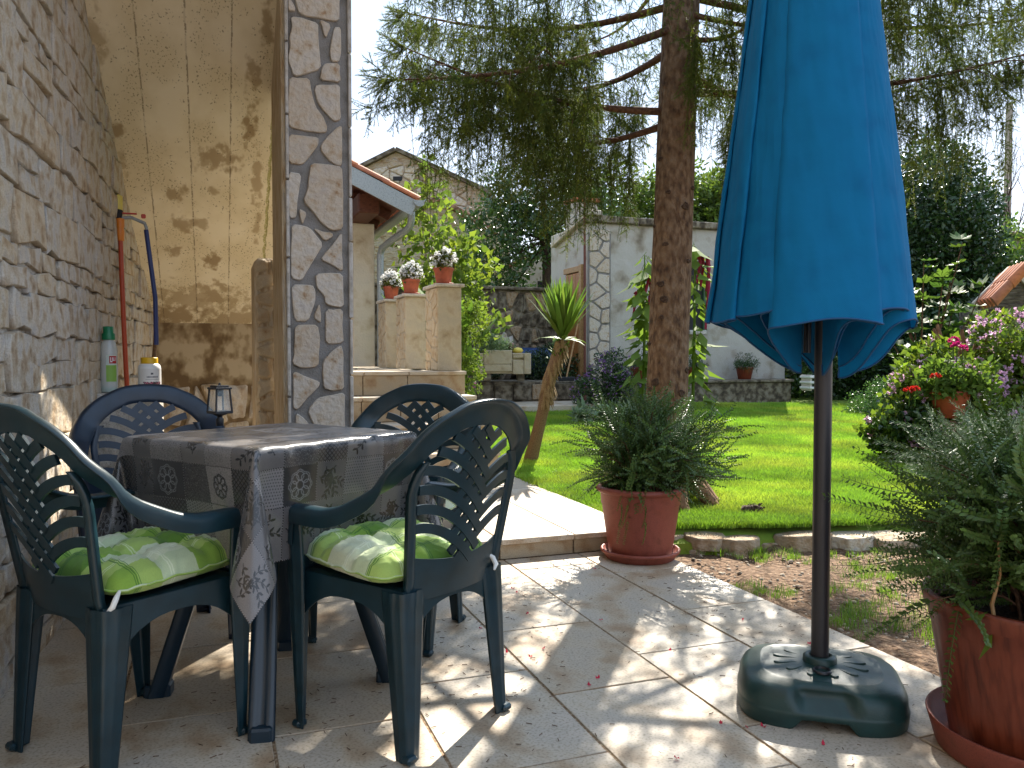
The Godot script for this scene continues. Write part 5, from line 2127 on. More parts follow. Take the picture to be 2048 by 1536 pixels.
# ---------------------------------------------------------------- the spruce
func build_spruce() -> void:
	rng.seed = 41
	var base := spot(0.925, 5.02, 0.08)
	var o := thing("spruce_tree", "tall spruce with knotted brown trunk and drooping needle branches over the lawn", "tree", base)
	var lean := spot(0.030, 0.0, 0.0)
	# trunk with a flared foot and slight swellings
	var b := MB.new()
	var n := noise(111, 1.0, 3)
	var rows := []
	for i in 70:
		var t := i / 69.0
		var y := 9.4 * pow(t, 1.35)
		var r := 0.132 * (1.0 - 0.055 * y) - 0.001
		r = maxf(r, 0.012)
		if y < 0.5:
			r += 0.075 * pow(1.0 - y / 0.5, 2.2)
		var row := []
		for j in 28:
			var an := TAU * j / 28
			var k := 1.0 + 0.05 * n.get_noise_3d(cos(an) * 1.2, y * 1.3, sin(an) * 1.2) + 0.03 * n.get_noise_3d(cos(an) * 4.0, y * 5.0, sin(an) * 4.0)
			if y < 0.4:
				k += 0.10 * (1.0 - y / 0.4) * sin(an * 5.0 + 1.0)
			row.append(lean * y + Vector3(cos(an) * r * k, y - 0.12, sin(an) * r * k))
		rows.append(row)
	b.grid(rows, true, false, false, true)
	part("trunk", b, M.bark, o)
	# scars of lost branches
	var facing := spot(-0.18, -1, 0).normalized()
	for k in 22:
		var y := rf(0.35, 2.5)
		var an := rf(-1.35, 1.35)
		var d := facing.rotated(Vector3.UP, an)
		var r := 0.132 * (1.0 - 0.055 * y)
		b = MB.new()
		var s := rf(0.011, 0.024)
		var side := d.cross(Vector3.UP)
		var ring := []
		for i in 9:
			var t := TAU * i / 9
			ring.append(Vector2(cos(t) * s * rf(0.8, 1.5), sin(t) * s * rf(0.6, 1.1)))
		b.slab(ring, Vector3.ZERO, side, Vector3.UP, -side.cross(Vector3.UP), 0.007, 0.004, -0.006, 0.02)
		part("knot", b, M.knot, o, Transform3D(Basis.IDENTITY, lean * y + Vector3(0, y - 0.12, 0) + d * (r * 1.0)))
	# torn root flare
	b = MB.new()
	for k in 5:
		var an := rf(-0.9, 1.1)
		var d := spot(1, -0.5, 0).normalized().rotated(Vector3.UP, an)
		b.tube([Vector3(0, 0.28, 0) + d * 0.08, d * 0.20 + Vector3(0, 0.14, 0), d * 0.31 + Vector3(rf(-0.03, 0.03), 0.03, 0), d * 0.42 + Vector3(0, -0.08, 0)], [0.05, 0.055, 0.04, 0.012], 8)
	part("root", b, M.drift, o)
	# limbs: height, heading (to the side, ahead), length, rise of the tip
	var limbs := [
		[2.50, -1.0, -0.10, 1.62, 0.22], [3.02, -1.0, -0.35, 1.75, -0.62], [2.45, -0.85, 0.5, 0.95, -0.10], [2.62, 1.0, -0.12, 2.0, 0.05], [2.75, 0.75, 0.6, 1.7, 0.0], [2.9, -0.55, 0.85, 1.7, 0.1],
		[3.15, -0.9, 0.2, 1.75, 0.0], [3.2, -1.0, -0.25, 1.75, 0.12], [3.3, 0.85, -0.45, 2.35, -0.15], [3.2, 0.95, 0.1, 2.4, -0.12], [3.35, 0.6, -0.7, 2.2, -0.2], [3.1, 0.25, 1.0, 1.6, 0.0], [3.45, -0.4, -0.9, 2.2, 0.0], [3.4, 1.0, -0.2, 2.3, -0.25], [2.95, 0.25, -0.55, 0.75, -0.25], [3.1, 0.55, -0.25, 0.8, -0.35]]
	var y := 3.7
	while y < 9.0:
		for k in 4:
			var an := rf(0, TAU)
			limbs.append([y + rf(-0.15, 0.15), cos(an), sin(an), (2.3 * (1.0 - (y - 3.4) / 6.2) + 0.25) * rf(0.75, 1.1), rf(-0.1, 0.3)])
		y += 0.52
	var twigs := [[], [], []]
	var meshes := [spruce_twig(0.30, 5), spruce_twig(0.40, 6), spruce_twig(0.20, 8)]
	rng.seed = 97
	for li in limbs.size():
		var L: Array = limbs[li]
		var d := spot(L[1], L[2], 0).normalized()
		var start: Vector3 = lean * L[0] + Vector3(0, L[0] - 0.12, 0)
		var path := []
		var len: float = L[3]
		var bend := d.cross(Vector3.UP) * rf(-0.12, 0.12)
		for i in 12:
			var t := i / 11.0
			path.append(start + d * (len * t) + bend * sin(t * PI) + Vector3(0, L[4] * t - 0.10 * sin(t * PI) * len * 0.5 + 0.10 * t * t, 0))
		var rad := []
		for i in 12:
			rad.append(lerpf(0.026 if li < 12 else 0.02, 0.004, i / 11.0))
		b = MB.new()
		b.tube(path, rad, 8)
		# side shoots carry the curtains of twigs
		var bare := 0.28 if li < 8 else 0.14
		var steps := int(len * (1.0 - bare) / (0.043 if li < 8 else (0.075 if li < 16 else 0.13)))
		for i in steps:
			var t := bare + (1.0 - bare) * (i + rng.randf()) / steps
			if li >= 16 and rng.randf() < 0.68:
				continue
			var f := t * 11.0
			var p: Vector3 = path[int(f)].lerp(path[mini(int(f) + 1, 11)], f - int(f))
			var bl := rf(0.18, 0.52) * (1.15 - 0.75 * t) * (1.0 if len > 1.0 else 0.8)
			var sd := d.cross(Vector3.UP) * (1.0 if i % 2 == 0 else -1.0)
			var bd := (sd * rf(0.6, 1.0) + d * rf(0.3, 0.9) + Vector3(0, rf(-0.25, 0.1), 0)).normalized()
			var q0 := p
			var tip := p + bd * bl + Vector3(0, -0.35 * bl, 0)
			var q1 := p + bd * bl * 0.55
			b.tube([q0, q1, tip], [0.0045, 0.003, 0.0015], 4, false)
			var cnt := int(bl / (0.040 if li < 16 else 0.06)) + 1
			for k in cnt:
				var u := (k + rng.randf()) / cnt
				var w := q0.lerp(q1, u).lerp(q1.lerp(tip, u), u)
				var hang := Vector3(rf(-0.25, 0.25), -1.0, rf(-0.25, 0.25)) + bd * rf(0.0, 0.35)
				var which := 2 if t > 0.85 else (rng.randi() % 2)
				twigs[which].append(Transform3D(along(-hang.normalized(), rf(0, TAU)).scaled(Vector3.ONE * rf(0.65, 1.2)), w))
				# curtains: a second shoot hangs from the first
				if li < 16 and t < 0.9 and rng.randf() < (0.50 if L[0] < 2.7 else 0.40):
					twigs[1].append(Transform3D(along(Vector3(rf(-0.12, 0.12), 1.0, rf(-0.12, 0.12)), rf(0, TAU)).scaled(Vector3.ONE * rf(0.6, 1.0)), w + hang.normalized() * rf(0.2, 0.32)))
			twigs[2].append(Transform3D(along(-bd, rf(0, TAU)), tip))
		# tuft at the end
		for k in 7:
			twigs[2].append(Transform3D(along(-(d + rdir() * 0.6).normalized(), rf(0, TAU)), path[11]))
		part("branch", b, M.twig, o)
	var total := 0
	for k in 3:
		total += twigs[k].size()
		many("needle_sprays", meshes[k], twigs[k], M.needles, o, jitter_tints(twigs[k].size(), Color(0.75, 0.85, 0.8), Color(1.45, 1.2, 0.9)))
	print("spruce twigs ", total)


# ---------------------------------------------------------------- grass
func build_grass() -> void:
	rng.seed = 55
	var tuft := func(n: int, h: float, w: float, spread: float) -> ArrayMesh:
		var b := MB.new()
		b.colored = true
		for i in n:
			var p := Vector3(rf(-spread, spread), -0.004, rf(-spread, spread))
			var an := rf(0, TAU)
			var lean := Vector3(cos(an), 0, sin(an)) * rf(0.1, 0.8)
			var side := Vector3(-sin(an), 0, cos(an)) * w * 0.5
			var hh := h * rf(0.5, 1.2)
			var g := rf(0.75, 1.25)
			b.tint = Color(g * rf(0.9, 1.2), g, g * rf(0.7, 1.0))
			var o := b.vert(p - side)
			b.vert(p + side)
			b.vert(p + Vector3(0, hh * 0.6, 0) + lean * hh * 0.35 + side * 0.8)
			b.vert(p + Vector3(0, hh * 0.6, 0) + lean * hh * 0.35 - side * 0.8)
			b.vert(p + Vector3(0, hh, 0) * 0.95 + lean * hh)
			b.tri(o, o + 2, o + 1)
			b.tri(o, o + 3, o + 2)
			b.tri(o + 3, o + 4, o + 2)
		return b.mesh()
	var near: ArrayMesh = tuft.call(22, 0.038, 0.0030, 0.035)
	var xfs := []
	var tints := []
	var patch := noise(121, 0.55, 3)
	var dry := noise(122, 0.9, 3)
	var tries := 0
	while xfs.size() < 78000 and tries < 400000:
		tries += 1
		# more where one stands close
		var d := 4.3 + 8.2 * pow(rng.randf(), 1.5)
		var r := rf(-0.15, 0.72) * d
		var p := spot(r, d, 0)
		if p.x < 2.06 or p.z < -11.2 or p.z > -3.70 + 0.30 * clampf((p.x - 2.05) / 1.6, 0.0, 1.0):
			continue
		# bare earth under the spruce
		var q := p - spot(1.0, 4.75, 0)
		q.y = 0
		if q.length() < 0.75 and rng.randf() < 0.85 - q.length():
			continue
		if patch.get_noise_2d(p.x * 2.2 + 30.0, p.z * 2.2) < -0.28 and rng.randf() < 0.65:
			continue
		p.y = lawn_height(p)
		var sz := rf(0.7, 1.2) * (1.0 + 0.07 * maxf(0.0, d - 6.0))
		xfs.append(Transform3D(Basis(Vector3.UP, rf(0, TAU)).scaled(Vector3(sz, sz * rf(0.7, 1.1), sz)), p))
		var g := 1.0 + 0.55 * patch.get_noise_2d(p.x, p.z) + 0.35 * patch.get_noise_2d(p.x * 5.0, p.z * 5.0)
		var parched := clampf(0.25 + 1.4 * dry.get_noise_2d(p.x, p.z), 0.0, 1.0)
		tints.append(Color(g * lerpf(1.0, 1.65, parched), g * lerpf(1.0, 1.15, parched), g * lerpf(1.0, 1.6, parched)))
	var o := Node3D.new()
	o.name = "lawn_grass"
	add_child(o)
	tag(o, "short mown bright green grass covering the lawn", "grass")
	o.set_meta("kind", "stuff")
	many("blades", near, xfs, M.grass, o, tints)
	# weeds on the bare soil
	var tall: ArrayMesh = tuft.call(22, 0.055, 0.0030, 0.035)
	xfs = []
	var heart := [[1.70, 3.35, 0.40, 90], [1.95, 3.0, 0.35, 90], [1.72, 2.86, 0.25, 60], [1.98, 2.72, 0.22, 60], [1.38, 3.05, 0.22, 40], [1.62, 3.9, 0.25, 50], [2.1, 3.5, 0.4, 50], [1.05, 3.45, 0.15, 22], [0.85, 4.25, 0.12, 18], [1.30, 4.10, 0.15, 30], [2.3, 4.0, 0.5, 80], [1.2, 4.3, 0.3, 30]]
	for h in heart:
		for k in int(h[3] * 0.95):
			var an := rf(0, TAU)
			var q: float = h[2] * sqrt(rng.randf())
			var p := spot(h[0] + cos(an) * q, h[1] + sin(an) * q, -0.025)
			if p.x < 2.10:
				continue
			xfs.append(Transform3D(Basis(Vector3.UP, rf(0, TAU)).scaled(Vector3.ONE * rf(0.4, 1.0)), p))
	o = Node3D.new()
	o.name = "weeds"
	add_child(o)
	tag(o, "scattered tufts of weeds growing on the bare soil", "weeds")
	o.set_meta("kind", "stuff")
	many("blades", tall, xfs, M.grass, o, jitter_tints(xfs.size(), Color(0.6, 0.65, 0.7), Color(0.95, 0.9, 0.9)))
	# stones and chips on the soil
	var st := MB.new()
	var ring := []
	for i in 7:
		var an := TAU * i / 7
		ring.append(Vector2(cos(an), sin(an)) * rf(0.8, 1.15))
	st.slab(ring, Vector3.ZERO, Vector3(1, 0, 0), Vector3(0, 0, -1), Vector3(0, 1, 0), 0.65, 0.4, 0.1, 0.3)
	var pm := st.mesh()
	xfs = []
	for k in 3600:
		var d := rf(1.9, 4.6)
		var p := spot(rf(0.75, 3.4), d, -0.03)
		if p.x < 2.085 or p.z < -3.60:
			continue
		var s := 0.003 + 0.010 * pow(rng.randf(), 3)
		if k % 160 == 0:
			s = rf(0.014, 0.03)
		xfs.append(Transform3D(Basis(rdir(), rf(-0.5, 0.5)) * Basis(Vector3.UP, rf(0, TAU)).scaled(Vector3(s, s * rf(0.5, 1), s * rf(0.6, 1.3))), p + Vector3(0, 0.012 * (p.x - 2.07), 0)))
	o = Node3D.new()
	o.name = "gravel"
	add_child(o)
	tag(o, "loose chips and pebbles strewn over the bare soil", "gravel")
	o.set_meta("kind", "stuff")
	many("chips", pm, xfs, M.gravel, o, jitter_tints(xfs.size(), Color(0.45, 0.38, 0.32), Color(0.95, 0.88, 0.8)))
	# needles and crumbs dropped by the spruce
	var nd := MB.new()
	nd.box(Vector3(0, 0.0008, 0), Vector3(0.014, 0.0014, 0.0014))
	xfs = []
	var drift := noise(131, 0.8, 2)
	while xfs.size() < 900:
		var p := spot(rf(-1.1, 1.7), rf(1.4, 4.4), 0.0075)
		if p.x > 2.05 or p.x < -0.5 or p.z < -3.66 or drift.get_noise_2d(p.x, p.z) < rf(-0.5, 0.3):
			continue
		xfs.append(Transform3D(Basis(Vector3.UP, rf(0, TAU)).scaled(Vector3.ONE * rf(0.5, 1.2)), p))
	o = Node3D.new()
	o.name = "fallen_needles"
	add_child(o)
	tag(o, "dry brown needles and crumbs scattered over the terrace tiles", "needles")
	o.set_meta("kind", "stuff")
	many("needle_litter", nd.mesh(), xfs, mat(Color(0.12, 0.07, 0.04), 0.9), o)


# ---------------------------------------------------------------- garden plants
func pot_of_begonias(at: Vector3, size: float, label: String) -> void:
	var o := thing("flowerpot", label, "flowerpot", at, 0.0, "flowerpots on the plinths")
	var b := MB.new()
	b.lathe([Vector2(0.0, 0.012), Vector2(0.058, 0.012), Vector2(0.063, 0.018), Vector2(0.080, 0.122), Vector2(0.086, 0.124), Vector2(0.088, 0.145), Vector2(0.084, 0.148), Vector2(0.078, 0.140), Vector2(0.0, 0.132)], 28)
	part("pot", b, M.small_pot, o)
	b = MB.new()
	b.lathe([Vector2(0.0, 0.0), Vector2(0.070, 0.0), Vector2(0.088, 0.016), Vector2(0.085, 0.018), Vector2(0.066, 0.008), Vector2(0.0, 0.006)], 24)
	part("saucer", b, M.small_pot, o)
	o.scale = Vector3.ONE * size
	var p := thing("begonia", label.replace("small terracotta flowerpot", "white-flowering begonia").replace("orange terracotta flowerpot", "white-flowering begonia"), "plant", at + Vector3(0, 0.125 * size, 0), 0.0, "white begonias in the flowerpots")
	p.scale = Vector3.ONE * size
	var leaves := leaf_clump(14, 0.035, 0.035, 0.026, 0.5)
	var xf := []
	for k in 26:
		var d := rdir()
		d.y = absf(d.y)
		xf.append(Transform3D(Basis(rdir(), rf(0, TAU)), Vector3(d.x * 0.075, 0.02 + d.y * 0.11, d.z * 0.075)))
	many("foliage", leaves, xf, M.leaf, p, jitter_tints(26, Color(1.0, 0.55, 0.7), Color(1.3, 0.95, 0.9)))
	var fl := blossom(4, 0.012, 0.017, Color(1.15, 1.12, 1.05))
	xf = []
	for k in 95:
		var d := rdir()
		d.y = absf(d.y)
		var r := rf(0.8, 1.15)
		xf.append(Transform3D(Basis(rdir(), rf(0, TAU)), Vector3(d.x * 0.098 * r, 0.035 + d.y * 0.145 * r, d.z * 0.098 * r)))
	many("blossoms", fl, xf, M.petal, p)


func leafy(called: String, label: String, cat: String, at: Vector3, blobs: Array, clump: Mesh, n: int, lm: Material, ca: Color, cb: Color, group := "", wood: Material = null, trunk := 0.0, flowers: Mesh = null, fn := 0) -> Node3D:
	# blobs: offset and radius of each mass of foliage; stems lead to them
	var o := thing(called, label, cat, at, 0.0, group)
	var b := MB.new()
	var wm: Material = wood if wood else M.dark_bark
	if trunk > 0.0:
		var first: Vector3 = blobs[0][0]
		b.tube([Vector3(0, -0.1, 0), Vector3(first.x * 0.1, first.y * 0.35, first.z * 0.1), Vector3(first.x * 0.5, first.y * 0.75, first.z * 0.5), first], [trunk, trunk * 0.85, trunk * 0.7, trunk * 0.3], 10)
		part("trunk", b, wm, o)
		b = MB.new()
	var vol := 0.0
	for q in blobs:
		vol += pow(q[1], 2.2)
	var xf := []
	var ff := []
	for q in blobs:
		var c: Vector3 = q[0]
		var r: float = q[1]
		var from: Vector3 = Vector3(blobs[0][0].x * 0.3, blobs[0][0].y * 0.6, blobs[0][0].z * 0.3) if trunk > 0.0 else Vector3(c.x * 0.2, 0, c.z * 0.2)
		var tr := maxf(trunk * 0.35, 0.006)
		b.tube([from, from.lerp(c, 0.5) + Vector3(rf(-0.05, 0.05), 0.05 * r, rf(-0.05, 0.05)), c], [tr, tr * 0.6, tr * 0.3], 6)
		for k in 4:
			var e := c + rdir() * r * 0.85
			b.tube([c.lerp(from, 0.2), c.lerp(e, 0.5), e], [tr * 0.35, tr * 0.25, tr * 0.1], 4, false)
		var m := int(n * pow(r, 2.2) / vol)
		for k in m:
			var d := rdir()
			var p := c + d * r * lerpf(0.45, 1.08, pow(rng.randf(), 0.55))
			if p.y < 0.02:
				p.y = rf(0.02, 0.1)
			xf.append(Transform3D(Basis(rdir(), rf(0, TAU)).scaled(Vector3.ONE * rf(0.7, 1.25)), p))
		if flowers:
			for k in int(fn * pow(r, 2.2) / vol):
				var d := rdir()
				if d.y < -0.3:
					d.y = -d.y
				ff.append(Transform3D(Basis(rdir(), rf(0, TAU)).scaled(Vector3.ONE * rf(0.7, 1.2)), c + d * r * rf(0.95, 1.12)))
	part("limbs" if trunk > 0.0 else "stems", b, wm, o)
	many("foliage", clump, xf, lm, o, jitter_tints(xf.size(), ca, cb))
	if flowers:
		many("blossoms", flowers, ff, M.petal, o)
	return o


func build_garden_plants() -> void:
	rng.seed = 301
	# flowerpots on the plinths
	pot_of_begonias(Vector3(1.83, 1.584, -6.76), 1.0, "orange terracotta flowerpot on the plinth closest to the step edge")
	pot_of_begonias(Vector3(1.80, 1.579, -7.86), 1.02, "small terracotta flowerpot on the rust-stained middle plinth")
	pot_of_begonias(Vector3(1.77, 1.579, -8.66), 0.98, "small terracotta flowerpot on the plinth beside the zinc downpipe")
	# yucca
	var at := spot(0.150, 6.70, 0.12)
	var y := thing("yucca_palm", "young yucca with a leaning bare trunk and a crown of sword leaves", "yucca", at)
	var path := [Vector3.ZERO, spot(0.045, 0, 0.18), spot(0.09, 0.0, 0.36), spot(0.13, 0.0, 0.52), spot(0.165, 0, 0.70), spot(0.225, 0, 0.87), spot(0.262, 0, 0.99)]
	var b := MB.new()
	b.tube(path, [0.060, 0.052, 0.048, 0.050, 0.052, 0.055, 0.036], 14)
	part("trunk", b, M.stick, y)
	var husk := MB.new()
	for k in 220:
		var t := rf(0.45, 1.0)
		var f := t * 6.0
		var p: Vector3 = path[int(minf(f, 5.99))].lerp(path[mini(int(f) + 1, 6)], f - int(f))
		var an := rf(0, TAU)
		var d := Vector3(cos(an), 0, sin(an))
		leaf(husk, p + d * 0.048 + Vector3(0, 0.02, 0), (d * 0.5 + Vector3(0, -1, 0)).normalized(), d.cross(Vector3.UP), rf(0.05, 0.10), 0.022, 0.3, -0.15)
	part("dead_leaf_husk", husk, M.dry_leaf, y)
	var blades := MB.new()
	blades.colored = true
	var top: Vector3 = path[6]
	for k in 95:
		var an := k * 2.39996
		var lift := lerpf(0.70, 1.50, pow(float(k) / 95.0, 0.6)) if k > 7 else rf(0.1, 0.5)
		var d := Vector3(cos(an) * cos(lift), sin(lift), sin(an) * cos(lift)).normalized()
		var l := rf(0.40, 0.56) * (0.5 if lift < 0.55 else 1.0)
		var s := d.cross(Vector3.UP).normalized()
		var g := rf(0.75, 1.25)
		blades.tint = Color(g * rf(0.9, 1.3), g, g)
		if k == 3:
			blades.tint = Color(4, 3, 6)
		var w := 0.046
		var up := d.cross(s)
		var r0 := [top + d * 0.02 - s * w * 0.35, top + d * 0.02, top + d * 0.02 + s * w * 0.35]
		var r1 := [top + d * l * 0.4 - s * w * 0.5 + up * 0.004, top + d * l * 0.4 - up * 0.004, top + d * l * 0.4 + s * w * 0.5 + up * 0.004]
		var sag := Vector3(0, -0.03 * cos(lift), 0)
		var r2 := [top + d * l * 0.75 - s * w * 0.32 + sag, top + d * l * 0.75 + sag, top + d * l * 0.75 + s * w * 0.32 + sag]
		var r3 := [top + d * l + sag * 2.4, top + d * l + sag * 2.4, top + d * l + sag * 2.4]
		blades.grid([r0, r1, r2, r3])
	part("sword_leaves", blades, M.yucca_leaf, y)
	var scales := MB.new()
	scales.colored = true
	for k in 70:
		var t := rf(0.80, 1.0)
		var f := t * 6.0
		var p: Vector3 = path[int(minf(f, 5.99))].lerp(path[mini(int(f) + 1, 6)], f - int(f))
		var an := rf(0, TAU)
		var d := Vector3(cos(an), 0, sin(an))
		scales.tint = Color(2.2, 1.7, 2.6)
		leaf(scales, p + d * 0.03, (d + Vector3(0, rf(-0.3, 0.4), 0)).normalized(), d.cross(Vector3.UP), rf(0.04, 0.07), 0.018, 0.3, 0.3)
	part("leaf_stubs", scales, M.yucca_leaf, y)
	# amaranths: tall stalks, big leaves that glow in the sun, crimson tassels
	for k in 2:
		at = spot([1.66, 2.27][k], [10.4, 10.3][k], 0.2)
		var a := thing("amaranth", ["tall lime-leaved amaranth with few tassels beside the spruce trunk", "tall lime-leaved amaranth with a long crimson tassel by the shed window"][k], "plant", at, 0.0, "amaranths in front of the shed")
		b = MB.new()
		b.colored = true
		var hgt: float = [2.05, 2.15][k]
		b.tube([Vector3.ZERO, Vector3(0.02, hgt * 0.5, 0), Vector3(0.0, hgt, 0.03)], [0.022, 0.018, 0.008], 8)
		part("stalk", b, M.lime_leaf, a)
		for i in 105:
			var t := pow(rng.randf(), 0.75)
			var an := rf(0, TAU)
			var d := Vector3(cos(an), 0, sin(an))
			var p := Vector3(0.01, hgt * lerpf(0.10, 1.0, t), 0) + d * rf(0.03, 0.24) * (1.1 - 0.5 * t)
			var bb := MB.new()
			bb.colored = true
			var g := rf(0.7, 1.25)
			bb.tint = Color(g * 1.05, g, g)
			var ld := (d + Vector3(0, rf(-2.2, -0.3), 0)).normalized()
			var side := ld.cross(Vector3.UP).normalized()
			var l := rf(0.17, 0.33)
			leaf(bb, Vector3.ZERO, ld, side, l, l * 0.58, 0.12, 0.18, 0.42)
			bb.tube([-ld * 0.10 + Vector3(0, -0.02, 0), Vector3.ZERO], 0.003, 4, false)
			part("leaf", bb, M.lime_leaf, a, Transform3D(Basis.IDENTITY, p))
		var red := mat(Color(0.24, 0.012, 0.045), 0.9)
		var tass := [[0.08, 0.0, 1.72, 0.30], [-0.1, 0.05, 1.60, 0.28], [0.03, -0.06, 1.78, 0.22]] if k == 0 else [[0.16, -0.05, 2.02, 0.90], [0.10, 0.0, 2.05, 0.45], [0.18, 0.02, 2.0, 0.40], [0.05, -0.05, 2.02, 0.33], [-0.05, 0.0, 2.0, 0.28]]
		for q in tass:
			b = MB.new()
			var pt := []
			var rd := []
			for i in 9:
				var t := i / 8.0
				pt.append(spot(q[0] + 0.02 * sin(t * 4.0), q[1], q[2] - q[3] * t + 0.06 * sin(t * PI)))
				rd.append(0.024 * (1.0 - 0.35 * t) * (1.0 + 0.2 * sin(i * 2.3)))
			b.tube(pt, rd, 8)
			part("tassel", b, red, a)
	# lamb's ears along the path
	var fuzzy := leaf_clump(12, 0.03, 0.15, 0.05, 0.6, 0.5)
	for k in 7:
		at = spot(0.80 + 0.13 * k + rf(-0.03, 0.03), 9.9 + rf(-0.12, 0.12), 0.20)
		leafy("silver_leaf_plant", "low silvery woolly-leaved plant at the lawn edge by the path", "plant", at, [[Vector3(0, 0.06, 0), 0.08], [Vector3(0.05, 0.04, 0.02), 0.07]], fuzzy, 9, M.silver_leaf, Color(0.8, 0.95, 0.7), Color(1.2, 1.2, 1.1), "silvery plants along the path")
	# purple-flowering bush at the shed corner
	var small := leaf_clump(16, 0.06, 0.045, 0.02)
	leafy("purple_bush", "dark loose bush with small purple flowers at the shed corner", "bush", spot(1.32, 11.4, 0.22), [[Vector3(0, 0.35, 0), 0.34], [spot(-0.2, 0, 0.25), 0.28], [spot(0.22, 0, 0.25), 0.28], [spot(0.1, 0, 0.6), 0.25]], small, 420, M.gloss_leaf, Color(1.0, 1.1, 1.0), Color(1.6, 1.6, 1.4), "", null, 0.0, blossom(2, 0.012, 0.024, Color(0.42, 0.20, 0.55)), 190)
	leafy("purple_bush", "bush with pinkish purple flowers beside the step side", "bush", spot(-0.70, 10.2, 0.25), [[Vector3(0, 0.35, 0), 0.22], [spot(0.05, 0, 0.6), 0.2]], small, 150, M.leaf, Color(0.8, 0.9, 0.8), Color(1.2, 1.2, 1.0), "", null, 0.0, blossom(2, 0.012, 0.026, Color(0.6, 0.15, 0.45)), 70)
	# stone trough on the kerb with a silvery bush
	at = spot(-0.12, 11.85, 0.63)
	var tr := thing("stone_trough", "pale stone trough of fitted blocks standing on two feet", "trough", at, -YAW + 0.06)
	for q in [[-0.34, 0.0, 0.09, 0.30], [-0.09, -0.065, 0.40, 0.10], [-0.09, 0.095, 0.40, 0.20], [0.20, 0.12, 0.155, 0.07], [0.20, -0.055, 0.155, 0.20], [0.33, 0.0, 0.10, 0.30]]:
		b = MB.new()
		b.box(Vector3(q[0], 0.25 + q[1] * 0.95, 0.16), Vector3(q[2], q[3], 0.05), 0.008)
		part("block", b, M.plinth, tr)
	b = MB.new()
	b.box(Vector3(0, 0.25, 0), Vector3(0.77, 0.29, 0.29), 0.01)
	part("body", b, M.plinth, tr)
	for s in [-1.0, 1.0]:
		b = MB.new()
		b.box(Vector3(0.24 * s, 0.05, 0), Vector3(0.11, 0.10, 0.26), 0.01)
		part("foot", b, M.old_concrete, tr)
	leafy("silver_bush", "bushy grey-green plant growing in the stone trough", "bush", at + spot(-0.16, 0, 0.38), [[Vector3(0, 0.12, 0), 0.18], [spot(-0.12, 0, 0.10), 0.15], [spot(0.12, 0, 0.08), 0.15]], leaf_clump(18, 0.05, 0.05, 0.014, 0.7), 190, M.silver_leaf, Color(0.65, 0.85, 0.5), Color(1.1, 1.2, 0.9))
	b = MB.new()
	b.lathe([Vector2(0, 0), Vector2(0.03, 0.01), Vector2(0.055, 0.05), Vector2(0.05, 0.09), Vector2(0.03, 0.11), Vector2(0.034, 0.14), Vector2(0.0, 0.155)], 14)
	solo("clay_figure", b, M.brown_wood, "small brown clay figure on the trough rim", "figure", at + spot(0.11, 0, 0.395))
	b = MB.new()
	b.lathe([Vector2(0, 0), Vector2(0.06, 0.01), Vector2(0.085, 0.04), Vector2(0.06, 0.075), Vector2(0.015, 0.085), Vector2(0.0, 0.09)], 16)
	solo("yellow_gourd", b, mat(Color(0.65, 0.50, 0.08), 0.5), "yellow gourd lying on the trough rim", "gourd", at + spot(0.20, 0, 0.395))
	# behind the trough: rock, blue drum, dark flowers
	b = MB.new()
	var n := noise(131, 2.2, 3)
	var rows := []
	for i in 11:
		var row := []
		for j in 16:
			var th := PI * i / 10.0
			var an := TAU * j / 16
			var p := Vector3(sin(th) * cos(an), cos(th), sin(th) * sin(an))
			row.append(p * Vector3(0.20, 0.36, 0.18) * (1.0 + 0.5 * n.get_noise_3dv(p)))
		rows.append(row)
	b.grid(rows, true)
	solo("boulder", b, M.rubble[2], "upright grey boulder in the shade behind the trough", "rock", spot(-0.13, 12.85, 0.95))
	b = MB.new()
	b.tube([spot(0.10, 13.0, 0.88), spot(0.13, 13.0, 0.88), spot(0.72, 12.98, 0.88), spot(0.75, 12.98, 0.88)], [0.22, 0.24, 0.24, 0.22], 24)
	solo("blue_drum", b, mat(Color(0.010, 0.04, 0.13), 0.5), "blue plastic drum lying in the shade behind the trough", "drum")
	leafy("shade_plant", "dark spreading flowering plant in front of the blue drum", "plant", spot(0.30, 12.65, 0.63), [[Vector3(0, 0.22, 0), 0.26], [spot(0.3, 0, 0.25), 0.26], [spot(0.55, 0, 0.15), 0.2], [spot(-0.6, 0, 0.25), 0.28]], small, 300, M.gloss_leaf, Color(0.8, 0.8, 0.8), Color(1.3, 1.3, 1.2))
	# broom leaning by the shed door
	var br := thing("broom", "black-headed broom with a wooden handle leaning by the shed door", "broom", spot(0.80, 12.1, 0.62))
	b = MB.new()
	b.tube([Vector3(0, 0.03, 0), spot(0.19, 0.25, 0.85)], 0.013, 8)
	part("handle", b, M.pale_wood, br)
	b = MB.new()
	b.box(Vector3(0, 0.03, 0), Vector3(0.27, 0.06, 0.09), 0.01)
	part("head", b, M.black, br)
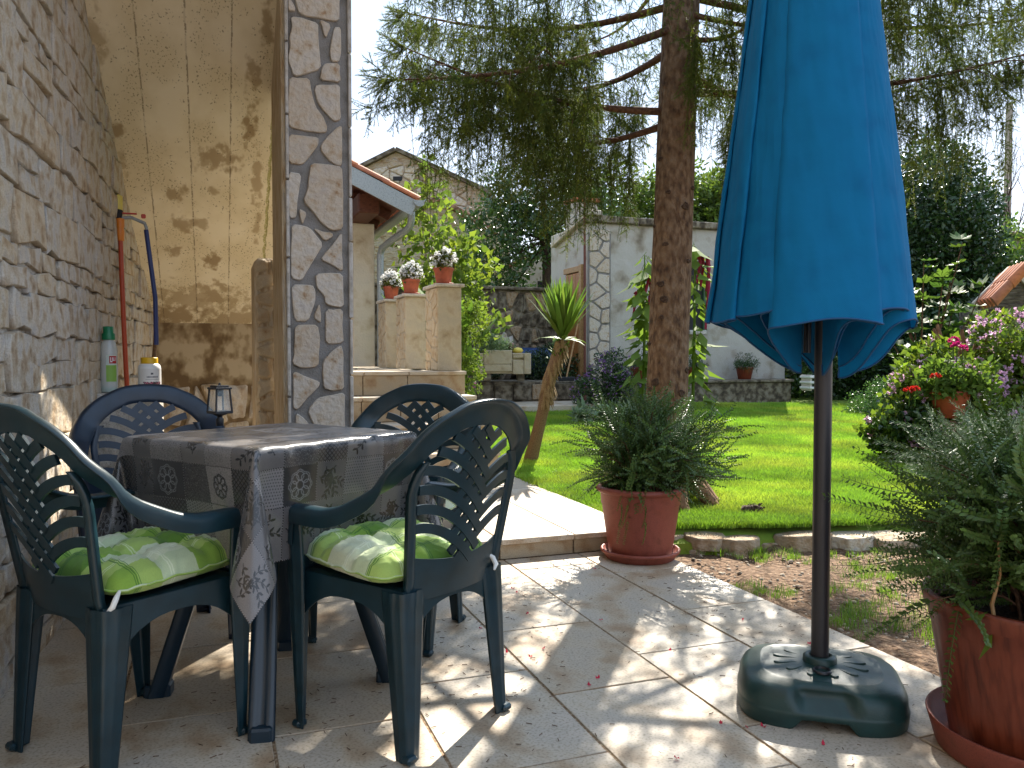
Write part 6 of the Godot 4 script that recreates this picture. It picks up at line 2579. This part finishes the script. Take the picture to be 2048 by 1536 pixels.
	# cannas behind the plinths
	for q in [[2.05, 9.1, 1.95, 10], [2.25, 8.6, 1.85, 11], [2.50, 8.9, 1.75, 10], [2.35, 8.0, 1.45, 8], [2.12, 8.2, 1.75, 8]]:
		var c := thing("canna_plant", "broad-leaved canna behind the three plinths", "plant", Vector3(q[0], 0.2, -q[1]), 0.0, "cannas behind the plinths")
		b = MB.new()
		b.colored = true
		b.tube([Vector3.ZERO, Vector3(0.02, q[2] * 0.8, 0)], [0.02, 0.01], 7)
		part("stalk", b, M.lime_leaf, c)
		for i in q[3]:
			var an := rf(0, TAU)
			var d := Vector3(cos(an), 0, sin(an))
			var t: float = float(i) / q[3]
			var bb := MB.new()
			bb.colored = true
			var g := rf(0.65, 1.1)
			bb.tint = Color(g * 0.85, g, g * 0.9)
			var ld := (d * rf(0.3, 0.8) + Vector3(0, rf(0.5, 1.0), 0)).normalized()
			leaf(bb, Vector3.ZERO, ld, ld.cross(Vector3.UP).normalized(), rf(0.36, 0.58), rf(0.11, 0.17), 0.16, rf(0.0, 0.25), 0.5)
			part("leaf", bb, M.lime_leaf, c, Transform3D(Basis.IDENTITY, Vector3(0.01, q[2] * lerpf(0.35, 0.8, t), 0)))
	# leafy vine climbing behind the porch corner
	var big := leaf_clump(8, 0.17, 0.12, 0.10, 0.1, 0.3)
	leafy("grape_vine", "sunlit grape vine climbing past the porch gutter", "vine", Vector3(2.75, 0.2, -10.7), [[Vector3(0, 2.0, 0), 0.45], [Vector3(-0.1, 2.5, 0.1), 0.38], [Vector3(-0.05, 2.95, 0.0), 0.24], [Vector3(-0.15, 3.3, 0.0), 0.14], [Vector3(0.25, 1.6, 0), 0.45], [Vector3(0.5, 2.0, -0.1), 0.4], [Vector3(0.6, 1.3, 0.1), 0.35]], big, 170, M.lime_leaf, Color(0.7, 0.75, 0.8), Color(1.5, 1.25, 1.0))
	leafy("climbing_shrub", "yellow-green small-leaved shrub beside the foremost plinth", "shrub", Vector3(2.38, 0.2, -8.0), [[Vector3(0, 0.85, 0), 0.22], [Vector3(0.02, 1.15, 0), 0.2], [Vector3(0, 0.5, 0), 0.2]], small, 190, M.lime_leaf, Color(0.8, 0.8, 0.8), Color(1.2, 1.1, 0.9))
	# potted plants on the bench wall
	for k in 3:
		at = Vector3([6.05, 6.95, 7.95][k], 0.62, -11.05)
		var q := thing("bench_pot", ["red trough planter with trailing herbs behind the spruce trunk", "red flowerpot with a feathery plant under the shed window", "red flowerpot with a straggly plant on the bench wall by the white box"][k], "flowerpot", at)
		b = MB.new()
		b.lathe([Vector2(0, 0), Vector2(0.10, 0), Vector2(0.135, 0.17), Vector2(0.142, 0.175), Vector2(0.142, 0.20), Vector2(0.13, 0.20), Vector2(0, 0.17)], 24)
		part("pot", b, M.brown_pot, q)
		leafy("potted_herb", ["trailing dark herb in the red trough planter behind the spruce", "feathery dark green plant in the flowerpot under the shed window", "straggly dark plant in the flowerpot by the white box"][k], "plant", at + Vector3(0, 0.17, 0), [[Vector3(0, 0.08, 0), 0.15], [Vector3(0.1, 0.0, 0.05), 0.12], [Vector3(-0.1, -0.02, 0.05), 0.12]], leaf_clump(22, 0.05, 0.05, 0.008, 0.3), 60, M.gloss_leaf, Color(0.9, 1.0, 0.9), Color(1.5, 1.5, 1.2))
	b = MB.new()
	# small white slatted box at the end of the bench wall
	var wb := thing("slatted_box", "small white slatted box at the end of the bench wall", "box", spot(4.75, 12.9, 0.45))
	for k in 3:
		b = MB.new()
		b.box(Vector3(0, 0.04 + 0.085 * k, 0), Vector3(0.34, 0.035, 0.26), 0.006)
		part("slat", b, mat(Color(0.7, 0.7, 0.66), 0.6), wb)
	for s in [-1.0, 1.0]:
		b = MB.new()
		b.box(Vector3(0.14 * s, 0.12, 0.0), Vector3(0.035, 0.25, 0.22), 0.006)
		part("upright", b, mat(Color(0.55, 0.5, 0.42), 0.7), wb)
	# flower island at the edge of the lawn: stump, flowering bushes, geranium pot
	var ir := 3.75
	var id := 6.9
	var stump := thing("tree_stump", "gnarled driftwood stump with broken upright roots among the flowers", "stump", spot(ir + 0.18, id + 0.35, 0.1))
	b = MB.new()
	for k in 13:
		var an := rf(0, TAU)
		var d := Vector3(cos(an), 0, sin(an))
		var h := rf(0.85, 1.32)
		b.tube([d * 0.10, d * 0.13 + Vector3(0, 0.5, 0), d * rf(0.10, 0.2) + Vector3(0, h * 0.75, 0) + rdir() * 0.03, d * rf(0.15, 0.32) + Vector3(0, h, 0)], [0.13, 0.09, 0.045, 0.012], 8)
	part("roots", b, M.drift, stump)
	b = MB.new()
	b.tube([Vector3(0, -0.1, 0), Vector3(0.02, 0.3, 0), Vector3(0, 0.6, 0)], [0.34, 0.26, 0.18], 14)
	part("bole", b, M.drift, stump)
	var mid := leaf_clump(14, 0.07, 0.062, 0.042, 0.3)
	var pink := blossom(4, 0.020, 0.030, Color(0.85, 0.52, 0.72))
	leafy("pink_flower_bush", "spreading bush with yellow-green leaves and pale pink flowers round the stump", "bush", spot(ir, id - 0.15, 0.1), [[spot(-0.35, 0, 0.42), 0.32], [spot(-0.55, -0.05, 0.25), 0.26], [spot(-0.1, -0.1, 0.5), 0.34], [spot(-0.30, 0.1, 0.62), 0.26], [spot(0.1, 0.0, 0.3), 0.36], [spot(-0.2, 0.1, 0.85), 0.16]], mid, 640, M.leaf, Color(1.0, 1.05, 0.8), Color(2.3, 1.9, 0.9), "pink-flowering bushes round the stump", null, 0.0, pink, 150)
	leafy("pink_flower_bush", "tall mass of lilac-pink flowers between the stump and the stone oven", "bush", spot(ir + 0.42, id + 0.1, 0.1), [[spot(0.0, 0, 0.55), 0.42], [spot(0.0, 0, 0.95), 0.30], [spot(0.35, 0.1, 0.75), 0.42], [spot(0.3, -0.2, 0.4), 0.42], [spot(0.7, 0.0, 0.8), 0.4]], mid, 700, M.leaf, Color(1.0, 1.05, 0.8), Color(2.2, 1.8, 0.9), "pink-flowering bushes round the stump", null, 0.0, pink, 330)
	var gp := thing("geranium_pot", "terracotta pot half hidden by geranium leaves in front of the stump", "flowerpot", spot(ir - 0.30, id - 0.45, 0.50))
	b = MB.new()
	b.lathe([Vector2(0, 0), Vector2(0.10, 0), Vector2(0.14, 0.18), Vector2(0.15, 0.185), Vector2(0.15, 0.22), Vector2(0.13, 0.22), Vector2(0, 0.19)], 28)
	part("pot", b, M.small_pot, gp)
	b = MB.new()
	b.tube([Vector3(0, -0.50, 0), Vector3(0, -0.02, 0)], [0.13, 0.11], 10)
	solo("log_stand", b, M.drift, "log stand under the geranium pot", "log", gp.position)
	leafy("geranium", "round-leaved geranium with red and magenta flower heads in its pot", "plant", gp.position + Vector3(0, 0.2, 0), [[Vector3(0, 0.08, 0), 0.17], [spot(0.12, -0.05, 0.05), 0.14], [spot(-0.12, -0.05, 0.02), 0.14]], mid, 90, M.lime_leaf, Color(0.6, 0.7, 0.7), Color(0.9, 0.9, 0.9))
	for q in [[-0.02, -0.12, 0.36, 0], [0.09, 0.0, 0.34, 0], [-0.22, -0.2, 0.12, 1], [-0.42, -0.2, 0.02, 1], [-0.40, -0.25, -0.12, 1], [0.02, 0.0, 0.40, 0]]:
		var g := thing("geranium_flower", ["magenta geranium flower head on a long stem", "scarlet geranium flower head among the leaves"][q[3]], "flower", gp.position + spot(q[0], q[1], 0.2), 0.0, "geranium flower heads")
		b = MB.new()
		b.colored = true
		b.tint = Color(0.6, 0.7, 0.8)
		b.tube([Vector3(0, -0.1, 0), Vector3(0, q[2] if q[2] > 0 else 0.02, 0)], 0.004, 5)
		part("stem", b, M.lime_leaf, g)
		part("petals", blossom(14, 0.026, 0.024, [Color(0.62, 0.02, 0.20), Color(0.62, 0.03, 0.02)][q[3]]), M.petal, g, Transform3D(Basis.IDENTITY, Vector3(0, maxf(q[2], 0.02), 0)))
	# rosemary and lavender in front of the flowers
	var spike := MB.new()
	spike.colored = true
	for k in 40:
		var t := (k + 0.5) / 40.0
		var an := k * 2.4
		var d := (Vector3(cos(an), 1.2, sin(an))).normalized()
		var g := rf(0.8, 1.2)
		spike.tint = Color(g, g, g)
		leaf(spike, Vector3(0, 0.18 * t, 0.02 * t * t), d, d.cross(Vector3.UP).normalized(), 0.030, 0.0045, 0.1, 0.1)
	bush("lavender_bush", "grey-green narrow-leaved bush in front of the pink flowers", "bush", spot(3.15, 5.35, 0.08), Vector3(-0.55, 0.1, -0.5), Vector3(0.75, 0.50, 0.5), 110, 12, spike.mesh(), 1.0, mat(Color(0.105, 0.15, 0.085), 0.55, {"vc": true, "back": Color(0.5, 0.5, 0.5)}))
	leafy("low_dark_bush", "low dark glossy bush spilling onto the lawn below the pink flowers", "bush", spot(ir - 0.55, id - 0.35, 0.1), [[Vector3(0, 0.2, 0), 0.26], [spot(0.3, -0.1, 0.15), 0.28], [spot(0.0, 0.2, 0.3), 0.25]], mid, 200, M.gloss_leaf, Color(0.9, 1.0, 0.9), Color(1.4, 1.4, 1.1))
	# fig with hand-shaped leaves
	var fig := MB.new()
	fig.colored = true
	for k in 5:
		var an := (k - 2) * 0.62
		var d := Vector3(sin(an), 0.15, cos(an)).normalized()
		leaf(fig, Vector3.ZERO, d, d.cross(Vector3.UP).normalized(), 0.20 * (1.0 - 0.12 * absf(k - 2)), 0.085, 0.12, 0.12, 0.6)
	var fm := fig.mesh()
	var fx := []
	var ft := thing("fig_bush", "young fig bush with large lobed leaves shining in the sun", "bush", spot(5.25, 10.3, 0.2))
	b = MB.new()
	for k in 15:
		var tip := spot(rf(-0.55, 0.6), rf(-0.4, 0.4), rf(0.7, 2.05))
		if k < 3:
			tip = [spot(-0.1, 0, 1.95), spot(0.38, 0, 2.2), spot(0.15, 0, 1.8)][k]
		b.tube([Vector3.ZERO, tip * 0.5 + Vector3(rf(-0.1, 0.1), 0, 0), tip], [0.018, 0.012, 0.005], 6)
		for i in 9:
			var t := 1.0 - 0.6 * pow(i / 9.0, 1.2)
			var d := (rdir() + Vector3(0, 0.15, 0)).normalized()
			fx.append(Transform3D(Basis(Vector3.UP, rf(0, TAU)) * Basis(Vector3.RIGHT, rf(-0.7, 0.5)).scaled(Vector3.ONE * rf(0.7, 1.15)), tip * t + d * 0.06))
	part("stems", b, M.twig, ft)
	many("foliage", fm, fx, M.leaf, ft, jitter_tints(fx.size(), Color(0.6, 0.75, 0.7), Color(1.2, 1.1, 0.9)))


# ---------------------------------------------------------------- trees behind the garden
func build_far_trees() -> void:
	rng.seed = 404
	var cl := leaf_clump(16, 0.17, 0.115, 0.055)
	var cl2 := leaf_clump(20, 0.24, 0.16, 0.07)
	leafy("orange_tree", "dark glossy citrus tree above the retaining wall", "tree", spot(0.70, 16.2, 1.9), [[spot(-0.1, 0, 2.3), 0.85], [spot(-1.0, 0.2, 1.6), 0.75], [spot(-1.3, 0, 0.7), 0.55], [spot(0.35, 0, 1.5), 0.55], [spot(-0.4, -0.2, 1.3), 0.6], [spot(-0.75, 0.1, 2.3), 0.6], [spot(0.8, 0.1, 2.1), 0.6], [spot(-0.7, 0, 0.4), 0.45]], cl, 620, M.gloss_leaf, Color(0.9, 1.0, 0.9), Color(1.6, 1.5, 1.2), "", null, 0.11)
	b_lean(spot(1.15, 15.6, 1.9))
	leafy("leafy_tree", "broad sunlit tree rising behind the white shed, left of the chimney".replace(", left of the chimney", " chimney"), "tree", spot(2.5, 19.0, 1.9), [[spot(0, 0, 2.6), 0.9], [spot(0.9, 0, 2.3), 0.9], [spot(1.8, 0, 2.5), 0.9], [spot(2.6, 0.2, 2.4), 0.9], [spot(-0.7, 0, 2.0), 0.7], [spot(1.4, 0, 1.3), 1.0]], cl2, 620, M.leaf, Color(0.8, 0.85, 0.8), Color(1.5, 1.3, 1.0), "trees behind the shed", null, 0.14)
	leafy("leafy_tree", "round sunlit tree behind the shed next to the umbrella", "tree", spot(5.2, 19.5, 1.9), [[spot(-0.6, 0, 2.3), 1.0], [spot(0.4, 0, 2.5), 1.0], [spot(1.3, 0, 2.2), 1.0], [spot(0.3, 0, 1.2), 1.1]], cl2, 520, M.leaf, Color(0.8, 0.85, 0.8), Color(1.5, 1.3, 1.0), "trees behind the shed", null, 0.14)
	# dense dark evergreens on the far side of the lawn
	leafy("laurel_tree", "tall dense dark laurel behind the umbrella and the fig bush", "tree", spot(7.6, 15.2, 0.2), [[spot(0, 0, 2.0), 1.3], [spot(0.0, 0, 3.3), 1.2], [spot(-0.9, 0.2, 1.3), 1.1], [spot(0.9, 0.1, 1.4), 1.2], [spot(0.5, 0, 2.8), 1.0], [spot(-0.5, 0, 2.9), 1.1], [spot(0.1, 0, 4.2), 0.7], [spot(0.9, 0.2, 3.6), 0.55]], cl, 2600, M.gloss_leaf, Color(0.75, 0.85, 0.75), Color(1.3, 1.35, 1.1), "", null, 0.18)
	leafy("laurel_hedge", "dark shaded hedge along the far side of the lawn", "hedge", spot(6.2, 14.0, 0.2), [[spot(-0.9, 0, 0.7), 0.8], [spot(0.1, 0, 0.8), 0.85], [spot(1.0, 0, 0.7), 0.85], [spot(1.9, -0.2, 0.7), 0.85], [spot(2.9, -0.4, 0.6), 0.8]], cl, 1150, M.gloss_leaf, Color(0.8, 0.9, 0.8), Color(1.2, 1.3, 1.1))
	leafy("mounded_shrub", "low mounded grey-green shrub in front of the dark hedge", "shrub", spot(5.0, 10.9, 0.2), [[Vector3(0, 0.16, 0), 0.34], [spot(0.35, 0, 0.12), 0.32], [spot(-0.3, 0, 0.06), 0.28]], leaf_clump(22, 0.07, 0.035, 0.018, 0.4), 330, M.boxleaf, Color(0.9, 1.1, 1.2), Color(1.4, 1.5, 1.5))
	leafy("light_tree", "loose light-leaved tree above the plastered cottage", "tree", spot(10.2, 16.5, 0.2), [[spot(0, 0, 2.5), 0.6], [spot(-0.4, 0, 3.0), 0.5], [spot(-0.9, 0, 2.4), 0.5], [spot(0.7, 0, 2.6), 0.5], [spot(1.4, 0, 2.8), 0.5]], cl, 260, M.leaf, Color(0.9, 1.0, 0.9), Color(1.7, 1.5, 1.1), "", null, 0.08)
	# bare trees
	for k in 3:
		var p := spot([10.9, 11.6, 13.1][k], 19.0 + k * 0.6, 0.2)
		var o := thing("bare_tree", ["thin leafless tree by the utility pole", "forked leafless tree right behind the utility pole".replace(" right", ""), "tangled leafless tree beyond the stone oven"][k], "tree", p, 0.0, "leafless trees at the garden edge")
		var b := MB.new()
		twiggy(b, Vector3.ZERO, Vector3(rf(-0.1, 0.1), 1, 0).normalized(), 1.9, 0.05, 0)
		part("trunk", b, M.dark_bark, o)
	var b := MB.new()
	b.tube([spot(12.6, 21.0, 0), spot(12.6, 21.0, 7.4)], [0.11, 0.08], 12)
	solo("utility_pole", b, M.concrete, "tall pale utility pole among the leafless trees", "pole")


func b_lean(at: Vector3) -> void:
	var b := MB.new()
	b.tube([at + Vector3(0, -0.1, 0), at + spot(0.16, 0, 0.35), at + spot(0.35, 0, 0.8)], [0.09, 0.08, 0.06], 9)
	solo("leaning_log", b, M.dark_bark, "dark leaning trunk on top of the retaining wall by the shed", "trunk")


func twiggy(b: MB, p: Vector3, d: Vector3, l: float, r: float, depth: int) -> void:
	var q := p + d * l
	var m := p + d * l * 0.5 + rdir() * l * 0.05
	b.tube([p, m, q], [r, r * 0.85, r * 0.65], 6 if depth < 2 else 4, false)
	if depth >= 5:
		return
	var n := 2 if depth < 2 else 3
	for k in n:
		var e := (d + rdir() * 0.55 + Vector3(0, 0.12, 0)).normalized()
		twiggy(b, q if k < 2 else m, e, l * rf(0.55, 0.8), r * 0.6, depth + 1)


# ---------------------------------------------------------------- small things
func build_small_things() -> void:
	rng.seed = 777
	# stone edging of the lawn
	var e := thing("stone_edging", "row of rough flat stones edging the lawn above the bare soil", "edging", spot(1.3, 4.2, -0.03))
	var line := [[0.80, 4.30, 0.22, 0.05, 0.0], [0.97, 4.27, 0.24, 0.05, 0.0], [0.86, 4.28, 0.20, 0.05, 0.055], [1.00, 4.26, 0.25, 0.05, 0.055], [1.18, 4.24, 0.24, 0.12, 0.0], [1.36, 4.30, 0.2, 0.08, 0.0], [1.52, 4.32, 0.34, 0.10, 0.03], [1.78, 4.30, 0.30, 0.09, 0.03], [2.00, 4.28, 0.26, 0.08, 0.02], [2.22, 4.30, 0.28, 0.09, 0.01], [2.45, 4.26, 0.26, 0.09, 0.0], [2.70, 4.24, 0.3, 0.1, 0.0], [2.98, 4.2, 0.3, 0.1, 0.0]]
	for q in line:
		var w: float = q[2]
		var poly := []
		for k in 8:
			var an := TAU * k / 8.0
			poly.append(Vector2(cos(an) * w * 0.55 * rf(0.85, 1.1), sin(an) * w * 0.42 * rf(0.75, 1.25)))
		var b := MB.new()
		b.slab(rough_edge(poly, 0.008), Vector3.ZERO, Vector3(1, 0, 0), Vector3(0, 0, -1), Vector3(0, 1, 0), q[3] * rf(0.45, 0.7), 0.012, rf(-0.006, 0.012), 0.03)
		part("stone", b, M.edging[rng.randi() % 3], e, Transform3D(Basis(Vector3.UP, rf(-0.3, 0.3)) * Basis(Vector3.RIGHT, rf(-0.10, 0.14)), spot(q[0], q[1], q[4]) - Vector3(e.position.x, 0, e.position.z)))
	# flat stone beside the terrace edge
	var b := MB.new()
	b.slab(rough_edge([Vector2(-0.13, -0.05), Vector2(0.12, -0.07), Vector2(0.15, 0.04), Vector2(-0.05, 0.08)], 0.01), Vector3.ZERO, Vector3(1, 0, 0), Vector3(0, 0, -1), Vector3(0, 1, 0), 0.035, 0.015, 0.004, 0.03)
	var fs := solo("flat_stone", b, M.edging[1], "flat pale stone lying against the terrace edge by the brown pot", "stone", spot(1.47, 2.50, -0.03))
	fs.rotation.y = 0.9
	# fallen red petals
	for k in 34:
		var pm := MB.new()
		pm.colored = true
		pm.tint = Color(0.85, 0.03, 0.09)
		for i in 2:
			var d := Vector3(rf(-1, 1), rf(0.1, 0.5), rf(-1, 1)).normalized()
			leaf(pm, Vector3.ZERO, d, d.cross(Vector3.UP).normalized(), rf(0.009, 0.015), 0.009, 0.3, 0.3)
		var r := rf(-0.55, 1.35)
		var dd := rf(1.9, 3.9)
		if k < 12:
			var fix := [[-0.20, 3.0], [0.02, 3.35], [0.33, 3.0], [0.52, 2.68], [0.55, 2.14], [0.62, 2.12], [0.78, 2.02], [-0.46, 2.78], [-0.44, 2.72], [0.80, 2.44], [0.10, 2.7], [-0.02, 2.66]]
			r = fix[k][0]
			dd = fix[k][1]
		var at := spot(r, dd, 0.0085)
		if at.x > 2.05 or at.z < -3.66:
			continue
		solo("fallen_petal", pm, M.petal, "tiny red petal fallen on the terrace tiles", "petal", at, "fallen petals on the terrace")
	# pine cone on the lawn edge
	b = MB.new()
	b.tube([Vector3(-0.07, 0, 0), Vector3(-0.055, 0, 0), Vector3(0.03, 0, 0), Vector3(0.07, 0, 0)], [0.008, 0.026, 0.024, 0.008], 12)
	for k in 60:
		var t := rf(-0.055, 0.06)
		var an := k * 2.4
		var d := Vector3(0.5, cos(an), sin(an)).normalized()
		leaf(b, Vector3(t, cos(an) * 0.022, sin(an) * 0.022), d, d.cross(Vector3.RIGHT).normalized(), 0.016, 0.014, 0.2, 0.3)
	solo("spruce_cone", b, M.knot, "brown spruce cone lying on the lawn edge", "cone", spot(1.36, 4.62, 0.115))
	# tap, hoses and bottles by the house wall
	var t := thing("garden_tap", "brass garden tap with red handles on the rubble wall corner", "tap", Vector3(-0.45, 1.60, -4.60))
	b = MB.new()
	b.tube([Vector3(-0.10, 0.08, 0), Vector3(0.0, 0.08, 0.0), Vector3(0.0, 0.16, 0.0)], 0.012, 10)
	part("pipe", b, mat(Color(0.55, 0.42, 0.10), 0.5), t)
	b = MB.new()
	b.lathe([Vector2(0, 0.12), Vector2(0.02, 0.12), Vector2(0.02, 0.19), Vector2(0.0, 0.20)], 14)
	part("yellow_cap", b, mat(Color(0.62, 0.50, 0.10), 0.5), t)
	b = MB.new()
	b.tube([Vector3(0, 0.12, 0), Vector3(-0.012, 0.02, 0.01)], 0.021, 12)
	part("black_sleeve", b, M.black, t)
	b = MB.new()
	b.tube([Vector3(0.0, 0.08, 0.0), Vector3(0.06, 0.085, 0), Vector3(0.12, 0.06, 0), Vector3(0.13, 0.03, 0)], 0.009, 10)
	part("spout", b, M.zinc, t)
	b = MB.new()
	b.box(Vector3(0.05, 0.105, 0), Vector3(0.07, 0.008, 0.014), 0.002)
	b.box(Vector3(0.115, 0.095, 0), Vector3(0.022, 0.022, 0.012), 0.004)
	part("handle", b, mat(Color(0.45, 0.04, 0.03), 0.5), t)
	var h := thing("orange_hose", "orange-red garden hose hanging straight down from the tap", "hose", Vector3(-0.44, 0.82, -4.56))
	b = MB.new()
	b.tube([Vector3(0.0, 0.78, 0), Vector3(0.004, 0.60, 0.01), Vector3(0.012, 0.3, 0.02), Vector3(0.02, 0.0, 0.0)], 0.0115, 12)
	part("tube", b, mat(Color(0.42, 0.055, 0.015), 0.45), h)
	b = MB.new()
	b.lathe([Vector2(0.0, 0.74), Vector2(0.018, 0.74), Vector2(0.020, 0.79), Vector2(0.017, 0.795), Vector2(0.017, 0.805), Vector2(0.020, 0.81), Vector2(0.020, 0.85), Vector2(0.0, 0.855)], 16)
	part("connector", b, mat(Color(0.65, 0.20, 0.02), 0.4), h)
	b = MB.new()
	b.tube([Vector3(-0.325, 1.63, -4.62), Vector3(-0.31, 1.50, -4.61), Vector3(-0.285, 1.28, -4.60), Vector3(-0.283, 1.04, -4.60)], 0.0115, 12)
	solo("blue_hose", b, mat(Color(0.018, 0.035, 0.15), 0.4), "short dark blue hose hanging beside the orange one", "hose")
	b = MB.new()
	b.tube([Vector3(-0.37, 0.0, -4.60), Vector3(-0.30, 1.20, -4.95)], 0.011, 8)
	solo("wooden_stick", b, M.stick, "thin wooden stick leaning in the corner under the stairs", "stick")
	# bottles on the ledge
	var gb := thing("cleaner_bottle", "clear plastic bottle with a green screw cap on the ledge", "bottle", Vector3(-0.455, 0.816, -4.14), 0.3)
	b = MB.new()
	b.lathe([Vector2(0.0, 0.0), Vector2(0.034, 0.0), Vector2(0.037, 0.008), Vector2(0.037, 0.19), Vector2(0.031, 0.225), Vector2(0.018, 0.245), Vector2(0.017, 0.262)], 24)
	part("body", b, mat(Color(0.62, 0.66, 0.64), 0.25, {"alpha": 0.55}), gb)
	b = MB.new()
	b.lathe([Vector2(0.0, 0.004), Vector2(0.034, 0.004), Vector2(0.035, 0.024), Vector2(0.0, 0.024)], 24)
	part("liquid", b, mat(Color(0.02, 0.30, 0.16), 0.2), gb)
	b = MB.new()
	b.lathe([Vector2(0.028, 0.240), Vector2(0.028, 0.268), Vector2(0.022, 0.27), Vector2(0.022, 0.300), Vector2(0.0, 0.302)], 20)
	part("cap", b, mat(Color(0.006, 0.16, 0.06), 0.4), gb)
	b = MB.new()
	var rows := []
	for i in 2:
		var row := []
		for j in 9:
			var an := lerpf(-0.5, 0.75, j / 8.0)
			row.append(Vector3(sin(an) * 0.0378, 0.05 + 0.12 * i, cos(an) * 0.0378))
		rows.append(row)
	b.grid(rows)
	var lab := Image.create(64, 64, false, Image.FORMAT_RGB8)
	lab.fill(Color(0.55, 0.72, 0.30))
	lab.fill_rect(Rect2i(0, 40, 64, 24), Color(0.80, 0.84, 0.80))
	lab.fill_rect(Rect2i(18, 44, 46, 18), Color(0.70, 0.06, 0.08))
	for q in [[24, 47, 4, 12], [24, 47, 12, 3], [34, 50, 4, 9], [41, 50, 8, 3], [41, 50, 3, 9], [52, 50, 4, 9]]:
		lab.fill_rect(Rect2i(q[0], q[1], q[2], q[3]), Color(0.95, 0.95, 0.95))
	part("label", b, mat(Color(0.8, 0.8, 0.8), 0.5, {"tex": ImageTexture.create_from_image(lab), "uv": true}), gb)
	var wb := thing("white_bottle", "white plastic bottle with a yellow lid and a flower label on the ledge", "bottle", Vector3(-0.285, 0.816, -4.13), 0.35)
	b = MB.new()
	b.lathe([Vector2(0.0, 0.0), Vector2(0.046, 0.0), Vector2(0.050, 0.006), Vector2(0.050, 0.108), Vector2(0.046, 0.124), Vector2(0.036, 0.132)], 28)
	part("body", b, mat(Color(0.72, 0.71, 0.68), 0.35), wb)
	b = MB.new()
	b.lathe([Vector2(0.037, 0.130), Vector2(0.037, 0.156), Vector2(0.034, 0.160), Vector2(0.0, 0.160)], 28)
	part("lid", b, mat(Color(0.72, 0.42, 0.01), 0.4), wb)
	var li := Image.create(128, 128, false, Image.FORMAT_RGB8)
	li.fill(Color(0.90, 0.89, 0.87))
	li.fill_rect(Rect2i(54, 92, 5, 12), Color(0.12, 0.13, 0.2))
	li.fill_rect(Rect2i(61, 92, 5, 12), Color(0.12, 0.13, 0.2))
	li.fill_rect(Rect2i(54, 97, 12, 3), Color(0.12, 0.13, 0.2))
	var r2 := RandomNumberGenerator.new()
	r2.seed = 4
	var x := 34
	while x < 92:
		var lw := r2.randi_range(2, 5)
		li.fill_rect(Rect2i(x, 74, lw, 8), Color(0.25, 0.25, 0.3))
		x += lw + 2
	li.fill_rect(Rect2i(28, 62, 74, 2), Color(0.5, 0.5, 0.52))
	for k in 260:
		li.fill_rect(Rect2i(r2.randi_range(14, 108), r2.randi_range(16, 44), 5, 5), [Color(0.30, 0.06, 0.16), Color(0.62, 0.12, 0.30), Color(0.10, 0.05, 0.08), Color(0.75, 0.45, 0.55)][r2.randi() % 4])
	b = MB.new()
	rows = []
	for i in 2:
		var row := []
		for j in 13:
			var an := lerpf(-1.1, 1.1, j / 12.0)
			row.append(Vector3(sin(an) * 0.0507, 0.012 + 0.096 * i, cos(an) * 0.0507))
		rows.append(row)
	b.grid(rows)
	part("label", b, mat(Color(0.85, 0.85, 0.85), 0.5, {"tex": ImageTexture.create_from_image(li), "uv": true}), wb)
